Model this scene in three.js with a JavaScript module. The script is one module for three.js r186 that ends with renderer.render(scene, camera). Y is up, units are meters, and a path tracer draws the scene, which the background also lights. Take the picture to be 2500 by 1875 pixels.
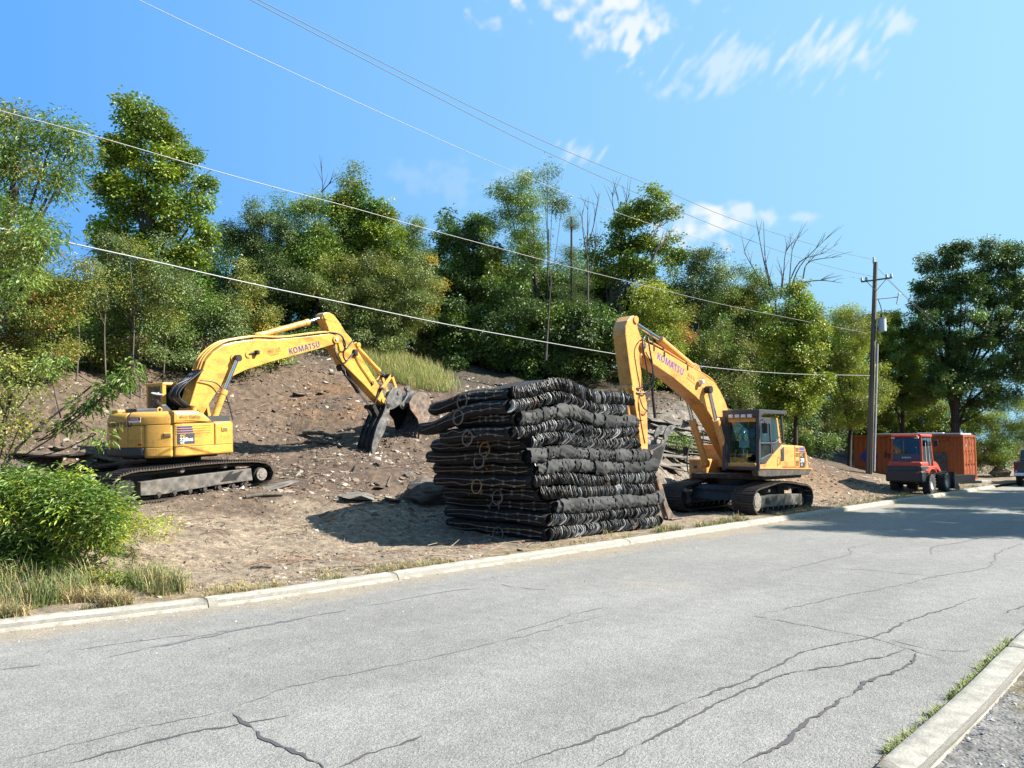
import * as THREE from 'three';
import { mergeGeometries } from 'three/addons/utils/BufferGeometryUtils.js';
import { RoundedBoxGeometry } from 'three/addons/geometries/RoundedBoxGeometry.js';
import { ConvexGeometry } from 'three/addons/geometries/ConvexGeometry.js';
import { FontLoader } from 'three/addons/loaders/FontLoader.js';

// ---------------------------------------------------------------- camera, sky, sun, exposure
const scene = new THREE.Scene();
const EYE = 2.2, FOCAL = 1950, PITCH = Math.atan(142.5 / 1950);
const camera = new THREE.PerspectiveCamera(51.33, 4 / 3, 0.1, 2000);
camera.position.set(0, EYE, 0);
camera.rotation.set(PITCH, 0, 0);
scene.add(camera);

const EXPOSURE = 3.0;
const SUN = new THREE.Vector3(0.742, 0.660, -0.117).normalize();

function mulberry(a) { return () => { a |= 0; a = a + 0x6D2B79F5 | 0; let t = Math.imul(a ^ a >>> 15, 1 | a); t = t + Math.imul(t ^ t >>> 7, 61 | t) ^ t; return ((t ^ t >>> 14) >>> 0) / 4294967296; }; }
const clamp = (v, a = 0, b = 1) => Math.min(b, Math.max(a, v));
const lerp = (a, b, t) => a + (b - a) * t;
const smooth = (a, b, v) => { const t = clamp((v - a) / (b - a)); return t * t * (3 - 2 * t); };
function hash2(ix, iy, s) { let h = Math.imul(ix, 374761393) + Math.imul(iy, 668265263) + Math.imul(s, 974634777) | 0; h = Math.imul(h ^ h >>> 13, 1274126177); h ^= h >>> 16; return (h >>> 0) / 4294967296; }
function vnoise(x, y, s = 0, per = 0) {
  let ix = Math.floor(x), iy = Math.floor(y); const fx = x - ix, fy = y - iy;
  const ux = fx * fx * (3 - 2 * fx), uy = fy * fy * (3 - 2 * fy);
  let jx = ix + 1, jy = iy + 1;
  if (per) { ix = ((ix % per) + per) % per; jx = ((jx % per) + per) % per; iy = ((iy % per) + per) % per; jy = ((jy % per) + per) % per; }
  return lerp(lerp(hash2(ix, iy, s), hash2(jx, iy, s), ux), lerp(hash2(ix, jy, s), hash2(jx, jy, s), ux), uy);
}
function fbm(x, y, oct = 4, s = 0, per = 0) { let a = 0.5, v = 0, n = 0; for (let i = 0; i < oct; i++) { v += a * vnoise(x, y, s + i * 17, per); n += a; x *= 2; y *= 2; if (per) per *= 2; a *= 0.5; } return v / n; }

{ // clear late-summer sky, paler toward the sun's side and the horizon, a few torn fair-weather clouds
  const W = 3072, H = 1536, data = new Float32Array(W * H * 4);
  const R = Math.PI / 180;
  // azimuth (degrees right of straight ahead), elevation, half widths, strength, streak tilt
  const puffs = [[6.1, 30.2, 5.6, 2.6, .98, .2], [8.8, 27.8, 1.9, 1.9, .9, .5], [15.5, 25.1, 3.0, 1.6, .5, .9], [21.9, 25.0, 3.2, 1.7, .72, .9], [11.2, 23.7, 1.2, .75, .5, .4], [26.4, 26.1, 1.0, .9, .6, .8], [13.1, 14.9, 2.9, 1.5, 1.0, .15], [16.3, 15.5, 2.2, .8, .7, .2], [5.0, 20.2, 1.4, .8, .5, .8], [20.6, 15.0, 1.3, .5, .4, .3], [-4.5, 18.2, 5, 1.2, .14, .2], [33, 8, 5, .9, .25, .1]];
  const rr = mulberry(77);
  for (let i = 0; i < 46; i++) puffs.push([45 + rr() * 270, 9 + rr() * 44, 1.5 + rr() * 5, .7 + rr() * 1.8, .35 + rr() * .9, rr()]);
  const deep = [.145, .445, 1.02], pale = [.50, .88, 1.05];
  for (let j = 0; j < H; j++) {
    const el = ((j + .5) / H - .5) * Math.PI, y = Math.sin(el), c = Math.cos(el), ed = el / R;
    for (let i = 0; i < W; i++) {
      const phi = ((i + .5) / W - .5) * 2 * Math.PI, x = Math.cos(phi) * c, z = Math.sin(phi) * c;
      const d = x * SUN.x + y * SUN.y + z * SUN.z;
      const e = Math.max(ed, 0);
      let k = .34 * (1 - Math.min(e, 40) / 30) + 1.0 * (d - .05);
      k = clamp(k, 0, 1.25);
      let r = lerp(deep[0], pale[0], k), g = lerp(deep[1], pale[1], Math.min(k, 1.1)), b = lerp(deep[2], pale[2], Math.min(k, 1));
      const glow = Math.exp(-Math.acos(clamp(d, -1, 1)) / .16) * 1.6; r += glow; g += glow; b += glow;
      if (ed > 3) {
        let az = Math.atan2(x, -z) / R; if (az < -90) az += 360;
        let a = 0;
        for (const p of puffs) {
          const dx = (az - p[0]) * Math.cos(el), dy = ed - p[1];
          if (Math.abs(dx) > p[2] * 2 || Math.abs(dy) > p[3] * 2.6) continue;
          const q = Math.hypot(dx / p[2], dy / p[3]);
          const sk = p[5] * .9, n = (p[5] < .5 ? fbm((dx - dy * sk) * .95 + p[0] * 7, (dy + dx * sk * .3) * 1.1 + p[1] * 3, 5, 5) : fbm((dx - dy * sk) * 1.9 + p[0] * 7, (dy + dx * sk * .3) * (1.9 - p[5] * 1.2) + p[1] * 3, 6, 5));
          a = Math.max(a, p[4] * smooth(.44, 1.02, n * 1.3 + .42 - q * .5 - .06));
        }
        if (a > 0) { const t = Math.min(a, 1) * .9; r = lerp(r, .99, t); g = lerp(g, 1.02, t); b = lerp(b, 1.06, t); }
      }
      if (ed < -1) { const t = smooth(-1, -6, ed); r = lerp(r, .16, t); g = lerp(g, .16, t); b = lerp(b, .13, t); }
      const o = (j * W + i) * 4; data[o] = r / EXPOSURE; data[o + 1] = g / EXPOSURE; data[o + 2] = b / EXPOSURE; data[o + 3] = 1;
    }
  }
  const sky = new THREE.DataTexture(data, W, H, THREE.RGBAFormat, THREE.FloatType);
  sky.mapping = THREE.EquirectangularReflectionMapping; sky.magFilter = sky.minFilter = THREE.LinearFilter; sky.needsUpdate = true;
  scene.background = sky; scene.environment = sky;
}
const sun = new THREE.DirectionalLight(new THREE.Color(1, .955, .87), 5.0);
sun.position.copy(SUN).multiplyScalar(120); sun.target.position.set(0, 0, -25);
sun.castShadow = true; sun.shadow.mapSize.set(4096, 4096);
Object.assign(sun.shadow.camera, { left: -60, right: 60, top: 50, bottom: -50, near: 1, far: 300 });
scene.add(sun, sun.target);

const renderer = new THREE.WebGLRenderer({ antialias: true });
renderer.setSize(1024, 768);
renderer.toneMapping = THREE.LinearToneMapping;
renderer.toneMappingExposure = EXPOSURE;
renderer.shadowMap.enabled = true;

// ---------------------------------------------------------------- helpers
const font = await new FontLoader().loadAsync('fonts/droid/droid_sans_bold.typeface.json');
const fontThin = await new FontLoader().loadAsync('fonts/droid/droid_sans_regular.typeface.json');
const fontSerif = await new FontLoader().loadAsync('fonts/droid/droid_serif_regular.typeface.json');
const V = (x, y, z) => new THREE.Vector3(x, y, z);
const W3 = (x, y, Z) => new THREE.Vector3(x, y, -Z);           // Z = metres ahead of the photographer
// survey: a sighting (photo column, row) at a known distance ahead gives the place in metres
const SP = Math.sin(PITCH), CP = Math.cos(PITCH);
function at(px, py, Z) { const u = (px - 1250) / FOCAL, v = (937.5 - py) / FOCAL, t = Z / (CP - v * SP); return V(u * t, EYE + (v * CP + SP) * t, -Z); }
function onLevel(px, py, y = 0) { const u = (px - 1250) / FOCAL, v = (937.5 - py) / FOCAL, t = (y - EYE) / (v * CP + SP); return V(u * t, y, -(CP - v * SP) * t); }

const used = {};
function numbered(n) { if (used[n] === undefined) { used[n] = 0; return n; } used[n]++; return n + '_' + String(used[n]).padStart(3, '0'); }
function shade(o) { o.castShadow = o.receiveShadow = true; return o; }
function tag(o, label, category, group) { o.userData.label = label; o.userData.category = category; if (group) o.userData.group = group; return o; }
function thing(name, label, category, pos, turn = 0, group) {
  const o = new THREE.Group(); o.name = numbered(name); scene.add(o); if (pos) o.position.copy(pos); o.rotation.y = turn; return tag(o, label, category, group);
}
function clean(g) {
  let q = g.index ? g.toNonIndexed() : g;
  if (!q.attributes.normal) q.computeVertexNormals();
  if (!q.attributes.uv) q.setAttribute('uv', new THREE.BufferAttribute(new Float32Array(q.attributes.position.count * 2), 2));
  for (const k of Object.keys(q.attributes)) if (!['position', 'normal', 'uv', 'color'].includes(k)) q.deleteAttribute(k);
  q.morphAttributes = {}; return q;
}
function merged(list) { return list.length === 1 ? list[0] : mergeGeometries(list.map(clean), false); }
function mesh(name, geos, mat, parent) {
  const m = shade(new THREE.Mesh(Array.isArray(geos) ? merged(geos) : geos, mat)); m.name = parent ? name : numbered(name); (parent || scene).add(m); return m;
}
function struct(name, geos, mat) { const m = mesh(name, geos, mat); m.userData.kind = 'structure'; return m; }
function box(w, h, d, x = 0, y = 0, z = 0, rx = 0, ry = 0, rz = 0) { const g = new THREE.BoxGeometry(w, h, d); if (rx || ry || rz) g.applyMatrix4(new THREE.Matrix4().makeRotationFromEuler(new THREE.Euler(rx, ry, rz))); return g.translate(x, y, z); }
function rbox(w, h, d, x = 0, y = 0, z = 0, r = .03, rx = 0, ry = 0, rz = 0) { const g = new RoundedBoxGeometry(w, h, d, 2, Math.min(r, w / 2.1, h / 2.1, d / 2.1)); if (rx || ry || rz) g.applyMatrix4(new THREE.Matrix4().makeRotationFromEuler(new THREE.Euler(rx, ry, rz))); return g.translate(x, y, z); }
function bar(a, b, r0, r1 = r0, seg = 12, caps = true) {
  const d = b.clone().sub(a), L = d.length(), g = new THREE.CylinderGeometry(r1, r0, L, seg, 1, !caps);
  g.applyQuaternion(new THREE.Quaternion().setFromUnitVectors(V(0, 1, 0), d.normalize())); const m = a.clone().add(b).multiplyScalar(.5); return g.translate(m.x, m.y, m.z);
}
function beam(a, b, w, h, up = V(0, 1, 0)) { // rectangular bar from a to b
  const d = b.clone().sub(a), L = d.length(); d.normalize(); const s = V().crossVectors(up, d).normalize(), u = V().crossVectors(d, s);
  const g = new RoundedBoxGeometry(w, h, L, 1, Math.min(w, h) * .12); g.applyMatrix4(new THREE.Matrix4().makeBasis(s, u, d)); const m = a.clone().add(b).multiplyScalar(.5); return g.translate(m.x, m.y, m.z);
}
function disc(r, w, x, y, z, seg = 24) { return new THREE.CylinderGeometry(r, r, w, seg).rotateX(Math.PI / 2).translate(x, y, z); } // axle along z
function hose(pts, r = .02, seg = 24, rad = 6) { return new THREE.TubeGeometry(new THREE.CatmullRomCurve3(pts.map(p => p.isVector3 ? p : V(...p))), seg, r, rad); }
function shapeOf(pts, holes) { const s = new THREE.Shape(pts.map(p => new THREE.Vector2(p[0], p[1]))); if (holes) for (const h of holes) s.holes.push(new THREE.Path(h.map(p => new THREE.Vector2(p[0], p[1])))); return s; }
function plate(pts, z0, z1, bevel = .012, holes) { // outline in x,y ; thickness from z0 to z1
  const b = Math.min(bevel, (z1 - z0) / 3);
  return new THREE.ExtrudeGeometry(shapeOf(pts, holes), { depth: z1 - z0 - 2 * b, bevelEnabled: b > 0, bevelThickness: b, bevelSize: b, bevelOffset: -b, bevelSegments: 2, curveSegments: 6 }).translate(0, 0, z0 + b);
}
function rounded(pts, n = 4) { const c = new THREE.CatmullRomCurve3(pts.map(p => V(p[0], p[1], 0)), true, 'centripetal'); return c.getPoints(pts.length * n).slice(0, -1).map(p => [p.x, p.y]); }
function letters(str, height, width, f = font) { // flat lettering in x,y with origin at its lower left corner
  const g = new THREE.ShapeGeometry(f.generateShapes(str, 1), 4); g.computeBoundingBox(); const b = g.boundingBox;
  g.translate(-b.min.x, -b.min.y, 0); const sy = height / (b.max.y - b.min.y), sx = width ? width / (b.max.x - b.min.x) : sy; g.scale(sx, sy, 1); return g;
}
function col(r, g, b) { return new THREE.Color().setRGB(r, g, b); }
function dataTex(n, fn, rep = 1, srgb = true) {
  const d = new Uint8Array(n * n * 4);
  for (let j = 0; j < n; j++) for (let i = 0; i < n; i++) { const c = fn(i / n, j / n), o = (j * n + i) * 4; for (let k = 0; k < 3; k++) d[o + k] = clamp(Array.isArray(c) ? c[k] : c) * 255; d[o + 3] = 255; }
  const t = new THREE.DataTexture(d, n, n, THREE.RGBAFormat); t.wrapS = t.wrapT = THREE.RepeatWrapping; t.magFilter = THREE.LinearFilter; t.minFilter = THREE.LinearMipmapLinearFilter; t.generateMipmaps = true;
  t.repeat.set(rep, rep); if (srgb) t.colorSpace = THREE.SRGBColorSpace; t.needsUpdate = true; return t;
}
function planarUV(g, s = 1) { const p = g.attributes.position, u = new Float32Array(p.count * 2); for (let i = 0; i < p.count; i++) { u[2 * i] = p.getX(i) * s; u[2 * i + 1] = p.getZ(i) * s; } g.setAttribute('uv', new THREE.BufferAttribute(u, 2)); return g; }
function boxUV(g, s = 1) { // metres, by the dominant direction of each face
  const q = clean(g), p = q.attributes.position, n = q.attributes.normal, u = new Float32Array(p.count * 2);
  for (let i = 0; i < p.count; i++) { const ax = Math.abs(n.getX(i)), ay = Math.abs(n.getY(i)), az = Math.abs(n.getZ(i)); const a = ax > ay && ax > az ? [p.getZ(i), p.getY(i)] : ay > az ? [p.getX(i), p.getZ(i)] : [p.getX(i), p.getY(i)]; u[2 * i] = a[0] * s; u[2 * i + 1] = a[1] * s; }
  q.setAttribute('uv', new THREE.BufferAttribute(u, 2)); return q;
}

// ---------------------------------------------------------------- materials
const speckle = dataTex(1024, (u, v) => { // asphalt: chips of pale and dark stone in a grey binder
  const a = vnoise(u * 340, v * 340, 3, 340), b = vnoise(u * 180, v * 180, 9, 180), c = fbm(u * 16, v * 16, 4, 21, 16);
  let k = .74 + (c - .5) * .10 + (b - .5) * .20; if (a > .86) k += (a - .86) * 1.7; if (a < .15) k -= (.15 - a) * 2.2; return [k, k, k * .995];
}, .42);
const roadBump = dataTex(512, (u, v) => .5 + (vnoise(u * 190, v * 190, 5, 190) - .5) * .8 + (vnoise(u * 90, v * 90, 6, 90) - .5) * .5, .8, false);
const dirtTex = dataTex(1024, (u, v) => {
  const a = fbm(u * 24, v * 24, 5, 31, 24), b = vnoise(u * 300, v * 300, 7, 300), c = fbm(u * 90, v * 90, 3, 11, 90);
  let k = .70 + (a - .5) * .42 + (c - .5) * .34; let r = k, g = k * .985, bb = k * .965; if (b > .88) { const t = (b - .88) * 2.6; r += t; g += t; bb += t; } if (b < .12) { const t = (.12 - b) * 3; r -= t; g -= t; bb -= t; } return [r, g, bb];
}, .33);
const dirtBump = dataTex(512, (u, v) => fbm(u * 20, v * 20, 5, 41, 20) * .7 + vnoise(u * 120, v * 120, 44, 120) * .3, .5, false);
const stoneTex = dataTex(512, (u, v) => { const a = fbm(u * 6, v * 18, 5, 51, 6), b = vnoise(u * 120, v * 120, 52, 120); const k = .62 + (a - .5) * .7 + (b - .5) * .18; return [k, k * .98, k * .95]; }, .8);
const concreteTex = dataTex(512, (u, v) => { const a = fbm(u * 8, v * 8, 5, 61, 8), b = vnoise(u * 130, v * 130, 62, 130); let k = .82 + (a - .5) * .3 + (b - .5) * .12; if (b > .93 || b < .04) k -= .22; return [k, k * .985, k * .955]; }, 1.1);
const barkTex = dataTex(256, (u, v) => { const k = .6 + (fbm(u * 24, v * 4, 4, 71, 4) - .5) * .9; return [k, k * .97, k * .93]; }, 1);
const rubberTex = dataTex(512, (u, v) => { const a = fbm(u * 10, v * 10, 5, 81, 10), b = vnoise(u * 160, v * 160, 82, 160); const k = .55 + (a - .5) * .9 + (b - .5) * .25; return [k, k * .98, k * .94]; }, 1.3);
const paintTex = dataTex(512, (u, v) => { // machine paint: faint mottling and scuffs of dust
  const a = fbm(u * 5, v * 5, 5, 91, 5), b = vnoise(u * 150, v * 150, 92, 150), c = fbm(u * 40, v * 40, 3, 95, 40); let k = .93 + (a - .5) * .1; const d = fbm(u * 3 + .5, v * 12, 5, 97, 3); let t = smooth(.56, .80, a) * .22 + (b > .955 ? .28 : 0) + smooth(.62, .8, c) * .20 + smooth(.55, .75, d) * .16; return [k - t * .55, k - t * .55, k - t * .35];
}, .7);
const paintRough = dataTex(256, (u, v) => { const k = .55 + (fbm(u * 9, v * 9, 4, 99, 9) - .5) * .6; return [k, k, k]; }, .7, false);
const steelTex = dataTex(512, (u, v) => { const a = fbm(u * 7, v * 7, 5, 101, 7), b = vnoise(u * 140, v * 140, 102, 140); const k = .68 + (a - .5) * .6 + (b - .5) * .16; const t = smooth(.56, .75, fbm(u * 9, v * 9, 4, 107, 9)); return [k, k * (1 - .12 * t), k * (1 - .22 * t)]; }, 1.1);
const std = (o) => new THREE.MeshStandardMaterial(o);
const M = {
  yellow: std({ color: col(.64, .35, .072), map: paintTex, roughness: .48, roughnessMap: paintRough }),
  orange: std({ color: col(.72, .345, .095), map: paintTex, roughness: .52, roughnessMap: paintRough }),
  charcoal: std({ color: col(.045, .046, .05), map: paintTex, roughness: .5 }),
  dusty: std({ color: col(.13, .105, .082), map: steelTex, roughness: .8 }),
  black: std({ color: col(.012, .012, .013), roughness: .55 }),
  hose: std({ color: col(.016, .016, .018), roughness: .38 }),
  chrome: std({ color: col(.62, .65, .7), roughness: .14, metalness: 1 }),
  steel: std({ color: col(.27, .262, .25), map: steelTex, roughness: .55, metalness: .35 }),
  worn: std({ color: col(.34, .255, .20), map: steelTex, roughness: .6, metalness: .2 }),
  darksteel: std({ color: col(.035, .033, .032), map: steelTex, roughness: .6, metalness: .25 }),
  track: std({ color: col(.115, .10, .085), map: steelTex, roughness: .62, metalness: .3 }),
  frame: std({ color: col(.25, .225, .195), map: steelTex, roughness: .68, metalness: .15 }),
  hub: std({ color: col(.36, .325, .285), map: steelTex, roughness: .8 }),
  glass: new THREE.MeshPhysicalMaterial({ color: col(.55, .72, .74), roughness: .03, transmission: 1, thickness: 0, ior: 1.5, specularIntensity: 1 }),
  tint: std({ color: col(.01, .014, .016), roughness: .06 }),
  blue: std({ color: col(.022, .020, .125), roughness: .6 }),
  fadedblue: std({ color: col(.055, .055, .22), roughness: .6 }),
  darkprint: std({ color: col(.05, .045, .06), roughness: .6 }),
  brownprint: std({ color: col(.075, .04, .012), roughness: .6 }),
  white: std({ color: col(.72, .72, .72), roughness: .55 }),
  red: std({ color: col(.50, .055, .022), map: paintTex, roughness: .42 }),
  lamp: std({ color: col(.55, .55, .52), roughness: .2 }),
  rubber: std({ color: col(.058, .056, .053), map: rubberTex, roughness: .72, bumpMap: rubberTex, bumpScale: .05 }),
  strips: std({ color: col(1, 1, 1), roughness: .5, vertexColors: true }),
  lumps: std({ color: col(1, 1, 1), roughness: .9, vertexColors: true }),
  cable: std({ color: col(.15, .13, .11), roughness: .6, metalness: .3 }),
  rustcable: std({ color: col(.26, .15, .05), roughness: .7 }),
  orangerag: std({ color: col(.42, .09, .035), roughness: .85 }),
  concrete: std({ color: col(.385, .37, .335), map: concreteTex, roughness: .9, bumpMap: dirtBump, bumpScale: .008 }),
  bark: std({ color: col(.12, .10, .08), map: barkTex, roughness: .95, bumpMap: barkTex, bumpScale: .01 }),
  palebark: std({ color: col(.26, .24, .20), map: barkTex, roughness: .95 }),
  deadwood: std({ color: col(.17, .15, .13), map: barkTex, roughness: .95 }),
  pole: std({ color: col(.40, .345, .285), map: barkTex, roughness: .9 }),
  galv: std({ color: col(.42, .44, .45), roughness: .5, metalness: .4 }),
  wire: std({ color: col(.24, .24, .24), roughness: .5, metalness: .2 }),
  darkwire: std({ color: col(.10, .11, .13), roughness: .6 }),
};

// ---------------------------------------------------------------- kerb lines, terrain heights
const leftKerb = new THREE.CatmullRomCurve3([[-34, -8], [-22, -.6], [-12, 5.3], [-5.93, 9.44], [-3.66, 11.16], [-1.84, 12.98], [1.22, 16.08], [6.3, 21.3], [9.35, 24.45], [15.6, 30.9], [23.45, 39.0], [34, 49.8], [60, 76]].map(p => V(p[0], 0, -p[1])), false, 'centripetal');
leftKerb.arcLengthDivisions = 2000;
const LK = leftKerb.getLength();
const kerbPts = leftKerb.getSpacedPoints(260);
function kerbInfo(x, z) { // distance along and to the left of the kerb line
  let best = 1e9, bi = 0; for (let i = 0; i < kerbPts.length; i += 4) { const d = (kerbPts[i].x - x) ** 2 + (kerbPts[i].z - z) ** 2; if (d < best) { best = d; bi = i; } }
  let r = [0, 1e9]; best = 1e9;
  for (let i = Math.max(0, bi - 5); i < Math.min(kerbPts.length - 1, bi + 5); i++) {
    const a = kerbPts[i], b = kerbPts[i + 1], dx = b.x - a.x, dz = b.z - a.z, L2 = dx * dx + dz * dz, t = clamp(((x - a.x) * dx + (z - a.z) * dz) / L2);
    const ex = x - a.x - dx * t, ez = z - a.z - dz * t, d = ex * ex + ez * ez; if (d < best) { best = d; const side = dx * ez - dz * ex; r = [(i + t) / 260 * LK, Math.sqrt(d) * (side < 0 ? 1 : -1)]; }
  }
  return r;
}
const sAt = (px, py) => { const p = onLevel(px, py); return kerbInfo(p.x, p.z)[0]; };

// poses of the big machines, needed for the ground under them
const poseA = { o: W3(-8.252, 1.0, 19.692), yaw: THREE.MathUtils.degToRad(54), tilt: THREE.MathUtils.degToRad(3) };
const poseB = { o: W3(7.175, .13, 25.497), yaw: THREE.MathUtils.degToRad(226), tilt: 0 };
function posed(p, x, y, z) { return V(x, y, z).applyEuler(new THREE.Euler(0, p.yaw, p.tilt, 'YXZ')).add(p.o); }

const knots = [];
{
  const S = [[60, 1130, 17], [20, 1200, 14.5], [150, 1000, 21], [300, 905, 26], [60, 950, 21.5], [560, 880, 28.5], [700, 925, 29], [850, 882, 31.5], [1000, 892, 32.5], [1110, 922, 32.5],
    [905, 1102, 24.7], [700, 1050, 26.3], [670, 1137, 23.4], [780, 1118, 24], [800, 1150, 22.1], [1000, 1150, 22.5], [1055, 1215, 21], [650, 1250, 18.6], [700, 1294, 17.3], [1000, 1290, 18.2], [1000, 1330, 17], [800, 1330, 16.3], [900, 1255, 19], [400, 1300, 15.2], [500, 1400, 13], [700, 1400, 12.5], [300, 1400, 12.2], [1000, 1010, 28.2], [850, 990, 28], [1080, 1060, 26.3],
    [1600, 1120, 27], [1700, 1012, 32], [1560, 1002, 32], [1770, 1125, 31], [1900, 1163, 32], [2000, 1172, 33], [2100, 1152, 40], [1950, 1120, 40], [2300, 1165, 52], [1480, 1150, 25],
    [1300, 940, 33], [1450, 960, 33.5], [1700, 960, 38], [1850, 1040, 38], [2250, 1196, 37], [2390, 1184, 45]];
  for (const [px, py, Z] of S) { const p = at(px, py, Z); knots.push([p.x, p.z, p.y]); }
  for (const x of [-2.5, -.8, .8, 2.4]) for (const z of [-1.5, 0, 1.5]) { const p = posed(poseA, x, -.01, z); knots.push([p.x, p.z, p.y]); }
  for (const x of [-2.2, 0, 2.2, 4, 5.6]) for (const z of [-1.7, 0, 1.7]) { const p = posed(poseB, x, -.01, z); knots.push([p.x, p.z, p.y]); }
  for (const [x, Z, y] of [[-14, 10.5, .5], [-16, 14, 1.9], [-20, 20, 4.0], [-18, 28, 5.6], [-8, 36, 6.6], [2, 40, 6.2], [12, 48, 4.5], [-40, 30, 6.6], [-30, 60, 8.5], [0, 70, 8], [25, 70, 4], [40, 90, 4], [-60, 10, 6.5], [18, 34, .2], [22, 42, .08], [26, 46, .03], [24, 47.5, .05], [28, 48, .03], [21, 49, .25], [32, 55, .1], [45, 66, 0], [.6, 17.8, .12], [2, 19.4, .13], [3.4, 20.8, .13], [-1.4, 19.2, .2], [.2, 21, .3], [1.7, 22.8, .4], [-3, 17.2, .24]]) knots.push([x, -Z, y]);
}
const tps = (() => { // thin plate spline through the surveyed heights, lightly relaxed
  const n = knots.length, N = n + 3, A = [], b = [];
  const U = r2 => r2 < 1e-9 ? 0 : .5 * r2 * Math.log(r2);
  for (let i = 0; i < N; i++) { A.push(new Float64Array(N)); b.push(0); }
  for (let i = 0; i < n; i++) { for (let j = 0; j < n; j++) A[i][j] = U((knots[i][0] - knots[j][0]) ** 2 + (knots[i][1] - knots[j][1]) ** 2); A[i][i] += .25; A[i][n] = A[n][i] = 1; A[i][n + 1] = A[n + 1][i] = knots[i][0]; A[i][n + 2] = A[n + 2][i] = knots[i][1]; b[i] = knots[i][2]; }
  for (let c = 0; c < N; c++) { let p = c; for (let r = c + 1; r < N; r++) if (Math.abs(A[r][c]) > Math.abs(A[p][c])) p = r; [A[c], A[p]] = [A[p], A[c]];[b[c], b[p]] = [b[p], b[c]]; for (let r = c + 1; r < N; r++) { const f = A[r][c] / A[c][c]; if (!f) continue; for (let k = c; k < N; k++) A[r][k] -= f * A[c][k]; b[r] -= f * b[c]; } }
  const w = new Float64Array(N); for (let r = N - 1; r >= 0; r--) { let s = b[r]; for (let k = r + 1; k < N; k++) s -= A[r][k] * w[k]; w[r] = s / A[r][r]; }
  return (x, z) => { let v = w[n] + w[n + 1] * x + w[n + 2] * z; for (let i = 0; i < n; i++) v += w[i] * U((x - knots[i][0]) ** 2 + (z - knots[i][1]) ** 2); return v; };
})();
const outcrop = at(1680, 1060, 29.5);
function hLocal(x, z, s, n) {
  const w = smooth(.2, 3, n); let h = lerp(.105, Math.max(tps(x, z), .04), w);
  const a = smooth(.3, 2, n);
  const calm = Math.min(Math.hypot(x - 1.5, z + 19.5) / 3.5, Math.hypot(x - poseB.o.x, z - poseB.o.z) / 4, Math.hypot(x - 26, z + 47) / 5, 1);
  const c2 = calm * (.42 + .58 * smooth(.4, 1.6, h)) ;
  h += a * ((fbm(x * .55, z * .55, 3, 201) - .5) * .34 * c2 + (fbm(x * 1.9, z * 1.9, 4, 203) - .5) * .20 * c2 + (vnoise(x * 6, z * 6, 207) - .5) * .045 * (.3 + c2));
  // ridges left by crawler tracks in the dry flat ground
  if (h < 1.1 && n < 6) { const g = Math.sin(s * 21 + fbm(x, z, 2, 209) * 5) * smooth(.52, .64, fbm(x * .7, z * .7, 2, 211)); h += a * g * .026; }
  // bedrock ledges behind the orange machine
  const o = Math.exp(-(((x - outcrop.x) / 3.6) ** 2 + ((z - outcrop.z) / 3.4) ** 2));
  if (o > .05) { const q = h * 4.2 + fbm(x * 1.2, z * 1.2, 3, 215) * 2.2; h += o * ((Math.floor(q) + smooth(.55, .95, q - Math.floor(q)) - q) / 4.2) * .9; }
  return h;
}
function H(x, z) { const [s, n] = kerbInfo(x, z); return n < 0 ? 0 : hLocal(x, z, s, n); }
const ground = (x, z) => V(x, H(x, z), z);
function spot(px, py, Z) { const p = at(px, py, Z); return V(p.x, H(p.x, p.z), p.z); }
// walk along a sighting line until it meets the ground
function strike(px, py) { let lo = 6; for (let Z = 7; Z < 60; Z += .25) { const p = at(px, py, Z); if (p.y < H(p.x, p.z)) { let a = lo, b = Z; for (let i = 0; i < 12; i++) { const m = (a + b) / 2, q = at(px, py, m); if (q.y < H(q.x, q.z)) b = m; else a = m; } const q = at(px, py, b); return V(q.x, H(q.x, q.z), q.z); } lo = Z; } return null; }

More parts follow.
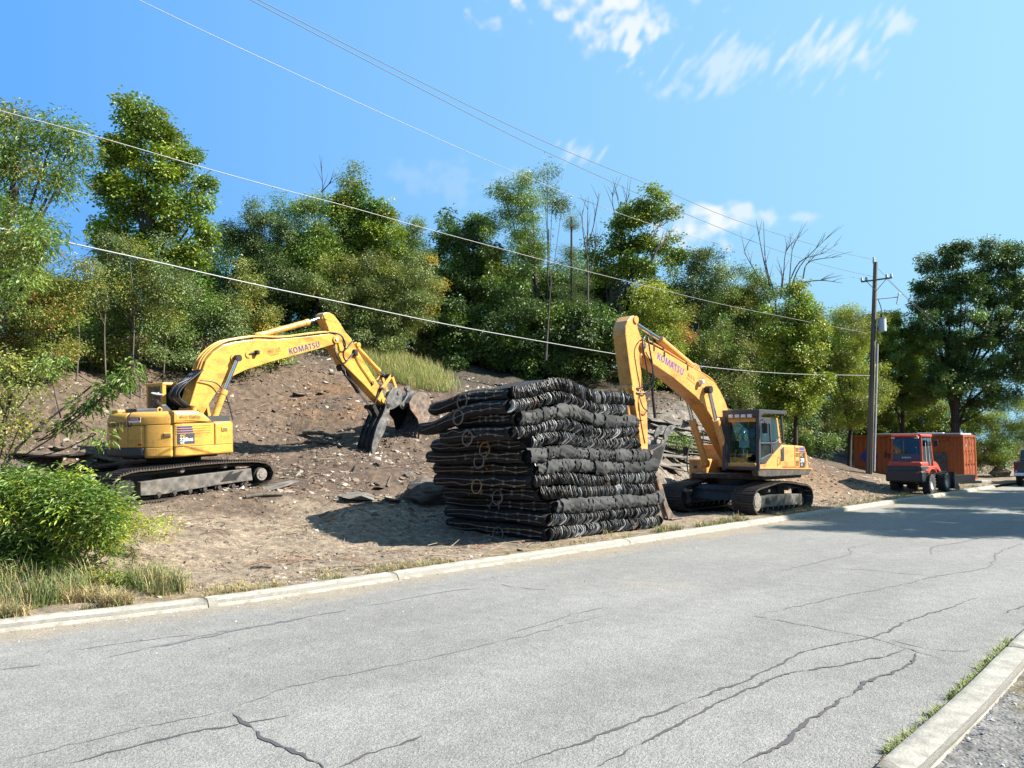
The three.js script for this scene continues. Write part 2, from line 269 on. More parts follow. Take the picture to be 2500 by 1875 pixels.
function soil(x, z, n, h) { // colours of the soils themselves, in patches
  const f = fbm(x * .35, z * .35, 4, 301), g = fbm(x * 1.3, z * 1.3, 4, 303), m = fbm(x * 4, z * 4, 3, 305);
  const tan = [.285, .225, .160], brown = [.122, .083, .056], rust = [.24, .125, .05], grey = [.27, .25, .22], litter = [.075, .06, .038], straw = [.25, .19, .09];
  const mix = (a, b, t) => a.map((v, i) => lerp(v, b[i], clamp(t)));
  let c = mix(tan, brown, smooth(.30, 1.05, h + (f - .5) * 1.3 + (g - .5) * 1.3));
  c = mix(c, mix(brown, [.18, .13, .09], g), smooth(1.2, 2, h) * .8);
  const rp = at(810, 965, 28.3), rp2 = at(1620, 1175, 25.6), rp3 = at(1960, 1165, 33);
  c = mix(c, rust, Math.exp(-(((x - rp.x) / 1.3) ** 2 + ((z - rp.z) / 1.2) ** 2)) * smooth(.35, .6, g) * 1.0);
  c = mix(c, [.21, .12, .06], Math.exp(-(((x - rp2.x) / 2) ** 2 + ((z - rp2.z) / 1.6) ** 2)) * .9);
  c = mix(c, [.23, .14, .075], Math.exp(-(((x - rp3.x) / 3) ** 2 + ((z - rp3.z) / 2) ** 2)) * .85);
  const o = Math.exp(-(((x - outcrop.x) / 3.4) ** 2 + ((z - outcrop.z) / 3.2) ** 2)); c = mix(c, mix([.30, .275, .235], [.16, .135, .11], smooth(.42, .6, m)), smooth(.18, .5, o * (.6 + g)));
  c = mix(c, litter, smooth(30.5, 33.5, -z - x * .08 + (f - .5) * 3) * smooth(3.0, 4.2, h + (g - .5)) );
  c = mix(c, litter, smooth(38, 44, -z) * smooth(20, 14, x - (-z - 40) * .2 ));
  c = mix(c, straw, smooth(1.3, .25, n) * smooth(.45, .6, g) * .8);
  const k = .82 + .36 * m; return c.map(v => v * k);
}

{ // the building lot, one sheet from the kerb up to the wooded rise
  const ss = [], ns = []; const s0 = kerbInfo(-14, -3.5)[0], s1 = LK - 2;
  for (let s = 4; s < s1;) { ss.push(s); const p = leftKerb.getPointAt(s / LK); s += (p.x > -9.5 && p.x < 20) ? .15 : .55; }
  for (let n = .15; n < 150;) { ns.push(n); n += n < 22 ? .14 : Math.max(.2, (n - 20) * .12); }
  const pos = [], c = [], idx = [], C = ns.length;
  for (const s of ss) { const p = leftKerb.getPointAt(s / LK), t = leftKerb.getTangentAt(s / LK), nx = t.z, nz = -t.x; for (const n of ns) { const x = p.x + nx * n, z = p.z + nz * n, h = hLocal(x, z, s, n); pos.push(x, n === ns[0] ? h - .01 : h, z); c.push(...soil(x, z, n, h)); } }
  for (let i = 0; i < ss.length - 1; i++) for (let j = 0; j < C - 1; j++) { const a = i * C + j; idx.push(a, a + C, a + 1, a + 1, a + C, a + C + 1); }
  const g = new THREE.BufferGeometry(); g.setAttribute('position', new THREE.Float32BufferAttribute(pos, 3)); g.setAttribute('color', new THREE.Float32BufferAttribute(c, 3)); g.setIndex(idx); g.computeVertexNormals(); planarUV(g);
  const m = std({ color: col(1.25, 1.25, 1.25), map: dirtTex, vertexColors: true, roughness: .96, bumpMap: dirtBump, bumpScale: .035 });
  struct('terrain', g, m);
  const far = new THREE.CircleGeometry(900, 64).rotateX(-Math.PI / 2).translate(0, -.9, 0); planarUV(far);
  struct('ground', far, std({ color: col(.10, .09, .055), map: dirtTex, roughness: 1 }));
}

// ---------------------------------------------------------------- road
const rightKerb = new THREE.CatmullRomCurve3([[-17, -13.5], [-8, -6], [-2, .55], [2.24, 5.26], [3.6, 6.74], [5.83, 9.27], [10, 13.85], [16, 20.1], [24, 28.2], [34, 38.3], [60, 64]].map(p => V(p[0], 0, -p[1])), false, 'centripetal');
rightKerb.arcLengthDivisions = 1500; const RK = rightKerb.getLength();
{
  const A = [], NU = 420, NV = 44, pos = [], c = [], idx = [];
  for (let i = 0; i <= NU; i++) {
    const q = i / NU, l = leftKerb.getPointAt(.05 + .95 * q), r = rightKerb.getPointAt(clamp(q * 1.0)); // ruled between the two kerb lines
    for (let j = 0; j <= NV; j++) {
      const t = -.01 + 1.03 * j / NV, x = lerp(l.x, r.x, t), z = lerp(l.z, r.z, t); pos.push(x, 0, z);
      const n = t * Math.hypot(l.x - r.x, l.z - r.z), f = fbm(x * .5, z * .5, 4, 401), g = fbm(x * 2.2, z * 2.2, 3, 403);
      const al = fbm((x * .707 - z * .707) * .12, (x * .707 + z * .707) * 1.1, 4, 407); let k = .97 + (f - .5) * .26 + (g - .5) * .12 + (al - .5) * .34; let cc = [k, k, k * .995];
      const sand = Math.max(smooth(.9, .05, n + (f - .5) * 1.6 + (g - .5) * .7), .5 * smooth(.35, .8, g) * Math.exp(-(((x - 2.2) / 1.1) ** 2 + ((z + 12.4) / .55) ** 2))); cc = [lerp(cc[0], 1.22, sand), lerp(cc[1], 1.06, sand), lerp(cc[2], .84, sand)];
      c.push(...cc);
    }
  }
  for (let i = 0; i < NU; i++) for (let j = 0; j < NV; j++) { const a = i * (NV + 1) + j, b = a + NV + 1; idx.push(a, a + 1, b, a + 1, b + 1, b); }
  const g = new THREE.BufferGeometry(); g.setAttribute('position', new THREE.Float32BufferAttribute(pos, 3)); g.setAttribute('color', new THREE.Float32BufferAttribute(c, 3)); g.setIndex(idx); g.computeVertexNormals(); planarUV(g);
  const road = struct('road', g, std({ color: col(.335, .322, .302), map: speckle, vertexColors: true, roughness: .88, bumpMap: roadBump, bumpScale: .006 }));
  // sealed and open cracks, thin ribbons of tar on the surface
  const tar = std({ color: col(.055, .048, .05), roughness: .8 }), hair = std({ color: col(.10, .095, .09), roughness: .9 }), scuff = std({ color: col(.115, .115, .12), roughness: .9 });
  const R = mulberry(5);
  function ribbon(px, w, mat, name = 'crack_seal', lift = .004) {
    const pts = px.map(p => onLevel(p[0], p[1])), cv = new THREE.CatmullRomCurve3(pts, false, 'centripetal'), n = Math.max(10, Math.ceil(cv.getLength() / .05)), P = [], I = [];
    for (let i = 0; i <= n; i++) { const p = cv.getPointAt(i / n), t = cv.getTangentAt(i / n); const e = Math.min(1, 8 * Math.min(i, n - i) / n + .15); const a = fbm(i * .35, w * 90 + px[0][0], 3, 7) - .5, k = w * .72 * e * (.3 + 1.4 * vnoise(i * .45, px[0][1], 5)) / 2; const ox = -t.z, oz = t.x, sh = a * .09; const e1 = w * .7 * (hash2(i, 3, 1) - .4), e2 = w * .7 * (hash2(i, 7, 2) - .4); P.push(p.x + ox * (k + e1 * e + sh), lift, p.z + oz * (k + e1 * e + sh), p.x - ox * (k + e2 * e - sh), lift, p.z - oz * (k + e2 * e - sh)); if (i < n) { const q = i * 2; I.push(q, q + 1, q + 2, q + 1, q + 3, q + 2); } }
    const b = new THREE.BufferGeometry(); b.setAttribute('position', new THREE.Float32BufferAttribute(P, 3)); b.setIndex(I); b.computeVertexNormals();
    if (b.attributes.normal.getY(0) < 0) { const ar = b.index.array; for (let i = 0; i < ar.length; i += 3) { const s = ar[i]; ar[i] = ar[i + 1]; ar[i + 1] = s; } b.computeVertexNormals(); }
    mesh(name, b, mat, road);
  }
  ribbon([[150, 1868], [330, 1822], [460, 1790], [600, 1765], [710, 1747]], .022, tar);
  ribbon([[563, 1740], [610, 1773], [640, 1800], [690, 1828], [750, 1850], [800, 1876]], .03, tar, 'crack_seal', .006);
  ribbon([[825, 1874], [880, 1850], [1000, 1808], [1030, 1796]], .02, tar);
  ribbon([[563, 1735], [640, 1700], [760, 1665], [1000, 1616], [1250, 1560], [1480, 1500]], .012, hair, 'crack');
  ribbon([[0, 1860], [200, 1812], [400, 1765], [563, 1735]], .010, hair, 'crack');
  ribbon([[1245, 1868], [1380, 1825], [1560, 1760], [1800, 1668], [1900, 1625], [1958, 1592], [2125, 1556], [2240, 1507], [2320, 1483], [2385, 1458]], .026, tar);
  ribbon([[1460, 1872], [1560, 1820], [1800, 1697], [1900, 1652], [2060, 1622], [2150, 1605], [2212, 1584]], .026, tar, 'crack_seal', .006);
  ribbon([[1800, 1868], [1900, 1820], [2000, 1745], [2080, 1694], [2095, 1683], [2140, 1655], [2200, 1635], [2245, 1594]], .032, tar, 'crack_seal', .008);
  ribbon([[1840, 1502], [1950, 1480], [2080, 1450], [2200, 1428], [2280, 1408], [2400, 1387], [2425, 1370], [2435, 1350], [2500, 1325]], .022, hair, 'crack');
  ribbon([[1800, 1497], [1960, 1526], [2060, 1545], [2125, 1557], [2220, 1585], [2310, 1612]], .018, hair, 'crack', .010);
  ribbon([[2170, 1562], [2260, 1582], [2330, 1590], [2370, 1588]], .014, hair, 'crack');
  ribbon([[2060, 1388], [2120, 1392], [2200, 1400], [2285, 1407]], .016, hair, 'crack');
  ribbon([[1900, 1395], [2000, 1372], [2080, 1350], [2072, 1340], [2130, 1327]], .02, hair, 'crack');
  ribbon([[2270, 1355], [2280, 1335], [2340, 1325], [2400, 1312]], .03, hair, 'crack');
  ribbon([[2445, 1500], [2500, 1480], [2560, 1455]], .024, tar);
  ribbon([[1210, 1425], [1270, 1435], [1340, 1440]], .016, hair, 'crack');
  ribbon([[1250, 1546], [1340, 1518], [1420, 1495], [1490, 1482]], .018, hair, 'crack');
  ribbon([[0, 1636], [100, 1622]], .05, scuff, 'tyre_mark'); ribbon([[250, 1608], [400, 1575], [560, 1540], [720, 1515]], .045, scuff, 'tyre_mark'); ribbon([[160, 1590], [330, 1566], [480, 1548]], .02, scuff, 'tyre_mark'); ribbon([[380, 1583], [500, 1556], [640, 1527], [850, 1489]], .03, scuff, 'tyre_mark', .006); ribbon([[900, 1480], [1080, 1446], [1200, 1432]], .025, scuff, 'tyre_mark');
}

// ---------------------------------------------------------------- kerbs, cast in lengths with open joints
function kerb(name, curve, LEN, cuts, prof, jit, side) {
  const root = new THREE.Group(); root.name = name; root.userData.kind = 'structure'; scene.add(root);
  for (let k = 0; k < cuts.length - 1; k++) {
    const a = cuts[k] + .006, b = cuts[k + 1] - .006, n = Math.max(6, Math.ceil((b - a) / .12)), P = [], I = [], m = prof.length;
    for (let i = 0; i <= n; i++) { const s = a + (b - a) * i / n, p = curve.getPointAt(clamp(s / LEN)), t = curve.getTangentAt(clamp(s / LEN)), nx = t.z * side, nz = -t.x * side; for (let j = 0; j < m; j++) { const [q, y] = prof[j]; const w = (j > 0 && j < m - 1) ? (fbm(s * 3 + j * 5, k * 7, 4, 77) - .5) * jit : 0, e = (i === 0 || i === n) && j > 0 && j < m - 1 ? -.012 : 0; P.push(p.x + nx * (q + w), y + w * .5 + e, p.z + nz * (q + w)); } }
    for (let i = 0; i < n; i++) for (let j = 0; j < m - 1; j++) { const v = i * m + j; I.push(v, v + 1, v + m, v + 1, v + m + 1, v + m); }
    for (const e of [0, n]) for (let j = 1; j < m - 1; j++) I.push(...(e ? [e * m, e * m + j + 1, e * m + j] : [0, j, j + 1]));
    let g = new THREE.BufferGeometry(); g.setAttribute('position', new THREE.Float32BufferAttribute(P, 3)); g.setIndex(I); g.computeVertexNormals();
    g = boxUV(g); mesh('kerb_length', g, M.concrete, root);
  }
}
{
  const js = [[510, 1484], [970, 1415], [1530, 1328], [1830, 1283], [2030, 1252], [2160, 1234]].map(p => sAt(...p));
  const d = js[0]; const cuts = [2, d - 15.2, d - 10.4, d - 5.1, ...js, js[5] + 3.2, js[5] + 6.4, js[5] + 10.4, sAt(2430, 1191)];
  kerb('left_kerb', leftKerb, LK, cuts, [[-.02, -.12], [0, 0], [.014, .045], [.045, .088], [.085, .112], [.14, .12], [.2, .12], [.235, .11], [.25, -.1]], .022, 1);
  const q = kerbDistRight(2.75, -5.87); const cr = [2, q - 9.2, q - 4.6, q - .7, q + 3.4, q + 8.5, q + 13.5, q + 18.5, q + 24, q + 30, q + 38, q + 46];
  kerb('right_kerb', rightKerb, RK, cr, [[-.02, -.12], [0, .0], [.02, .1], [.04, .128], [.1, .135], [.26, .136], [.31, .125], [.33, -.1]], .012, -1);
}
function kerbDistRight(x, z) { let b = 1e9, r = 0; for (let i = 0; i <= 800; i++) { const p = rightKerb.getPointAt(i / 800), d = Math.hypot(p.x - x, p.z - z); if (d < b) { b = d; r = i / 800 * RK; } } return r; }

{ // verge the photographer stands on: gravel with thin grass, rising from the right kerb
  const pos = [], c = [], idx = [], ns = []; for (let n = .3; n < 90;) { ns.push(n); n += n < 4 ? .07 : (n - 2) * .2; }
  const ss = []; for (let s = 3; s < RK - 1;) { ss.push(s); s += s > 20 && s < 40 ? .07 : .5; }
  const C = ns.length;
  for (const s of ss) { const p = rightKerb.getPointAt(s / RK), t = rightKerb.getTangentAt(s / RK); for (const n of ns) { const x = p.x - t.z * n, z = p.z + t.x * n; const h = .10 + .45 * smooth(.5, 2.6, n) + (fbm(x * 3, z * 3, 4, 501) - .5) * .05 * smooth(.3, .6, n) + (vnoise(x * 14, z * 14, 503) - .5) * .02; pos.push(x, h, z); const f = fbm(x * 1.7, z * 1.7, 4, 505), g = vnoise(x * 9, z * 9, 506); const a = smooth(.46, .62, f + smooth(.4, 1.4, n) * .12); c.push(lerp(.20, .19, a) * (.8 + .4 * g), lerp(.195, .165, a) * (.8 + .4 * g), lerp(.19, .10, a) * (.8 + .4 * g)); } }
  for (let i = 0; i < ss.length - 1; i++) for (let j = 0; j < C - 1; j++) { const a = i * C + j; idx.push(a, a + 1, a + C, a + 1, a + C + 1, a + C); }
  const g = new THREE.BufferGeometry(); g.setAttribute('position', new THREE.Float32BufferAttribute(pos, 3)); g.setAttribute('color', new THREE.Float32BufferAttribute(c, 3)); g.setIndex(idx); g.computeVertexNormals(); planarUV(g);
  struct('verge', g, std({ color: col(1.2, 1.2, 1.2), map: dirtTex, vertexColors: true, roughness: .97, bumpMap: dirtBump, bumpScale: .03 }));
}
function vergeH(x, z) { const s = kerbDistRight(x, z), p = rightKerb.getPointAt(clamp(s / RK)), n = Math.hypot(p.x - x, p.z - z); return .10 + .45 * smooth(.5, 2.6, n) + (fbm(x * 3, z * 3, 4, 501) - .5) * .05; }

// ---------------------------------------------------------------- excavators
const X2 = (a) => a.map(p => [p[0], p[1]]);
const shoeGeo = {};
function shoe(len, width) { // one track plate with three grousers, lying in x with its outside up
  const k = len + '|' + width; if (shoeGeo[k]) return shoeGeo[k];
  const h = len / 2, p = [[-h, -.02], [h, -.02], [h, .012], [h - .015, .014], [h - .022, .042], [h - .036, .042], [h - .045, .010], [.02, .008], [.012, .036], [-.004, .036], [-.012, .008], [-h + .045, .010], [-h + .036, .042], [-h + .020, .042], [-h + .012, .014], [-h, .012]];
  return shoeGeo[k] = boxUV(new THREE.ExtrudeGeometry(shapeOf(p), { depth: width, bevelEnabled: false }).translate(0, 0, -width / 2));
}
function crawler(root, loop, zc, width, out, frameMat, o) { // out: +1 or -1, the side that faces outward
  const cv = new THREE.CatmullRomCurve3(loop.map(p => V(p[0], p[1], 0)), true, 'centripetal'); cv.arcLengthDivisions = 600;
  const L = cv.getLength(), N = Math.round(L / .19), len = L / N - .008;
  const n = 120, prof = [[-.105, -.03], [-.105, -.11], [.105, -.11], [.105, -.03]], P = [], I = [];
  for (let i = 0; i <= n; i++) { const p = cv.getPointAt(i / n % 1), t = cv.getTangentAt(i / n % 1), nx = t.y, ny = -t.x; const w = (i % 2) * .012; for (const [z, d] of prof) P.push(p.x + nx * (d - w), p.y + ny * (d - w), zc + z); }
  for (let i = 0; i < n; i++) for (let j = 0; j < 4; j++) { const a = i * 4 + j, b = i * 4 + (j + 1) % 4; I.push(a, a + 4, b, b, a + 4, b + 4); }
  const g = new THREE.BufferGeometry(); g.setAttribute('position', new THREE.Float32BufferAttribute(P, 3)); g.setIndex(I); g.computeVertexNormals();
  const chain = mesh('track_chain', boxUV(g), M.track, root);
  for (let i = 0; i < N; i++) { const u = (i + .5) / N, p = cv.getPointAt(u), t = cv.getTangentAt(u); const m = mesh('track_shoe', shoe(+len.toFixed(4), width), M.track, chain); m.position.set(p.x, p.y, zc); m.rotation.z = Math.atan2(t.y, t.x) + Math.PI; m.position.x -= t.y * -.0; }
  const fr = mesh('track_frame', [boxUV(plate(o.frame, zc - .17, zc + .17, .02)), boxUV(plate(o.frame, out > 0 ? zc + .172 : zc - .21, out > 0 ? zc + .21 : zc - .172, .01))], frameMat, root);
  for (const x of o.rollers) mesh('bottom_roller', [disc(.085, .34, x, o.ry, zc, 16), disc(.10, .05, x, o.ry, zc + .12 * out, 16), disc(.05, .46, x, o.ry, zc, 12)], M.track, fr);
  for (const [x, y] of o.carriers) mesh('carrier_roller', [disc(.075, .3, x, y, zc, 16), disc(.055, .42, x, y, zc, 14)], M.frame, fr);
  if (o.slot) mesh('step_recess', boxUV(plate(o.slot, zc + out * .205 - .012, zc + out * .205 + .012, 0)), M.darksteel, fr);
  const teeth = []; for (let i = 0; i < 21; i++) { const a = i / 21 * Math.PI * 2; teeth.push(box(.05, .06, .06, o.spr[0] + Math.cos(a) * o.spr[2], o.spr[1] + Math.sin(a) * o.spr[2], zc, 0, 0, a)); }
  const sp = mesh('drive_sprocket', [disc(o.spr[2], .07, o.spr[0], o.spr[1], zc, 30), disc(o.spr[2] * .78, .40, o.spr[0], o.spr[1], zc, 24), ...teeth], M.darksteel, root);
  mesh('hub_cover', [disc(o.hub, .03, o.spr[0], o.spr[1], zc + out * .245, 28), disc(o.hub * .6, .05, o.spr[0], o.spr[1], zc + out * .25, 20)], M.hub, sp);
  mesh('idler_wheel', [disc(o.idl[2], .16, o.idl[0], o.idl[1], zc, 30), disc(o.idl[2] * .8, .24, o.idl[0], o.idl[1], zc, 24)], M.darksteel, root);
}
function ram(root, name, a, b, c, r, z, paint, rodR = r * .58) { // barrel a-b, rod b-c
  const A = V(a[0], a[1], z), B = V(b[0], b[1], z), C = V(c[0], c[1], z), d = B.clone().sub(A).normalize();
  const q = mesh(name, [bar(A, B, r, r, 20), bar(B.clone().addScaledVector(d, -.10), B.clone().addScaledVector(d, .03), r * 1.13, r * 1.13, 20), bar(A.clone().addScaledVector(d, -.02), A.clone().addScaledVector(d, .10), r * 1.08, r * 1.08, 20), disc(r * 1.15, r * 1.7, a[0], a[1], z, 18)], paint, root);
  mesh('piston_rod', [bar(B, C, rodR, rodR, 18)], M.chrome, q);
  mesh('rod_eye', [disc(r * 1.05, r * 1.6, c[0], c[1], z, 18)], M.darksteel, q);
  return q;
}
function textOn(root, str, h, w, mat, place, f = font, name = 'lettering') { const g = letters(str, h, w, f); place(g); return mesh(name, g, mat, root); }
function skewText(x0, y0, x1, y1, z, back) { // run lettering from (x0,y0) to (x1,y1) in a side plane
  return g => { g.computeBoundingBox(); const L = Math.hypot(x1 - x0, y1 - y0); g.rotateZ(Math.atan2(y1 - y0, back ? x0 - x1 : x1 - x0)); if (back) g.rotateY(Math.PI); g.translate(x0, y0, z); };
}

// ---- yellow machine, right side to the camera
{
  const e = thing('excavator', 'yellow excavator with short rounded tail, reaching right with bucket and thumb on the dirt slope', 'excavator', poseA.o);
  e.rotation.set(0, poseA.yaw, poseA.tilt, 'YXZ');
  const Y = M.yellow;
  const loop = [[-1.85, 0], [-.9, -.015], [0, -.015], [.9, -.01], [1.42, .02], [1.72, .14], [1.82, .34], [1.70, .55], [1.42, .645], [.8, .69], [.2, .705], [-.5, .70], [-1.2, .675], [-1.85, .655], [-2.16, .55], [-2.28, .33], [-2.16, .11]];
  const tr = { frame: [[-1.62, .12], [-1.62, .42], [-1.05, .44], [1.22, .50], [1.26, .2], [.4, .18], [-1.1, .10]], rollers: [-1.2, -.82, -.44, -.06, .32, .70, 1.05], ry: .115, carriers: [[-.62, .60], [.5, .62]], slot: [[.35, .24], [.62, .47], [.72, .47], [.66, .40], [.98, .46], [.78, .25]], spr: [1.50, .33, .24], hub: .15, idl: [-1.92, .33, .235] };
  crawler(e, loop, 1.15, .6, 1, M.frame, tr); crawler(e, loop, -1.15, .6, -1, M.frame, tr);
  mesh('car_body', [boxUV(plate([[-1.2, .36], [1.2, .36], [.9, .74], [-.9, .74]], -.95, .95, .03)), boxUV(rbox(.5, .34, 2.0, .75, .46, 0, .05)), boxUV(rbox(.5, .34, 2.0, -.75, .46, 0, .05))], M.darksteel, e);
  mesh('swing_ring', [new THREE.CylinderGeometry(.62, .62, .2, 40).translate(0, .8, 0)], M.darksteel, e);
  mesh('revolving_frame', [boxUV(rbox(1.5, .12, 1.7, -.1, .90, 0, .03))], M.darksteel, e);
  // body wall runs forward-to-back along the right side, then round the tail
  const per = u => { if (u < 1.37) return [.75 - u, 1.3, 0, 1]; const a = THREE.MathUtils.degToRad(115.5) + (u - 1.37) / 1.44; if (a < THREE.MathUtils.degToRad(244.5)) { return [1.44 * Math.cos(a), 1.44 * Math.sin(a), Math.cos(a), Math.sin(a)]; } const q = u - 1.37 - 1.44 * THREE.MathUtils.degToRad(129); return [-.62 + q, -1.3, 0, -1]; };
  const blendN = u => { let nx = 0, nz = 0; for (const d of [-.06, 0, .06]) { const p = per(Math.max(0, u + d)); nx += p[2]; nz += p[3]; } const l = Math.hypot(nx, nz); return [nx / l, nz / l]; };
  const wrap = g => { const p = g.attributes.position; for (let i = 0; i < p.count; i++) { const u = p.getX(i), q = per(u), n = blendN(u), o = p.getZ(i); p.setXYZ(i, q[0] + n[0] * o, p.getY(i), q[1] + n[1] * o); } g.computeVertexNormals(); return g; };
  const panel = (name, u0, u1, y0, y1, off, mat, parent = e, th = .05, roundTop = 0, roundBot = 0) => { // curved sheet panel with rolled edges
    const nu = Math.max(2, Math.ceil((u1 - u0) / .06)), P = [], I = [], sec = [];
    const r = .012; sec.push([y0 + roundBot, -th]);
    if (roundBot) for (let k = 0; k <= 5; k++) { const a = k / 5 * Math.PI / 2; sec.push([y0 + roundBot * (1 - Math.sin(a + 0)) * 1 + 0, off - roundBot * (1 - Math.cos(Math.PI / 2 - a)) - 0]); } else sec.push([y0, -th], [y0, off - r], [y0 + r, off]);
    if (roundBot) { sec.length = 1; for (let k = 0; k <= 5; k++) { const a = k / 5 * Math.PI / 2; sec.push([y0 + roundBot - roundBot * Math.cos(a), off - roundBot + roundBot * Math.sin(a)]); } }
    if (roundTop) for (let k = 0; k <= 6; k++) { const a = k / 6 * Math.PI / 2; sec.push([y1 - roundTop + roundTop * Math.sin(a), off - roundTop + roundTop * Math.cos(a)]); } else sec.push([y1 - r, off], [y1, off - r]);
    sec.push([y1, -th - (roundTop ? .3 : 0)]);
    const m = sec.length;
    for (let i = 0; i <= nu; i++) { const ed = (i === 0 || i === nu) ? -.006 : 0; for (const [y, o] of sec) P.push(u0 + (u1 - u0) * i / nu, y, o + ed); }
    for (let i = 0; i < nu; i++) for (let j = 0; j < m - 1; j++) { const a = i * m + j, b = a + m; I.push(a, a + 1, b, a + 1, b + 1, b); }
    for (const q of [0, nu]) for (let j = 1; j < m - 1; j++) I.push(q * m, ...(q ? [q * m + j, q * m + j + 1] : [q * m + j + 1, q * m + j]));
    const g = new THREE.BufferGeometry(); g.setAttribute('position', new THREE.Float32BufferAttribute(P, 3)); g.setIndex(I); wrap(g);
    return mesh(name, boxUV(g), mat, parent);
  };
  const U = { front: 0, s1: .5, s2: 1.53, s3: 2.15, s4: 2.57, end: 5.4 };
  // hollow between the panels: dark core, and the hood on top
  const core = []; for (let u = 0; u <= 5.6; u += .2) { const p = per(Math.min(u, 5.58)); core.push([p[0] * .955, -p[1] * .955]); }
  mesh('body_core', [boxUV(new THREE.ExtrudeGeometry(shapeOf(core), { depth: .90, bevelEnabled: false }).rotateX(-Math.PI / 2).translate(0, .92, 0))], M.charcoal, e);
  const hood = core.filter(p => p[0] < -.1).map(p => [p[0] * .93, p[1] * .93]); hood.unshift([-.1, -1.15]); hood.push([-.1, .2]);
  mesh('engine_hood', [boxUV(new THREE.ExtrudeGeometry(shapeOf(hood), { depth: .10, bevelEnabled: true, bevelSize: .05, bevelThickness: .05, bevelSegments: 3 }).rotateX(-Math.PI / 2).translate(0, 1.80, 0))], Y, e);
  const cw = panel('counterweight', U.s4, U.end, 1.15, 1.95, .012, Y, e, .2, .16);
  const seamTop = panel('side_panel', U.s2 + .006, U.s4 - .006, 1.66, 1.96, .012, Y, e, .2, .15);
  const door1 = panel('access_door', U.s3 + .006 - .62, U.s3 - .006, 1.14, 1.652, .014, Y);
  panel('side_panel', U.s3 + .006, U.s4 - .006, 1.15, 1.652, .010, Y);
  panel('lower_skirt', U.s4 - .42, U.end, .93, 1.142, .016, M.charcoal, e, .2, 0, .07);
  panel('lower_skirt', U.s2 + .006, U.s4 - .426, .90, 1.132, .02, Y, e, .2, 0, .06);
  panel('lower_skirt', .0, U.s2 - .006, .90, 1.13, .022, Y, e, .2, 0, .06);
  const door2 = panel('access_door', U.s1 + .006, U.s2 - .006, 1.136, 1.66, .012, Y);
  panel('side_panel', 0, U.s1 - .006, 1.136, 1.655, .012, Y, e, .2, .04);
  // sloping shoulder beside the boom
  mesh('shoulder_panel', [boxUV(plate([[-.78, 1.668], [.24, 1.668], [.16, 1.76], [.02, 1.88], [-.16, 1.95], [-.30, 1.965], [-.78, 1.965]], .62, 1.312, .09)), boxUV(rbox(.5, .05, .7, .49, 1.655, .95, .02))], Y, e);
  mesh('front_plate', [boxUV(rbox(.05, .72, .72, .745, 1.29, .94, .02))], Y, e);
  // door furniture
  for (const [d, u, y] of [[door1, U.s2 + .11 - .0, 1.42], [door2, .22, 1.50]]) { const g = rbox(.17, .10, .05, u, y, .012, .015); wrap(g); const h = mesh('latch_frame', boxUV(g), Y, d === door2 ? e : d); const q = box(.11, .055, .02, u, y, .034); wrap(q); mesh('latch', q, M.worn, h); }
  // raised ribs and model badge on the second door
  const bend = g => { g.rotateY(0); const p = g.attributes.position; for (let i = 0; i < p.count; i++) p.setX(i, -p.getX(i)); const ar = g.index ? g.index.array : null; if (ar) for (let i = 0; i < ar.length; i += 3) { const s = ar[i]; ar[i] = ar[i + 1]; ar[i + 1] = s; } return wrap(g); };
  const strip = (u0, u1, y0, y1, o0, o1, mat, name, parent) => { const g = new THREE.BoxGeometry(u1 - u0, y1 - y0, o1 - o0, Math.max(2, Math.ceil((u1 - u0) / .08)), 1, 1).translate((u0 + u1) / 2, (y0 + y1) / 2, (o0 + o1) / 2); wrap(g); return mesh(name, g, mat, parent); };
  for (const y of [1.60, 1.545, 1.49, 1.435]) strip(.60, 1.46, y, y + .012, .010, .022, Y, 'rib', door2);
  strip(1.08, 1.44, 1.555, 1.598, .010, .0145, M.blue, 'stripe', door2); strip(1.06, 1.44, 1.500, 1.543, .010, .0145, M.blue, 'stripe', door2); strip(1.05, 1.44, 1.445, 1.488, .010, .0145, M.blue, 'stripe', door2);
  const badge = strip(1.02, 1.44, 1.19, 1.43, .010, .0145, M.charcoal, 'model_badge', door2);
  const put = (str, h, w, mat, u1, y, f, parent, off = .0165, name = 'lettering') => { const g = letters(str, h, w, f); g.translate(-u1, y, off); bend(g); g.computeVertexNormals(); return mesh(name, g, mat, parent); }; // u1: where the word begins (toward the tail)
  put('PC', .055, .12, std({ color: col(.55, .30, .03), roughness: .6 }), 1.37, 1.355, font, badge);
  put('228us', .085, .33, M.white, 1.39, 1.255, font, badge); put('LC', .04, .09, M.white, 1.37, 1.205, font, badge);
  put('Miss Daisy', .10, .55, M.brownprint, 1.42, 1.0, fontThin, e).geometry.translate(0, .755, .012);
  put('KOMATSU', .115, .98, M.darkprint, 3.42, 1.62, font, cw, .016);
  const sign = strip(2.22, 2.52, 1.72, 1.84, .012, .0175, M.white, 'warning_sign', e); strip(2.225, 2.515, 1.765, 1.837, .016, .019, M.red, 'sign_band', sign); put('DANGER', .04, .2, M.white, 2.47, 1.78, font, sign, .0205);
  strip(2.2, 2.30, 1.19, 1.24, .010, .016, M.red, 'warning_sticker', e);
  for (const [u, y] of [[2.86, 1.50], [2.86, 1.30]]) strip(u, u + .05, y, y + .07, .012, .018, M.darkprint, 'bolt_recess', cw);
  for (const y of [1.48, 1.34]) strip(2.96, 3.3, y, y + .05, .012, .0155, std({ color: col(.42, .24, .04), roughness: .7 }), 'notice_decal', cw);
  // things standing on the hood
  mesh('lifting_eye', [new THREE.TorusGeometry(.05, .018, 8, 20).translate(-.72, 2.0, .62)], Y, e);
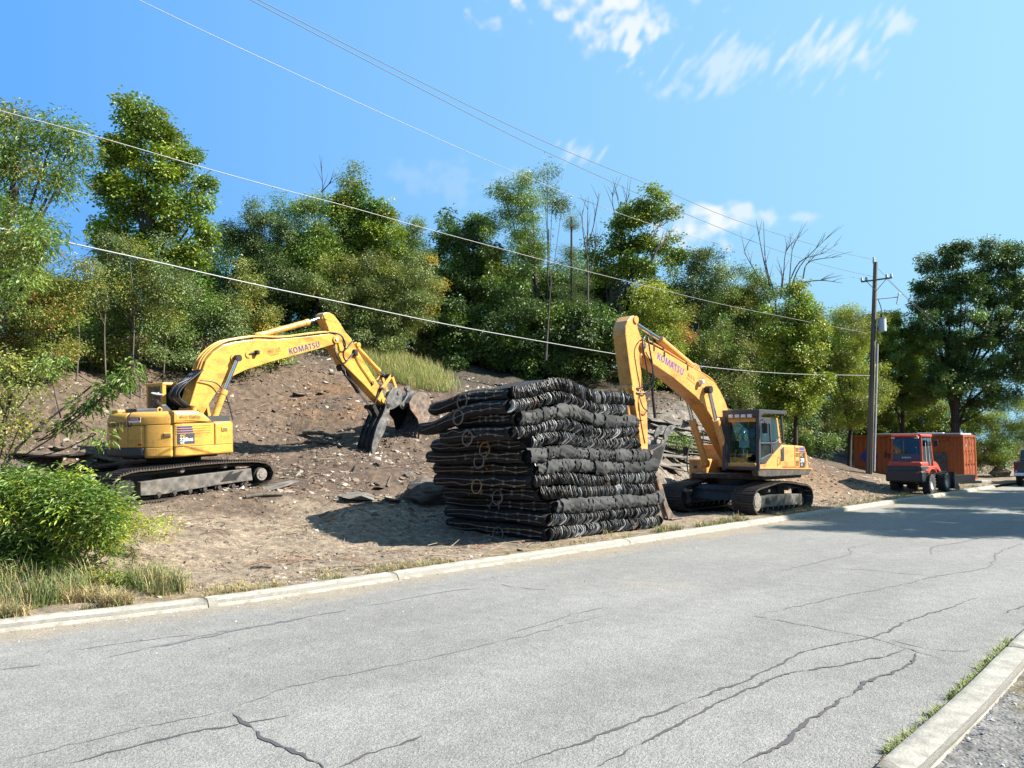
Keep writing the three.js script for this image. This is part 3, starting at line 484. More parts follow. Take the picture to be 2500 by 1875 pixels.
  mesh('cooler_grille', [boxUV(rbox(.62, .10, .5, -.82, 1.99, .1, .02)), ...[0, 1, 2, 3, 4].map(i => box(.5, .012, .03, -.82, 2.045, -.08 + i * .09))], M.charcoal, e);
  mesh('counterweight_lug', [boxUV(rbox(.2, .09, .28, -1.18, 1.985, -.35, .03))], Y, e);
  mesh('exhaust_pipe', [hose([[-.55, 1.9, .35], [-.55, 2.05, .35], [-.58, 2.14, .36], [-.66, 2.20, .40]], .045, 16, 14), bar(V(-.62, 2.15, .38), V(-.70, 2.21, .42), .06, .045, 14)], M.darksteel, e);
  mesh('aerial', [bar(V(-.42, 1.95, .2), V(-.42, 2.3, .2), .006, .006, 6)], M.black, e);
  mesh('air_intake', [boxUV(plate([[-.42, 1.95], [-.12, 1.95], [-.3, 2.13], [-.42, 2.13]], -.2, .2, .02))], M.charcoal, e);
  mesh('filler_cap', [new THREE.CylinderGeometry(.07, .07, .14, 18).translate(.33, 2.0, .35), new THREE.CylinderGeometry(.085, .085, .03, 18).translate(.33, 2.08, .35)], Y, e);
  // cab on the far side
  const cab = mesh('cab', [boxUV(beam(V(.10, 1.72, -.60), V(.10, 2.66, -.60), .10, .10, V(1, 0, 0))), boxUV(beam(V(.10, 1.72, -1.28), V(.10, 2.66, -1.28), .08, .08, V(1, 0, 0))), boxUV(beam(V(1.42, 1.5, -.60), V(1.22, 2.66, -.60), .08, .08, V(1, 0, 0))), boxUV(beam(V(1.42, 1.5, -1.28), V(1.22, 2.66, -1.28), .08, .08, V(1, 0, 0))), boxUV(rbox(1.26, .08, .80, .68, 2.66, -.94, .035)), boxUV(rbox(1.36, .34, .78, .76, 1.62, -.94, .03))], Y, e);
  mesh('window', [box(.012, .86, .60, .075, 2.22, -.94)], M.glass, cab); mesh('window', [boxUV(plate([[.15, 1.80], [1.32, 1.80], [1.2, 2.61], [.15, 2.61]], -.615, -.60, 0))], M.glass, cab); mesh('window', [boxUV(plate([[.15, 1.80], [1.32, 1.80], [1.2, 2.61], [.15, 2.61]], -1.29, -1.275, 0))], M.tint, cab);
  mesh('windscreen', [boxUV(plate([[1.39, 1.75], [1.40, 1.75], [1.24, 2.62], [1.23, 2.62]], -1.24, -.64, 0))], M.glass, cab);
  mesh('operator_seat', [boxUV(rbox(.14, .6, .42, .40, 2.15, -.94, .05)), boxUV(rbox(.45, .12, .42, .6, 1.88, -.94, .04))], M.black, cab);
  mesh('round_mirror', [new THREE.CylinderGeometry(.14, .14, .015, 24).rotateX(.25).translate(-.05, 2.42, -.62), bar(V(.08, 2.46, -.66), V(-.05, 2.43, -.62), .01)], M.galv, cab);
  // front attachment
  const boom = [[5.12, 3.86], [3.99, 3.56], [2.84, 3.27], [1.94, 3.01], [1.57, 2.85], [1.32, 2.68], [1.12, 2.50], [.85, 2.15], [.62, 1.78], [.45, 1.55], [.28, 1.55], [.2, 1.72], [.30, 2.1], [.50, 2.67], [.66, 2.95], [.77, 3.21], [.96, 3.42], [1.29, 3.64], [1.62, 3.735], [2.14, 3.82], [2.85, 3.86], [4.0, 4.01], [4.85, 4.14], [5.08, 4.12], [5.2, 3.99]];
  const bm = mesh('boom', [boxUV(plate(boom, -.235, .235, .02)), disc(.13, .54, 1.6, 3.30, 0, 20), disc(.11, .56, 5.05, 3.98, 0, 20), disc(.09, .52, 2.02, 3.42, 0, 16)], Y, e);
  mesh('boss_cap', [disc(.055, .60, 1.6, 3.30, 0, 16), disc(.05, .62, 5.05, 3.98, 0, 16)], M.galv, bm);
  textOn(bm, 'KOMATSU', .17, 1.12, M.blue, skewText(3.37, 3.47, 4.44, 3.72, .2385), font);
  textOn(bm, 'NICE GUY', .085, .42, M.brownprint, skewText(2.66, 3.48, 3.08, 3.585, .2385), fontThin); textOn(bm, 'BLASTING & EQUIPMENT', .03, .46, M.brownprint, skewText(2.64, 3.43, 3.10, 3.545, .2385), fontThin); textOn(bm, 'EARTHWORKS', .026, .3, M.brownprint, skewText(2.72, 3.40, 3.02, 3.475, .2385), fontThin);
  const arm = [[4.68, 4.72], [4.78, 4.77], [4.93, 4.77], [5.08, 4.71], [5.27, 4.53], [5.52, 4.23], [5.74, 4.05], [5.84, 3.87], [7.00, 2.46], [7.10, 2.20], [7.08, 2.05], [7.0, 2.02], [6.79, 2.18], [6.29, 2.59], [5.80, 2.96], [5.38, 3.27], [5.28, 3.45], [5.02, 3.75], [4.90, 4.10], [4.83, 4.34], [4.74, 4.50], [4.62, 4.58]];
  const ar = mesh('arm', [boxUV(plate(arm, -.17, .17, .02)), disc(.10, .40, 5.05, 3.98, 0, 18), disc(.09, .40, 4.76, 4.64, 0, 16), disc(.09, .42, 7.02, 2.16, 0, 16), disc(.08, .40, 6.02, 3.86, 0, 16)], Y, e);
  mesh('grab_bracket', [boxUV(plate([[5.35, 3.2], [5.55, 3.32], [5.62, 3.2], [5.42, 3.06]], -.13, .13, .01))], M.darksteel, ar);
  ram(e, 'boom_cylinder', [.86, 1.72], [1.18, 2.44], [1.6, 3.30], .085, .37, Y); ram(e, 'boom_cylinder', [.86, 1.72], [1.18, 2.44], [1.6, 3.30], .085, -.37, Y);
  ram(e, 'arm_cylinder', [2.46, 3.95], [4.22, 4.45], [4.74, 4.63], .085, 0, Y);
  mesh('cylinder_mount', [boxUV(plate([[2.2, 3.78], [2.7, 3.84], [2.52, 4.02], [2.38, 4.0]], -.14, -.10, .005)), boxUV(plate([[2.2, 3.78], [2.7, 3.84], [2.52, 4.02], [2.38, 4.0]], .10, .14, .005))], Y, bm);
  ram(e, 'bucket_cylinder', [6.02, 3.88], [7.02, 3.10], [7.34, 2.94], .07, 0, Y);
  ram(e, 'thumb_cylinder', [5.48, 3.16], [6.12, 2.45], [6.58, 1.98], .062, 0, M.darksteel, .03);
  for (const z of [-.22, .22]) { mesh('bucket_link', [boxUV(plate([[7.30, 2.99], [7.40, 3.0], [7.66, 2.40], [7.58, 2.34]], z - .03, z + .03, .008))], Y, e); mesh('tilt_lever', [boxUV(plate([[7.30, 2.98], [7.40, 2.93], [6.92, 2.48], [6.82, 2.54]], z * 1.12 - .025, z * 1.12 + .025, .008))], Y, e); }
  mesh('link_pin', [disc(.05, .6, 7.35, 2.95, 0, 14)], M.darksteel, e); mesh('link_pin', [disc(.05, .62, 6.87, 2.52, 0, 14)], M.darksteel, e);
  // quick coupler, bucket, thumb
  const cpl = X2(rounded([[7.0, 2.0], [7.12, 2.25], [7.33, 2.50], [7.52, 2.58], [7.70, 2.50], [7.80, 2.3], [7.74, 2.08], [7.5, 1.93], [7.2, 1.86]], 3));
  mesh('quick_coupler', [boxUV(plate(cpl, .20, .26, .01)), boxUV(plate(cpl, -.26, -.20, .01)), boxUV(rbox(.4, .2, .4, 7.42, 2.2, 0, .03)), disc(.07, .58, 7.62, 2.40, 0, 18), disc(.06, .58, 7.12, 2.08, 0, 18)], M.steel, e);
  const sec = new THREE.CatmullRomCurve3([[7.80, 2.06], [8.0, 2.28], [8.28, 2.39], [8.62, 2.36], [8.82, 2.14], [8.86, 1.86], [8.76, 1.58], [8.58, 1.34], [8.36, 1.10]].map(p => V(p[0], p[1], 0))).getPoints(28);
  const inner = sec.map((p, i) => { const t = i / 28; const q = sec[Math.min(i + 1, 28)].clone().sub(sec[Math.max(i - 1, 0)]).normalize(); return [p.x + q.y * .028, p.y - q.x * .028]; }).reverse();
  const bk = mesh('bucket', [boxUV(plate([...sec.map(p => [p.x, p.y]), ...inner], -.52, .52, .004))], M.steel, e);
  const side = [...sec.map(p => [p.x, p.y]), [8.25, 1.28], [8.18, 1.52], [7.84, 1.86]];
  mesh('side_plate', [boxUV(plate(side, .52, .555, .006)), boxUV(plate([[8.30, 1.34], [8.36, 1.10], [8.28, 1.02], [8.2, 1.28]], .556, .59, .006))], M.worn, bk); mesh('side_plate', [boxUV(plate(side, -.555, -.52, .006))], M.darksteel, bk);
  textOn(bk, 'TACO', .09, .26, M.darkprint, skewText(8.48, 1.62, 8.66, 1.82, .5575), fontThin);
  for (const z of [-.25, .25]) mesh('hanger_ear', [boxUV(plate(rounded([[7.62, 1.98], [7.80, 2.14], [7.95, 2.35], [7.86, 2.56], [8.05, 2.62], [8.16, 2.45], [8.3, 2.40], [8.0, 2.0], [7.75, 1.85]], 3), z * 1.2 - .03, z * 1.2 + .03, .008)), disc(.085, .12, 7.98, 2.52, z * 1.2, 20), disc(.06, .14, 7.73, 2.0, z * 1.2, 18)], M.steel, bk);
  for (let i = 0; i < 6; i++) { const z = -.46 + i * .184; mesh('tooth', [boxUV(plate([[8.40, 1.15], [8.30, 1.12], [8.27, .86], [8.31, .84], [8.42, 1.02]], z - .04, z + .04, .012))], M.worn, bk); }
  const th = [[7.12, 2.04], [7.0, 2.02], [6.82, 1.72], [6.57, 1.38], [6.40, .98], [6.31, .72], [6.34, .52], [6.42, .48], [6.52, .68], [6.62, .88], [6.82, 1.10], [7.0, 1.45], [7.10, 1.75]];
  const tm = mesh('thumb', [boxUV(plate(X2(rounded(th, 3)), .30, .345, .008))], M.steel, e);
  for (const z of [-.30, -.10, .12]) mesh('thumb_prong', [boxUV(plate(X2(rounded(th, 3)), z - .02, z + .02, .006))], M.darksteel, tm);
  mesh('thumb_web', [boxUV(plate([[6.88, 1.75], [6.62, 1.38], [6.42, .95], [6.36, .75], [6.42, .73], [6.5, .93], [6.70, 1.34], [6.95, 1.7]], -.30, .31, .004))], M.darksteel, tm);
  mesh('thumb_pivot', [disc(.07, .74, 7.06, 1.98, 0, 16), disc(.06, .4, 6.6, 1.96, 0, 14), boxUV(plate([[6.52, 2.02], [6.66, 2.06], [6.92, 1.66], [6.8, 1.58]], -.16, -.12, .005)), boxUV(plate([[6.52, 2.02], [6.66, 2.06], [6.92, 1.66], [6.8, 1.58]], .12, .16, .005)), boxUV(plate([[6.52, 1.98], [6.62, 2.06], [7.0, 2.62], [6.9, 2.66]], .20, .235, .005))], M.darksteel, tm);
  textOn(tm, 'TACO', .10, .34, M.darkprint, skewText(6.62, 1.12, 6.80, 1.48, .3475), fontThin);
  // hydraulic lines
  const H1 = [[.45, 1.95], [.38, 2.25], [.30, 2.52], [.42, 2.75], [.62, 2.98], [.74, 3.25], [.96, 3.48], [1.32, 3.70], [1.8, 3.82], [2.3, 3.90], [3.2, 3.94], [4.4, 4.12], [4.9, 4.18]];
  for (const [z, d] of [[.17, 0], [.10, .02], [-.05, .02], [-.14, 0]]) mesh('boom_pipe', [hose(H1.slice(4).map(p => V(p[0] - d, p[1] + d + .015, z)), .02, 50, 8)], Y, bm);
  const rh = mulberry(8);
  for (let i = 0; i < 8; i++) { const z = -.2 + i * .062, b = rh() * .10; mesh('hydraulic_hose', [hose([V(.55 + b, 1.93, z), V(.22 - b * .6, 2.12, z + .02), V(.02 - b * .8, 2.34 + b * .3, z), V(.16 - b, 2.56 + b * .4, z), V(.46, 2.76 + rh() * .06, z), V(.68, 2.98, z)], .022, 36, 8)], M.hose, e); }
  mesh('hydraulic_hose', [hose([V(.55, 2.72, .29), V(.95, 2.66, .33), V(1.16, 2.46, .36), V(1.28, 2.1, .42), V(1.33, 1.7, .5)], .016, 30, 6)], M.hose, e);
  mesh('hydraulic_hose', [hose([V(4.86, 4.18, .2), V(5.18, 4.12, .3), V(5.34, 3.85, .33), V(5.28, 3.52, .3), V(5.45, 3.35, .24), V(5.75, 3.58, .22)], .024, 36, 8)], M.hose, e); mesh('hydraulic_hose', [hose([V(4.9, 4.16, .15), V(5.26, 4.1, .28), V(5.30, 3.8, .31), V(5.45, 3.72, .26), V(5.78, 4.0, .22)], .02, 36, 8)], M.hose, e); mesh('hydraulic_hose', [hose([V(5.05, 3.85, .2), V(5.02, 3.5, .3), V(5.2, 3.3, .3), V(5.38, 3.28, .22)], .022, 30, 8)], M.hose, e);
  mesh('hydraulic_hose', [hose([V(5.5, 3.14, .1), V(5.48, 2.9, .2), V(5.75, 2.68, .2), V(6.05, 2.55, .1)], .014, 30, 6)], M.hose, e);
  for (const z of [.11, .15]) mesh('arm_pipe', [hose([V(5.82, 3.6, z + .06), V(6.0, 3.3, z + .06), V(6.4, 2.85, z + .06), V(6.55, 2.68, z + .06)], .014, 24, 6)], Y, ar);
  mesh('valve_block', [boxUV(rbox(.14, .2, .1, 5.85, 3.62, .21, .02)), boxUV(rbox(.08, .12, .06, 6.55, 2.7, .19, .015))], M.darksteel, ar);
  mesh('work_lamp', [boxUV(rbox(.1, .12, .14, 2.25, 3.48, .30, .03)), bar(V(2.02, 3.42, .24), V(2.24, 3.48, .28), .03)], M.darksteel, bm);
}

// ---- orange machine, parked along the kerb, cab to the road
{
  const e = thing('excavator', 'orange excavator with black-caged cab parked behind the mat stack along the kerb', 'excavator', poseB.o);
  e.rotation.set(0, poseB.yaw, poseB.tilt, 'YXZ');
  const O = M.orange;
  const loop = [[-1.6, 0], [-.8, -.01], [0, -.01], [.8, -.01], [1.65, .0], [1.90, .12], [2.0, .34], [1.93, .56], [1.74, .69], [1.11, .78], [.3, .865], [-.4, .84], [-1.1, .76], [-1.65, .685], [-1.90, .56], [-1.98, .34], [-1.88, .12]];
  const tr = { frame: [[1.42, .16], [1.46, .48], [.5, .50], [-1.05, .46], [-1.45, .44], [-1.45, .08], [-1.05, .13], [.4, .15]], rollers: [1.25, .9, .55, .2, -.15, -.5, -.85, -1.2], ry: .105, carriers: [[.75, .64], [-.6, .66]], slot: [[1.0, .26], [1.04, .42], [.78, .42], [.84, .36], [.70, .34], [.74, .24]], spr: [1.64, .35, .27], hub: .27, idl: [-1.62, .345, .26] };
  crawler(e, loop, -1.2, .7, -1, M.frame, tr); crawler(e, loop, 1.2, .7, 1, M.frame, tr);
  mesh('car_body', [boxUV(plate([[-1.3, .34], [1.3, .34], [1.0, .76], [-1.0, .76]], -.95, .95, .04)), boxUV(rbox(.5, .36, 2.0, .9, .5, 0, .06)), boxUV(rbox(.5, .36, 2.0, -.9, .5, 0, .06))], M.darksteel, e);
  mesh('swing_ring', [new THREE.CylinderGeometry(.72, .72, .26, 40).translate(0, .88, 0)], M.darksteel, e);
  mesh('revolving_frame', [boxUV(rbox(2.6, .16, 2.5, -.5, 1.02, -.02, .04))], M.dusty, e);
  mesh('lower_skirt', [boxUV(plate([[1.66, 1.30], [1.58, 1.10], [1.2, 1.06], [-1.74, 1.04], [-2.02, 1.19], [-2.02, 1.215], [1.66, 1.31]], -1.51, -1.30, .02))], M.dusty, e);
  mesh('side_rail', [boxUV(plate([[1.62, 1.305], [1.62, 1.345], [-2.04, 1.235], [-2.04, 1.20]], -1.53, -1.28, .008))], O, e);
  const sidePanel = mesh('side_panel', [boxUV(plate([[.10, 1.30], [.10, 2.01], [-.5, 1.99], [-.86, 1.98], [-.86, 1.27]], -1.50, -.55, .06))], O, e);
  const rear = mesh('rear_panel', [boxUV(plate([[-.87, 1.27], [-.87, 1.98], [-1.49, 1.955], [-1.62, 1.93], [-1.62, 1.245]], -1.495, -.55, .05))], O, e);
  mesh('counterweight', [boxUV(plate([[-1.63, 1.06], [-1.63, 1.93], [-1.72, 1.88], [-1.83, 1.74], [-1.90, 1.5], [-1.94, 1.22], [-1.86, 1.08]], -1.47, 1.47, .09))], O, e);
  mesh('engine_hood', [boxUV(rbox(1.5, .12, 2.0, -.85, 1.95, .38, .05)), boxUV(rbox(1.5, .7, 1.9, -.85, 1.6, .4, .04))], O, e);
  for (const [y, n] of [[1.80, 3], [1.64, 3], [1.36, 4]]) for (let i = 0; i < n; i++) mesh('vent_slot', [box(.20, .020, .02, -1.02, y + i * .042, -1.494)], M.darksteel, rear);
  const bdg = mesh('model_badge', [box(.36, .46, .012, -1.36, 1.52, -1.4985)], M.charcoal, rear);
  for (const y of [1.93 - .03, 1.85, 1.79]) mesh('stripe', [box(.36, .035, .012, -1.36, y, -1.4985)], M.fadedblue, rear);
  const bt = (s, h, w, x, y, m) => textOn(bdg, s, h, w, m, g => { g.rotateY(Math.PI); g.translate(x, y, -1.507); });
  bt('PC', .10, .17, -1.22, 1.62, std({ color: col(.6, .3, .05), roughness: .6 })); bt('270', .13, .26, -1.22, 1.44, M.white); bt('LC', .06, .1, -1.26, 1.34, M.white);
  mesh('side_vent', [boxUV(plate([[.20, 1.50], [.20, 1.86], [-.02, 1.94], [-.02, 1.52]].map(p => [p[0] - .06, p[1]]), -1.512, -1.49, .004)), ...[0, 1, 2, 3, 4, 5].map(i => box(.17, .012, .012, .05, 1.53 + i * .05, -1.515))], M.charcoal, sidePanel);
  mesh('grab_handle', [hose([V(.32, 1.42, -1.5), V(.32, 1.42, -1.55), V(.32, 1.62, -1.55), V(.32, 1.62, -1.5)], .014, 16, 6)], O, sidePanel);
  mesh('exhaust_pipe', [bar(V(-.55, 1.95, .1), V(-.55, 2.3, .1), .07, .07, 16), hose([V(-.55, 2.28, .1), V(-.55, 2.36, .1), V(-.66, 2.42, .1)], .06, 12, 12)], M.chrome, e);
  mesh('air_precleaner', [new THREE.SphereGeometry(.13, 18, 12).scale(1, .9, 1).translate(-.30, 2.16, -.95), new THREE.CylinderGeometry(.05, .05, .2, 12).translate(-.30, 2.05, -.95)], M.galv, e);
  // cab: painted shell, door, glass, black guard cage
  const cab = mesh('cab', [boxUV(plate([[1.60, 1.30], [1.60, 1.42], [1.36, 1.45], [1.10, 1.48], [.98, 1.60], [.76, 1.70], [.20, 1.96], [.06, 2.0], [.06, 1.30]], -1.50, -1.44, .01)), boxUV(plate([[.06, 1.30], [.06, 2.0], [.26, 2.80], [.36, 2.80], [.20, 2.0], [.20, 1.30]], -1.49, -1.43, .01)), boxUV(rbox(1.34, .07, .92, .93, 2.80, -.98, .03)), boxUV(rbox(1.45, .22, .94, .86, 1.38, -.98, .03)), boxUV(beam(V(.12, 1.35, -.55), V(.30, 2.8, -.55), .09, .09, V(1, 0, 0))), boxUV(rbox(.06, .16, .9, 1.585, 1.38, -.98, .02)), boxUV(rbox(.06, .1, .9, 1.52, 2.72, -.98, .02))], O, e);
  mesh('front_post', [boxUV(beam(V(1.56, 1.35, -.55), V(1.48, 2.8, -.55), .09, .09, V(1, 0, 0)))], M.charcoal, cab);
  mesh('lower_panel', [boxUV(plate([[.10, 2.0], [.66, 1.72], [.74, 2.06], [.40, 2.10], [.14, 2.05]], -1.515, -1.48, .006))], M.charcoal, cab);
  const dr = mesh('cab_door', [boxUV(plate([[1.50, 1.50], [1.48, 2.80], [.78, 2.80], [.72, 1.70], [1.12, 1.46], [1.40, 1.44]], -1.52, -1.47, .012, [[[1.43, 1.60], [.80, 1.74], [.80, 2.02], [1.43, 2.02]].map(p => p), [[1.43, 2.07], [.80, 2.07], [.84, 2.62], [1.42, 2.62]]]))], M.charcoal, cab);
  mesh('door_glass', [boxUV(plate([[1.44, 1.5], [.79, 1.72], [.82, 2.66], [1.44, 2.66]], -1.500, -1.490, 0))], M.glass, dr);
  mesh('rear_side_window', [boxUV(plate([[.74, 2.10], [.40, 2.12], [.22, 2.22], [.32, 2.76], [.76, 2.76]], -1.497, -1.485, 0))], M.glass, cab);
  mesh('window_post', [boxUV(beam(V(.77, 2.05, -1.49), V(.77, 2.80, -1.49), .04, .05, V(1, 0, 0))), hose([V(.72, 2.06, -1.5), V(.42, 2.08, -1.5), V(.22, 2.2, -1.5), V(.19, 2.24, -1.5)], .022, 16, 6)], M.charcoal, cab);
  mesh('windscreen', [boxUV(plate([[1.575, 1.44], [1.585, 1.44], [1.525, 2.68], [1.515, 2.68]], -1.40, -.58, 0))], M.glass, cab);
  mesh('rear_window', [box(.012, .7, .8, .22, 2.4, -.98)], M.glass, cab); mesh('right_window', [boxUV(plate([[1.5, 1.5], [.2, 1.5], [.36, 2.74], [1.46, 2.74]], -.555, -.545, 0))], M.glass, cab);
  mesh('operator_seat', [boxUV(rbox(.16, .72, .5, .55, 1.98, -.98, .06)), boxUV(rbox(.5, .14, .5, .75, 1.66, -.98, .05)), boxUV(rbox(.1, .2, .28, .52, 2.42, -.98, .04))], M.black, cab); mesh('control_console', [boxUV(rbox(.34, .5, .16, .98, 1.68, -.68, .03)), boxUV(rbox(.34, .42, .14, .98, 1.66, -1.28, .03)), bar(V(1.05, 1.9, -.68), V(1.08, 2.12, -.68), .02), bar(V(1.05, 1.9, -1.28), V(1.08, 2.1, -1.28), .02)], M.charcoal, cab);
  mesh('cab_lining', [boxUV(rbox(1.3, .03, .84, .86, 1.505, -.98, .01)), boxUV(rbox(.03, 1.25, .84, .30, 2.1, -.98, .01)), boxUV(rbox(1.2, .62, .03, .85, 1.80, -.60, .01)), boxUV(rbox(1.2, .03, .84, .9, 2.745, -.98, .01))], M.black, cab);
  mesh('travel_lever', [bar(V(1.3, 1.4, -1.02), V(1.36, 1.85, -1.03), .014), bar(V(1.3, 1.4, -.92), V(1.36, 1.85, -.91), .014)], M.galv, cab);
  mesh('interior_papers', [box(.02, .2, .3, 1.2, 2.02, -.86, 0, .2, 0)], M.white, cab);
  const cage = mesh('guard_cage', [...[-1.55, -.47].map(z => boxUV(beam(V(1.70, 1.24, z), V(1.62, 3.0, z), .10, .085, V(1, 0, 0)))), boxUV(beam(V(1.665, 1.32, -1.52), V(1.665, 1.32, -.5), .08, .08)), boxUV(beam(V(1.61, 2.82, -1.52), V(1.61, 2.82, -.5), .05, .06)), boxUV(rbox(1.82, .085, 1.18, .76, 2.99, -1.0, .02)), boxUV(rbox(.06, .2, 1.16, 1.635, 2.93, -1.0, .02)), boxUV(plate([[1.66, 3.03], [-.15, 3.03], [-.15, 2.93], [1.35, 2.92], [1.52, 2.86], [1.55, 2.78], [1.62, 2.78]], -1.60, -1.56, .008)), boxUV(beam(V(-.02, 2.05, -1.52), V(.10, 2.96, -1.52), .06, .06, V(1, 0, 0)))], M.charcoal, e);
  for (let i = 0; i < 4; i++) mesh('work_lamp', [boxUV(rbox(.07, .10, .15, 1.66, 2.845, -1.30 + i * .2, .02))], M.lamp, cage);
  mesh('wing_mirror', [boxUV(rbox(.05, .30, .17, 1.56, 2.48, -1.72, .02)), hose([V(1.6, 2.7, -1.56), V(1.58, 2.72, -1.7), V(1.56, 2.6, -1.72)], .012, 12, 6)], M.black, cage);
  mesh('wiper', [bar(V(1.60, 2.05, -.75), V(1.555, 2.58, -1.05), .01)], M.black, cab);
  // right-hand boxes, handrail, mirror
  const tb = mesh('tool_box', [boxUV(rbox(1.30, .50, .66, -.08, 1.29, 1.12, .05)), boxUV(rbox(1.28, .18, .64, -.06, 1.0, 1.12, .03))], O, e); mesh('box_latch', [boxUV(rbox(.02, .10, .13, .575, 1.28, 1.2, .01))], M.steel, tb);
  mesh('fuel_tank', [boxUV(rbox(1.05, .82, .7, -.72, 1.48, 1.12, .05))], O, e);
  mesh('handrail', [hose([V(.55, 1.05, 1.48), V(.64, 1.5, 1.46), V(.45, 2.0, 1.46), V(.15, 2.42, 1.46), V(-.15, 2.46, 1.46), V(-.35, 2.44, 1.46), V(-.38, 1.9, 1.46)], .02, 60, 8)], M.charcoal, e); mesh('rail_mirror', [boxUV(rbox(.05, .30, .18, .52, 1.78, 1.58, .02))], M.black, e);
  // front attachment
  const boom = [[5.45, 4.78], [5.07, 4.72], [4.61, 4.62], [3.41, 4.32], [2.37, 4.06], [1.82, 3.88], [1.48, 3.62], [1.12, 3.23], [.82, 2.7], [.45, 2.05], [.22, 1.62], [.34, 1.42], [.62, 1.46], [1.15, 2.02], [1.70, 2.57], [2.02, 2.85], [2.42, 3.16], [2.86, 3.40], [4.03, 3.88], [5.04, 4.20], [5.36, 4.38], [5.60, 4.58], [5.58, 4.74]];
  const bm = mesh('boom', [boxUV(plate(boom, -.25, .25, .02)), disc(.12, .58, 5.50, 4.66, 0, 20), disc(.12, .56, 2.40, 3.62, 0, 20)], O, e);
  mesh('boss_cap', [disc(.07, .62, 5.50, 4.66, 0, 18)], M.hub, bm);
  textOn(bm, 'KOMATSU', .20, 1.36, M.fadedblue, skewText(4.86, 4.36, 3.62, 3.99, -.2535, true), font); textOn(bm, 'ROCK', .10, .42, M.brownprint, skewText(3.32, 3.98, 2.92, 3.84, -.2535, true), fontSerif); textOn(bm, 'BLASTING & DRILLING', .04, .52, M.brownprint, skewText(3.40, 3.91, 2.88, 3.73, -.2535, true), fontSerif);
  const arm = [[5.85, 5.45], [5.98, 5.42], [6.14, 5.28], [6.24, 5.10], [6.25, 4.9], [6.18, 4.55], [6.10, 4.14], [5.99, 3.68], [5.88, 3.2], [5.72, 2.5], [5.60, 1.88], [5.50, 1.74], [5.36, 1.74], [5.28, 1.85], [5.28, 2.5], [5.30, 3.15], [5.38, 3.34], [5.50, 3.55], [5.50, 3.79], [5.54, 4.02], [5.50, 4.35], [5.42, 4.62], [5.52, 4.86], [5.68, 5.12], [5.74, 5.36]];
  const ar = mesh('arm', [boxUV(plate(arm, -.21, .21, .025)), disc(.10, .50, 5.80, 5.34, 0, 18), disc(.10, .46, 5.44, 1.84, 0, 18), disc(.09, .46, 5.92, 3.5, 0, 16)], O, e);
  ram(e, 'arm_cylinder', [2.60, 4.30], [4.30, 4.96], [5.78, 5.36], .10, 0, O); mesh('cylinder_mount', [boxUV(plate([[2.3, 4.02], [2.9, 4.18], [2.66, 4.38], [2.52, 4.34]], .11, .16, .005)), boxUV(plate([[2.3, 4.02], [2.9, 4.18], [2.66, 4.38], [2.52, 4.34]], -.16, -.11, .005))], O, bm);
  for (const z of [-.40, .40]) ram(e, 'boom_cylinder', [1.30, 1.42], [2.02, 2.72], [2.40, 3.62], .105, z, O);
  ram(e, 'bucket_cylinder', [5.98, 3.5], [5.86, 2.35], [5.82, 1.95], .085, 0, O); ram(e, 'thumb_cylinder', [5.24, 3.05], [5.20, 2.35], [5.10, 2.0], .06, 0, O);
  const bk = mesh('bucket', [boxUV(plate([[5.50, 1.86], [5.30, 1.90], [4.95, 2.02], [4.80, 1.94], [5.08, 1.40], [5.32, 1.12], [5.66, 1.12], [5.72, 1.6]], -.42, .42, .03)), boxUV(plate([[5.44, 1.14], [5.66, 1.14], [5.74, .62], [5.64, .16], [5.52, .05], [5.0, .02], [5.36, .5]], -.46, .5, .02))], M.darksteel, e);
  mesh('side_plate', [boxUV(plate([[5.53, 1.14], [5.33, 1.09], [5.19, .85], [5.10, .62], [4.95, .36], [4.72, .14], [4.43, .02], [4.96, .015]], -.62, -.575, .006))], M.worn, bk); mesh('wear_plate', [boxUV(plate([[5.56, 1.10], [5.42, 1.12], [4.97, .04], [5.70, .12], [5.72, .7]], -.53, -.475, .008))], M.worn, bk); mesh('cutting_edge', [boxUV(rbox(.62, .03, .3, 4.62, .03, -.55, .01))], M.worn, bk);
  const th = [[4.10, 2.52], [4.30, 2.55], [4.46, 2.52], [4.62, 2.42], [4.72, 2.27], [4.70, 2.15], [4.82, 2.12], [4.92, 1.88], [5.18, 1.64], [5.26, 1.45], [5.24, 1.30], [5.10, 1.30], [5.02, 1.42], [4.83, 1.59], [4.78, 1.78], [4.63, 2.03], [4.60, 2.15], [4.50, 2.28], [4.24, 2.44]];
  const tm = mesh('thumb', [boxUV(plate(X2(rounded(th, 3)), -.36, -.31, .008))], M.steel, e); mesh('thumb_prong', [boxUV(plate(X2(rounded(th, 3)), -.05, 0, .006))], M.steel, tm); mesh('thumb_brace', [disc(.035, .34, 4.92, 1.80, -.19, 10)], M.darksteel, tm); textOn(tm, 'CWS', .09, .30, M.darkprint, skewText(4.98, 1.70, 4.78, 1.96, -.3625, true), font);
  mesh('thumb_pin', [disc(.05, .78, 5.16, 1.42, 0, 14), disc(.06, .9, 5.46, 1.80, 0, 16)], M.worn, tm);
  for (const [z, d] of [[-.20, 0], [-.12, .03], [.12, .03], [.2, 0]]) mesh('boom_pipe', [hose([[.95, 3.02], [1.12, 3.3], [1.5, 3.68], [1.84, 3.95], [2.4, 4.12], [3.4, 4.38], [4.6, 4.70], [5.2, 4.84]].map(p => V(p[0] - d, p[1] + d, z)), .02, 50, 8)], O, bm);
  for (const [x, y] of [[5.0, 4.74], [4.5, 4.62], [3.3, 4.32]]) mesh('pipe_clamp', [boxUV(rbox(.06, .09, .46, x, y + .03, 0, .01)), boxUV(rbox(.05, .14, .02, x, y - .1, -.26, .005))], M.darksteel, bm);
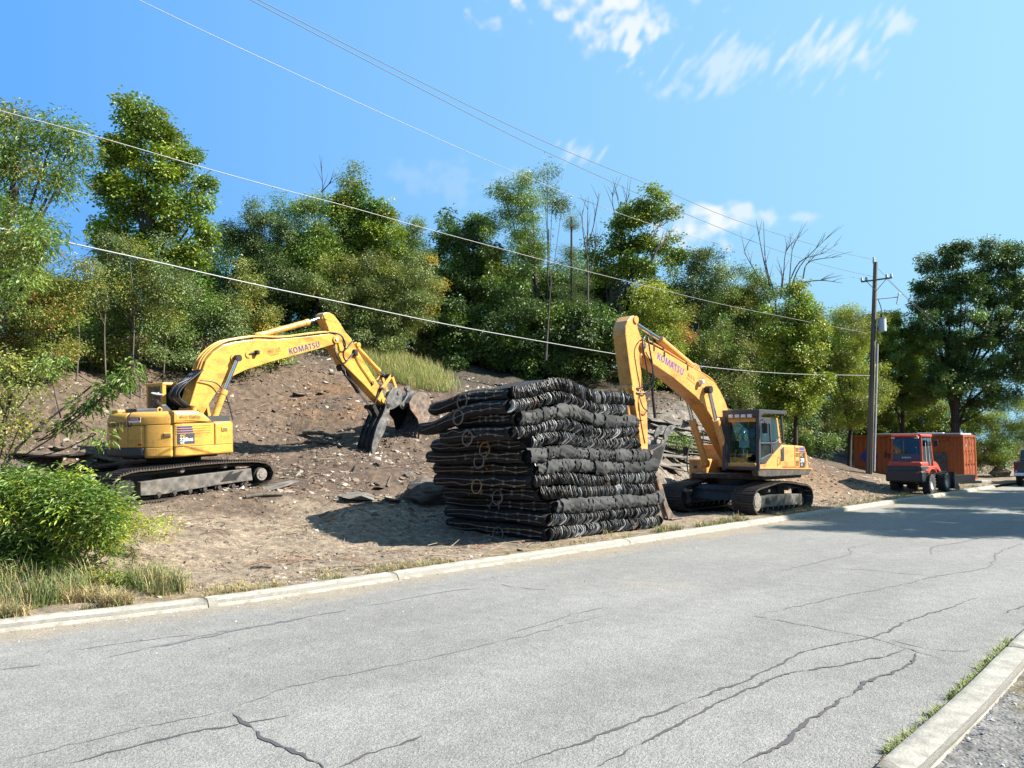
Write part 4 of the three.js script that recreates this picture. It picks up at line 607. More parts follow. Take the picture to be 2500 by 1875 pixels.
  mesh('hydraulic_hose', [hose([V(5.2, 4.86, -.18), V(5.52, 4.92, -.34), V(5.72, 4.72, -.38), V(5.62, 4.2, -.4), V(5.52, 3.8, -.38), V(5.62, 3.55, -.3), V(5.85, 3.5, -.2)], .022, 50, 8)], M.hose, e); mesh('hydraulic_hose', [hose([V(5.15, 4.84, -.1), V(5.42, 4.88, -.34), V(5.44, 4.5, -.42), V(5.30, 4.0, -.42), V(5.25, 3.65, -.38), V(5.45, 3.42, -.3), V(5.8, 3.38, -.22)], .022, 50, 8)], M.hose, e); mesh('hydraulic_hose', [hose([V(5.46, 4.5, -.3), V(5.36, 4.1, -.44), V(5.42, 3.7, -.42), V(5.6, 3.45, -.26)], .02, 40, 8)], M.hose, e);
  mesh('hydraulic_hose', [hose([V(5.7, 3.3, -.23), V(5.62, 3.0, -.3), V(5.4, 2.9, -.3), V(5.24, 3.0, -.12)], .016, 30, 8)], M.hose, e);
  mesh('work_lamp', [boxUV(rbox(.14, .12, .16, 2.72, 3.84, -.36, .03)), bar(V(2.6, 3.74, -.25), V(2.7, 3.82, -.34), .03)], M.lamp, bm);
  mesh('arm_pipe', [hose([V(5.72, 3.15, -.225), V(5.6, 2.6, -.225), V(5.48, 2.2, -.225), V(5.42, 2.05, -.225)], .014, 20, 6)], O, ar);
}

// ---------------------------------------------------------------- stack of blasting mats
{
  const dU = V(Math.sin(.79), 0, -Math.cos(.79)), dW = V(-dU.z * -1, 0, 0).set(dU.z, 0, -dU.x); // dU along the road, dW away from it (left and back)
  const P0 = onLevel(1344, 1320, .12), hgt = i => .12 + .276 * (11 - i);
  // zoomed readings of each mat, top to bottom: corner column, right end column, left end column, tread-faced or strip-faced, lengthwise sag
  const px = q => 1000 + q / 3.456;
  const rows = [[880, 1880, 180, 0, .10], [850, 1800, 110, 0, .12], [925, 1910, 420, 1, .08], [880, 1910, 260, 0, .10], [1015, 1915, 200, 0, .07], [1005, 2005, 170, 1, .05], [1075, 1985, 215, 1, .05], [1060, 2055, 230, 0, .04], [1130, 2050, 300, 0, .03], [1235, 2090, 320, 1, .03], [1190, 2070, 330, 0, .02], [1190, 2095, 340, 0, .01]];
  const R = mulberry(4242);
  const ring = (p, n, r, mat, parent) => { const g = new THREE.TorusGeometry(r, .016, 8, 32); g.applyQuaternion(new THREE.Quaternion().setFromUnitVectors(V(0, 0, 1), n)); g.translate(p.x, p.y, p.z); mesh('lifting_ring', g, mat, parent); };
  const words = ['topmost', 'second from the top', 'third from the top', 'fourth from the top', 'fifth from the top', 'sixth from the top', 'sixth from the ground', 'fifth from the ground', 'fourth from the ground', 'third from the ground', 'second from the ground', 'lowest'];
  const look = ['frayed black tyre-strip blasting mat', 'drooping black tyre-strip blasting mat', 'grey tread-faced blasting mat', 'frayed tyre-strip blasting mat'];
  rows.forEach((r, i) => {
    const y0 = hgt(i), T = .295, lift = (11 - i) / 11;
    // place the near corner on the stack's corner line, shifted along the road as the stack leans
    const yc = y0 + T / 2, ray = at(px(r[0]), 1000, 10); ray.y = 0; ray.normalize();
    const solve = (q) => { const a = at(px(q), 1000, 10), k = a.x / -a.z; return k; };
    const onU = (q, base, dir) => { const k = solve(q); return (base.x + k * base.z) / -(dir.x + k * dir.z); }; // distance along dir from base to the sighted column
    const t0 = onU(r[0], P0, dU), C = P0.clone().addScaledVector(dU, t0); C.y = y0;
    const L = onU(r[1], C, dU), Wd = onU(r[2], C, dW);
    const ph = R() * 6, ph2 = R() * 6;
    const f = (u, w) => { const s = u + t0, e = lift; // the whole pile sags together, more toward its top
      return e * (.10 * Math.sin(s * 1.5 + 1.0) + .05 * Math.sin(s * 2.9 + .4)) + .02 * Math.sin(s * 2.3 + ph2) - (i < 2 ? .05 * smooth(L - 1.0, L, u) : 0) + (i === 1 ? -.34 * smooth(.6, Wd, w) * smooth(1.6, 0, u) : 0) + (i === 0 ? -.14 * smooth(1.0, Wd, w) : 0) - e * .10 * smooth(1.0, 2.6, w) + (fbm(u * 1.7 + i * 9, w * 1.7, 3, 31) - .5) * .03; };
    const Q = (u, w, h) => V(C.x + dU.x * u + dW.x * w, C.y + h + f(u, w), C.z + dU.z * u + dW.z * w);
    // body: a wavy slab of packed rubber
    const nu = 30, nw = 22, P = [], I = [], grid = (h) => { const o = P.length / 3; for (let a = 0; a <= nu; a++) for (let b = 0; b <= nw; b++) { const e = .03; const p = Q(e + (L - 2 * e) * a / nu, e + (Wd - 2 * e) * b / nw, h); P.push(p.x, p.y, p.z); } return o; };
    const o0 = grid(.03), o1 = grid(T - .03), id = (o, a, b) => o + a * (nw + 1) + b;
    for (let a = 0; a < nu; a++) for (let b = 0; b < nw; b++) { I.push(id(o1, a, b), id(o1, a + 1, b), id(o1, a, b + 1), id(o1, a + 1, b), id(o1, a + 1, b + 1), id(o1, a, b + 1), id(o0, a, b), id(o0, a, b + 1), id(o0, a + 1, b), id(o0, a + 1, b), id(o0, a, b + 1), id(o0, a + 1, b + 1)); }
    for (let a = 0; a < nu; a++) for (const b of [0, nw]) I.push(id(o0, a, b), id(o0, a + 1, b), id(o1, a, b), id(o1, a, b), id(o0, a + 1, b), id(o1, a + 1, b));
    for (let b = 0; b < nw; b++) for (const a of [0, nu]) I.push(id(o0, a, b), id(o1, a, b), id(o0, a, b + 1), id(o1, a, b), id(o1, a, b + 1), id(o0, a, b + 1));
    const g = new THREE.BufferGeometry(); g.setAttribute('position', new THREE.Float32BufferAttribute(P, 3)); g.setIndex(I); g.computeVertexNormals();
    const root = thing('blasting_mat', look[i === 1 ? 1 : r[3] ? 2 : i > 6 ? 3 : 0] + (i === 0 ? ', topmost of the tall stack' : i === 11 ? ', lowest of the tall stack on the dirt' : ', ' + words[i] + ' of the tall stack'), 'blasting mat', null, 0, 'blasting mats in the tall stack');
    const body = mesh('mat_body', boxUV(g), M.rubber, root);
    // fringe of cut tyre strips along the road side
    const S = { p: [], n: [], c: [], i: [] };
    function ribbonPiece(u, w, out, hh, lean, bow, th, wd, c0, twist, base) { // curved strip standing on edge: th along the row, wd outward
      const seg = 5, o = S.p.length / 3, k = [];
      for (let q = 0; q <= seg; q++) { const t = q / seg, y = base + hh * t, b = bow * Math.sin(t * Math.PI), off = lean * (t - .5), dep = wd * (.35 + .65 * Math.sin(Math.PI * (.06 + .88 * t))); for (const [a, d] of [[-th / 2, 0], [th / 2, 0], [th / 2 + twist * dep, dep], [-th / 2 + twist * dep, dep]]) { const uu = u + off + b + a, ww = w - out * (d - .05); const p = Q(uu, ww, y); S.p.push(p.x, p.y, p.z); S.c.push(...c0); } }
      for (let q = 0; q < seg; q++) for (let e = 0; e < 4; e++) { const a = o + q * 4 + e, b = o + q * 4 + (e + 1) % 4; S.i.push(a, b, a + 4, b, b + 4, a + 4); }
      S.i.push(o, o + 2, o + 1, o, o + 3, o + 2, o + seg * 4, o + seg * 4 + 1, o + seg * 4 + 2, o + seg * 4, o + seg * 4 + 2, o + seg * 4 + 3);
    }
    const tone = () => { const k = R(); return k < .64 ? (() => { const v = .007 + R() * .016; return [v, v, v * .97]; })() : k < .89 ? (() => { const v = .06 + R() * .08; return [v, v * .98, v * .93]; })() : k < .985 ? (() => { const v = .24 + R() * .2; return [v, v * .96, v * .88]; })() : [.15, .09, .06]; };
    const bowDir = R() < .5 ? 1 : -1;
    if (!r[3] || i === 5) for (let u = .0; u < L; u += .013 + R() * .010) { const bl = Math.sin(u * 1.4 + ph) + .5 * Math.sin(u * 3.7 + ph2); ribbonPiece(u, 0, 1, T * (.78 + R() * .16), bowDir * .09 + bl * .07 + (R() - .5) * .05, bowDir * (.03 + R() * .045), .004 + R() * .006, .06 + R() * .085, tone(), (R() - .5) * .9 + bl * .3, .008 + R() * .03); if (R() < .14) ribbonPiece(u, 0, 1, T * (.35 + R() * .4), (R() - .5) * .16, (R() - .5) * .08, .01, .10 + R() * .05, tone(), (R() - .5) * 2.4, R() * .14); }
    const sg = new THREE.BufferGeometry(); 
    if (r[3]) { // overlapping lumps of tread hang over the edge
      for (let u = -.02; u < L - .1;) { const wd = .12 + R() * R() * .45, v = .014 + R() * .034, c0 = [v, v, v * .97], o = S.p.length / 3, nx = 6, ny = 10, rough = R() * 9, tilt = (R() - .5) * .22, ra = .085 + R() * .06;
        for (let a = 0; a <= nx; a++) for (let b = 0; b <= ny; b++) { const t = b / ny, an = -1.15 + t * 2.75, rr = ra + .05 * (fbm(a * 1.3 + rough, b * 1.1, 3, 61) - .5) * 2, uu = u + wd * a / nx + tilt * (t - .5) + (fbm(b * 1.3, rough + a * .1, 2, 63) - .5) * .05, dep = .05 + Math.cos(an) * rr * .9, y = T / 2 + Math.sin(an) * (rr + .025); const p = Q(uu, -(dep - .06), y); S.p.push(p.x, p.y, p.z); const k = .5 + 1.1 * fbm(a * 1.4 + rough, b * 1.4, 3, 65); S.c.push(c0[0] * k, c0[1] * k, c0[2] * k); }
        for (let a = 0; a < nx; a++) for (let b = 0; b < ny; b++) { const q = o + a * (ny + 1) + b; S.i.push(q, q + ny + 1, q + 1, q + 1, q + ny + 1, q + ny + 2); }
        u += wd * (.55 + R() * .3); }
      for (let k = 0; k < 60; k++) ribbonPiece(R() * L, 0, 1, .05 + R() * .08, (R() - .5) * .12, (R() - .5) * .04, .008, .10 + R() * .05, tone(), (R() - .5) * 3, R() * T * .8);
    }
    // right-hand end, seen edge on
    for (let w = 0; w < Math.min(Wd, 1.2); w += .05 + R() * .03) { const o = S.p.length / 3; ribbonPiece(L - .02 + R() * .02, w, 1, T * .95, 0, .02, .02, .05, tone(), 0, 0); }
    sg.setAttribute('position', new THREE.Float32BufferAttribute(S.p, 3)); sg.setAttribute('color', new THREE.Float32BufferAttribute(S.c, 3)); sg.setIndex(S.i); const sg2 = sg.toNonIndexed(); sg2.computeVertexNormals();
    const fr = mesh('tyre_strips', r[3] ? (sg.computeVertexNormals(), sg) : sg2, r[3] ? M.lumps : M.strips, root); fr.userData.kind = 'stuff';
    // shaded end: long laps of tread laid one on another
    for (let k = 0; k < 1; k++) { const y = -.01, th = T, nn = 90, PP = [], II = [], out = .02 + R() * .03; const w1 = Wd - R() * .12, w0 = R() * .03;
      for (let a = 0; a <= nn; a++) { const w = w0 + (w1 - w0) * a / nn, wob = (fbm(w * 2.6 + k * 5, i * 3, 4, 71) - .5) * .11, wy = (fbm(w * 2.6 + k * 11, i * 7, 3, 73) - .5) * .05; const bl = .075 + .06 * fbm(w * 2.4, k + i * 2, 3, 75); const NP = 13; for (let m = 0; m < NP; m++) { const t = m / (NP - 1), e = Math.sin(Math.PI * clamp(t * 1.04 - .02)) ** .6, lum = (fbm(w * 4.5 + i * 7, t * 3.2, 4, 77) - .5) * .13 + (Math.abs(((t * 3.6 + .4 * fbm(w * .8, i, 2, 78)) % 1) - .5) - .25) * .055; const d = (m === 0 || m === NP - 1) ? .06 : -out - wob - bl * e - lum * e, yy = th * t; const p = Q(d, w, y + yy + wy); PP.push(p.x, p.y, p.z); } }
      for (let a = 0; a < nn; a++) for (let b = 0; b < 12; b++) { const q = a * 13 + b; II.push(q, q + 13, q + 1, q + 1, q + 13, q + 14); }
      const lg = new THREE.BufferGeometry(); lg.setAttribute('position', new THREE.Float32BufferAttribute(PP, 3)); lg.setIndex(II); lg.computeVertexNormals(); mesh('tread_lap', boxUV(lg), M.rubber, root); }
    // wire ropes with clamps, ring, rags
    for (let k = 0; k < 2; k++) { const y = .08 + k * .1 + R() * .03, pts = []; for (let a = 0; a <= 9; a++) { const w = .12 + (Wd - .3) * a / 9; pts.push(Q(-.165 - R() * .02, w, y + (R() - .5) * .05)); } mesh('wire_rope', [new THREE.TubeGeometry(new THREE.CatmullRomCurve3(pts), 48, .011, 5)], R() < .15 ? M.rustcable : M.cable, root); for (let a = 1; a < 6; a++) { const p = pts[a]; mesh('rope_clamp', [box(.05, .05, .05, p.x, p.y, p.z, 0, R(), 0)], M.cable, root); } }
    if (![2, 6, 10].includes(i)) { const w = Wd * (.44 + .16 * (R() - .5)), p = Q(-.19, w, .04); ring(p, V(-dU.x, .12, -dU.z).normalize(), .155, [4, 7].includes(i) ? M.rustcable : M.cable, root); }
    const nr = [1, 2, 3, 1, 0, 1, 1, 1, 2, 1, 0, 0][i]; for (let k = 0; k < nr; k++) { const p = Q(-.15, Wd * (.1 + R() * .8), .06 + R() * .12); mesh('orange_rag', [new ConvexGeometry([0, 1, 2, 3, 4, 5, 6].map(() => V(p.x + (R() - .5) * .05, p.y + (R() - .5) * .09, p.z + (R() - .5) * .12)))], M.orangerag, root); }
    if (i === 0) for (let k = 0; k < 40; k++) { }
  });
}

// ---------------------------------------------------------------- utility pole and lines
const poleBase = spot(2120, 1150, 40);
{
  const o = thing('utility_pole', 'tall weathered wooden utility pole with crossarm and transformer beside the container', 'utility pole', poleBase);
  const top = at(2137, 640, 40).sub(poleBase);
  mesh('shaft', [bar(V(0, -.3, 0), top, .16, .10, 18)], M.pole, o);
  const on = (py, s = 0) => { const t = (at(2128, py, 40).y - poleBase.y) / top.y; return V(top.x * t + s, top.y * t, top.z * t + .17); };
  const dirW = V(.72, 0, .69); // crossarm square to the road
  const c = on(685); const arm = mesh('crossarm', [boxUV(beam(c.clone().addScaledVector(dirW, -.75), c.clone().addScaledVector(dirW, .75), .06, .07)), bar(c.clone().addScaledVector(dirW, -.5), on(712), .015), bar(c.clone().addScaledVector(dirW, .5), on(712), .015)], M.pole, o);
  for (const s of [-.72, -.5, .5, .72]) { const p = c.clone().addScaledVector(dirW, s); mesh('insulator', [new THREE.CylinderGeometry(.05, .07, .16, 12).translate(p.x, p.y + .13, p.z)], M.galv, arm); }
  mesh('top_insulator', [new THREE.CylinderGeometry(.05, .07, .3, 12).translate(top.x - .08, top.y + .1, top.z)], M.galv, o);
  const b = on(732), bt = mesh('switch_bracket', [bar(b, b.clone().add(V(.95, .05, .3)), .025), bar(b.clone().add(V(.9, -.3, .3)), b.clone().add(V(1.02, .25, .3)), .03), bar(b.clone().add(V(1.02, .25, .3)), b.clone().add(V(1.12, .2, .3)), .02), bar(b.clone().add(V(.9, -.3, .3)), b.clone().add(V(1.02, -.28, .3)), .02)], M.galv, o);
  const tr = on(795), can = mesh('transformer', [new THREE.CylinderGeometry(.20, .20, .62, 24).translate(tr.x + .36, tr.y, tr.z), new THREE.CylinderGeometry(.215, .205, .05, 24).translate(tr.x + .36, tr.y + .33, tr.z), boxUV(rbox(.2, .1, .1, tr.x + .12, tr.y, tr.z))], M.galv, o); mesh('bushing', [new THREE.CylinderGeometry(.03, .05, .22, 10).translate(tr.x + .36, tr.y + .46, tr.z)], M.darksteel, can);
  mesh('conduit', [bar(on(840, .16), on(1150, .2), .045, .045, 10)], M.galv, o); mesh('riser_cable', [hose([on(730, .1), on(760, .3), on(800, .15), on(860, .14)], .02, 24, 6)], M.hose, o);
}
{
  const pl = at(2128, 900, 40), dir = V(-Math.sin(.7854), 0, Math.cos(.7854)); // the line of poles follows the road
  const hit = (px, py, off) => { const a = at(px, py, 10).sub(V(0,EYE,0)), q = pl.clone().addScaledVector(V(dir.z, 0, -dir.x), off).sub(V(0,EYE,0)); const t = (q.x * dir.z - q.z * dir.x) / (a.x * dir.z - a.z * dir.x); return V(0,EYE,0).addScaledVector(a, t); };
  const W = [
    ['power_line', [[200, -75], [340, 0], [1162, 380], [1424, 488], [1573, 542], [1830, 617], [2112, 684]], .0075, M.wire, -.4, 'bright upper power wire crossing the sky from top left', 0],
    ['power_line', [[480, -70], [612, 0], [1250, 331], [1353, 380], [1592, 488], [1749, 553], [1839, 590], [2000, 644], [2160, 682]], .010, M.darkwire, 0, 'thin dark power wire high in the sky, ending at the crossarm', 0],
    ['power_line', [[500, -70], [632, 0], [1250, 309], [1409, 380], [1645, 475], [1749, 520], [1824, 547], [2000, 602], [2073, 621], [2136, 634]], .010, M.darkwire, .4, 'thin dark power wire highest in the sky, ending at the pole top', 0],
    ['service_cable', [[-120, 237], [0, 270], [241, 335], [482, 405], [699, 465], [837, 501], [1050, 561], [1199, 601], [1349, 641], [1600, 704], [1749, 740], [1899, 771], [2130, 816]], .008, M.wire, 0, 'pale cable running across the treetops to the pole', 0],
    ['telephone_cable', [[-260, 505], [-60, 545], [60, 570], [178, 595], [410, 646], [500, 667], [699, 711], [837, 739], [1050, 784], [1199, 812], [1513, 866], [1701, 893], [1899, 911], [2123, 917]], .013, M.wire, .05, 'thick grey lowest cable crossing above the excavators', 0]];
  for (const [n, pts, r, m, off, label] of W) { const q = pts.map(p => hit(p[0], p[1], off)); { const d = q[0].clone().sub(q[1]).normalize(); q.unshift(q[0].clone().addScaledVector(d, 12).add(V(0, .2, 0)), q[0].clone().addScaledVector(d, 5).add(V(0, .04, 0))); } /* runs on to the next pole, out of the picture */ tag(mesh(n, [new THREE.TubeGeometry(new THREE.CatmullRomCurve3(q, false, 'centripetal'), 120, r, 6)], m), label, n === 'power_line' ? 'power line' : 'cable', 'overhead lines to the pole'); }
  for (const [a, b, dx] of [[[2139, 652], [2236, 745], 6], [[2163, 680], [2262, 772], 8]]) { const p = at(a[0], a[1], 40), e = at(b[0] + 260, b[1] + 190, 70); tag(mesh('power_line', [new THREE.TubeGeometry(new THREE.CatmullRomCurve3([p, at(b[0], b[1], 48), e]), 30, .010, 5)], M.darkwire), dx === 6 ? 'thin wire leaving the pole top toward the big tree' : 'thin wire leaving the crossarm toward the big tree', 'power line', 'lines beyond the pole'); }
}

// ---------------------------------------------------------------- shipping container
{
  const c = at(2355, 1180, 45); c.y = .03; const dl = V(-.713, 0, -.70), dn = V(-.70, 0, .713); // long side runs back from the road; dn faces the camera
  const o = thing('shipping_container', 'orange twenty-foot shipping container standing behind the red tractor', 'container', c, Math.atan2(-dl.z, dl.x));
  // local x: back from the road, z: away from the camera is negative dn -> use sign so that +z is the side facing the camera
  const om = std({ color: col(.36, .085, .022), map: paintTex, roughness: .6, roughnessMap: paintRough }), L = 6.06, Hh = 2.59, Wd = 2.44;
  const zs = V(1, 0, 0).applyAxisAngle(V(0, 1, 0), Math.atan2(-dl.z, dl.x) - Math.PI / 2).dot(dn) > 0 ? 1 : -1; // which local z faces the camera
  const z = v => v * zs;
  const corr = (x0, x1, zz) => { const p = [], n = 22; const s = (x1 - x0) / n; const pts = []; for (let i = 0; i < n; i++) { const x = x0 + i * s; pts.push([x, 0], [x + s * .26, 0], [x + s * .38, .036], [x + s * .82, .036], [x + s * .94, 0]); } pts.push([x1, 0]); const back = pts.slice().reverse().map(q => [q[0], q[1] - .012]); return new THREE.ExtrudeGeometry(shapeOf([...pts, ...back]), { depth: Hh - .3, bevelEnabled: false }).rotateX(-Math.PI / 2).scale(1, 1, -1).translate(0, .16, zz); };
  const fix = g => { const q = clean(g); q.computeVertexNormals(); return boxUV(q); };
  mesh('side_wall', [fix(corr(.1, L - .1, z(-.06)))], om, o); mesh('side_wall', [fix(corr(.1, L - .1, z(-Wd + .06)))], om, o);
  mesh('frame', [...[[.05, -.06], [L - .05, -.06], [.05, -Wd + .06], [L - .05, -Wd + .06]].map(([x, q]) => boxUV(rbox(.12, Hh, .13, x, Hh / 2, z(q), .01))), ...[-.05, -Wd + .05].flatMap(q => [boxUV(rbox(L - .22, .12, .1, L / 2, Hh - .062, z(q), .01)), boxUV(rbox(L - .22, .16, .1, L / 2, .085, z(q), .01))]), ...[.05, L - .05].flatMap(x => [boxUV(rbox(.1, .12, Wd - .26, x, Hh - .065, z(-Wd / 2), .01)), boxUV(rbox(.1, .16, Wd - .26, x, .088, z(-Wd / 2), .01))])], om, o);
  mesh('roof', [boxUV(rbox(L - .16, .03, Wd - .16, L / 2, Hh - .03, z(-Wd / 2), .005))], om, o); mesh('end_wall', [boxUV(rbox(.04, Hh - .28, Wd - .24, L - .05, Hh / 2, z(-Wd / 2), .005))], om, o);
  for (const k of [0, 1]) { const d = mesh('door', [boxUV(rbox(.05, Hh - .3, Wd / 2 - .13, .045, Hh / 2, z(-.12 - (Wd / 2 - .12) / 2 - k * (Wd / 2 - .115)), .01)), ...[.5, 1.05, 1.6, 2.15].map(y => boxUV(rbox(.02, .26, Wd / 2 - .3, .012, y, z(-.12 - (Wd / 2 - .12) / 2 - k * (Wd / 2 - .115)), .005)))], om, o); for (const q of [.3, .8]) { mesh('lock_rod', [bar(V(-.03, .1, z(-.12 - q - k * 1.1)), V(-.03, Hh - .08, z(-.12 - q - k * 1.1)), .017, .017, 8), ...[.18, .9, 1.7, 2.4].map(y => boxUV(rbox(.05, .08, .08, -.02, y, z(-.12 - q - k * 1.1), .01))), boxUV(rbox(.02, .03, .3, -.05, 1.0, z(-.2 - q - k * 1.1), .005))], om, d); } }
  mesh('data_plate', [box(.01, .16, .2, -.0, 2.0, z(-.5))], M.white, o);
  // lettering and arrow on the side facing the camera
  const dk = std({ color: col(.03, .02, .018), roughness: .6 }), bl = std({ color: col(.02, .035, .28), roughness: .6 });
  const face = z(-.06) + zs * .048; const tx = (s, h, w, xl, y, f = font, m = dk) => { const g = letters(s, h, w, f); if (zs > 0) { g.translate(-w, 0, 0); } g.rotateY(zs > 0 ? Math.PI * 0 : Math.PI); return g; };
  // word runs left to right as the camera sees it: from far end (large x) to the road (x = 0)
  const word = letters('hapag-lloyd', .52, 3.25, font); { const p = word.attributes.position; for (let i = 0; i < p.count; i++) p.setXYZ(i, 4.28 - p.getX(i), 1.10 + p.getY(i), face); const ar = word.index.array; for (let i = 0; i < ar.length; i += 3) { const s = ar[i]; ar[i] = ar[i + 1]; ar[i + 1] = s; } word.computeVertexNormals(); } mesh('lettering', word, dk, o);
  const w2 = letters('HLXU 225', .1, 1.2, font); { const p = w2.attributes.position; for (let i = 0; i < p.count; i++) p.setXYZ(i, 1.85 - p.getX(i), 2.2 + p.getY(i), face); w2.computeVertexNormals(); } mesh('lettering', w2, std({ color: col(.12, .03, .012), roughness: .6 }), o);
  const lg = shapeOf([[5.75, 1.25], [5.35, 1.75], [4.78, 1.75], [4.95, 1.42], [4.7, 1.42], [4.7, 1.2], [5.0, 1.2], [4.85, .85], [5.3, .85]]); const lgg = new THREE.ShapeGeometry(lg).translate(0, 0, face); mesh('logo', lgg, bl, o);
  mesh('grey_panel', [boxUV(rbox(.95, 1.15, .03, 1.35, 1.0, z(-.06) + zs * .075, .005))], std({ color: col(.13, .13, .13), map: steelTex, roughness: .7 }), o);
  const sh = thing('roof_sheet', 'pale grey sheet lying on the roof of the orange container', 'sheet', c.clone().add(V(0, Hh + .0, 0)), Math.atan2(-dl.z, dl.x)); mesh('sheet', [boxUV(rbox(4.9, .10, 2.1, 2.6, .055, z(-1.2), .03))], std({ color: col(.30, .31, .33), roughness: .8 }), sh); mesh('board', [boxUV(rbox(1.4, .04, .3, 1.8, .128, z(-.4), .01))], M.white, sh);
}

// ---------------------------------------------------------------- red wheel loader
{
  const hd = V(.69, 0, -.72), rt = V(.72, 0, .69), w = onLevel(2268, 1205, .12); const p = w.clone().addScaledVector(rt, -.62); p.y = H(p.x, p.z) - .02;
  const o = thing('wheel_loader', 'small red wheel loader with glazed cab parked beside the utility pole', 'wheel loader', p, Math.atan2(-hd.z, hd.x)); // local x forward, z right
  const Rd = M.red, tyre = std({ color: col(.03, .029, .028), roughness: .85 }), rim = std({ color: col(.45, .43, .38), roughness: .6 });
  for (const x of [0, 2.0]) for (const z of [-.62, .62]) { const s = Math.sign(z), lugs = []; for (let i = 0; i < 22; i++) { const a = i / 22 * Math.PI * 2; for (const k of [-1, 1]) lugs.push(box(.055, .05, .17, 0, .42, k * .075, 0, k * .5, 0).rotateZ(a + k * .07).translate(x, .42, z)); }
    const prof = [[.24, -.14], [.36, -.155], [.40, -.12], [.41, 0], [.40, .12], [.36, .155], [.24, .14]].map(q => new THREE.Vector2(q[0], q[1])); const t = mesh('wheel', [new THREE.LatheGeometry(prof, 36).rotateX(Math.PI / 2).translate(x, .42, z), ...lugs], tyre, o); mesh('rim', [new THREE.LatheGeometry([[.02, .02], [.12, .03], [.16, .07], [.24, .10], [.25, .14]].map(q => new THREE.Vector2(q[0], q[1])), 30).rotateX(s > 0 ? Math.PI / 2 : -Math.PI / 2).translate(x, .42, z)], rim, t); }
  mesh('rear_counterweight', [boxUV(rbox(.5, .46, 1.42, -.82, .72, 0, .08)), boxUV(rbox(.9, .24, 1.36, -.55, 1.02, 0, .06))], std({ color: col(.02, .02, .021), roughness: .5 }), o);
  mesh('chassis', [boxUV(rbox(2.6, .34, .66, .7, .58, 0, .05)), boxUV(rbox(1.2, .4, .8, 1.9, .75, 0, .08)), bar(V(0, .42, -.6), V(0, .42, .6), .09), bar(V(2, .42, -.6), V(2, .42, .6), .09)], M.darksteel, o);
  mesh('engine_cover', [boxUV(rbox(.95, .30, 1.3, -.45, 1.16, 0, .09)), boxUV(rbox(1.15, .12, 1.34, .5, 1.06, 0, .04))], Rd, o);
  for (const z of [-.64, .64]) mesh('mudguard', [boxUV(plate(rounded([[-.56, .86], [-.30, 1.02], [.30, 1.02], [.56, .86], [.52, .82], [.28, .97], [-.28, .97], [-.52, .82]], 2), z - .16, z + .16, .02))], Rd, o);
  const cab = mesh('cab', [...[[-.62, -.58], [-.62, .58], [.75, -.58], [.75, .58]].map(([x, z]) => boxUV(beam(V(x, 1.1, z), V(x + (x < 0 ? .06 : -.14), 2.3, z * .93), .07, .07, V(1, 0, 0)))), boxUV(rbox(1.45, .13, 1.2, .04, 2.36, 0, .05)), boxUV(rbox(.06, .10, 1.16, -.60, 1.32, 0, .02)), boxUV(rbox(.3, .07, 1.0, -.74, 2.34, 0, .03))], Rd, o);
  const wn = new THREE.MeshPhysicalMaterial({ color: col(.4, .55, .62), roughness: .03, transmission: 1, thickness: 0 });
  mesh('rear_window', [boxUV(plate([[-.625, 1.62], [-.615, 1.62], [-.575, 2.28], [-.585, 2.28]], -.52, .52, 0))], wn, cab); const pn = mesh('lower_panel', [boxUV(plate([[-.635, 1.32], [-.60, 1.32], [-.58, 1.62], [-.615, 1.62]], -.53, .53, .004))], std({ color: col(.03, .045, .08), roughness: .35 }), cab);
  textOn(pn, 'KUBOTA', .06, .34, M.white, g => { g.rotateY(-Math.PI / 2); g.translate(-.638, 1.44, -.17); });
  for (const z of [-.585, .585]) { mesh('door_window', [boxUV(plate([[-.56, 1.2], [.68, 1.2], [.58, 2.26], [-.52, 2.26]], z - .005, z + .005, 0))], wn, cab); mesh('door_frame', [boxUV(beam(V(-.18, 1.15, z * 1.02), V(-.12, 2.28, z * .96), .045, .04, V(1, 0, 0))), boxUV(beam(V(.30, 1.15, z * 1.02), V(.26, 2.28, z * .96), .035, .04, V(1, 0, 0)))], M.galv, cab); }
  mesh('windscreen', [boxUV(plate([[.755, 1.15], [.765, 1.15], [.63, 2.28], [.62, 2.28]], -.5, .5, 0))], wn, cab);
  mesh('operator_seat', [boxUV(rbox(.14, .6, .48, -.12, 1.6, 0, .05)), boxUV(rbox(.46, .14, .48, .06, 1.3, 0, .04)), boxUV(rbox(.1, .18, .26, -.16, 1.98, 0, .03))], M.black, cab); mesh('steering_wheel', [new THREE.TorusGeometry(.18, .016, 6, 20).rotateX(1.2).rotateY(Math.PI / 2).translate(.38, 1.7, 0), bar(V(.38, 1.7, 0), V(.52, 1.2, 0), .03)], M.black, cab);
  for (const z of [-.45, .45]) mesh('work_lamp', [boxUV(rbox(.08, .09, .15, -.76, 2.28, z, .02))], M.lamp, cab);
  for (const z of [-.80, .80]) mesh('wing_mirror', [boxUV(rbox(.05, .26, .16, .5, 2.05, z, .02)), bar(V(.52, 2.1, z * .74), V(.5, 2.1, z), .012)], M.black, cab);
  for (const z of [-.4, .4]) mesh('lift_arm', [boxUV(plate(rounded([[1.0, 1.15], [1.3, 1.3], [1.9, 1.15], [2.8, .45], [2.95, .3], [2.85, .25], [1.9, .92], [1.1, 1.0]], 2), z - .06, z + .06, .015))], Rd, o);
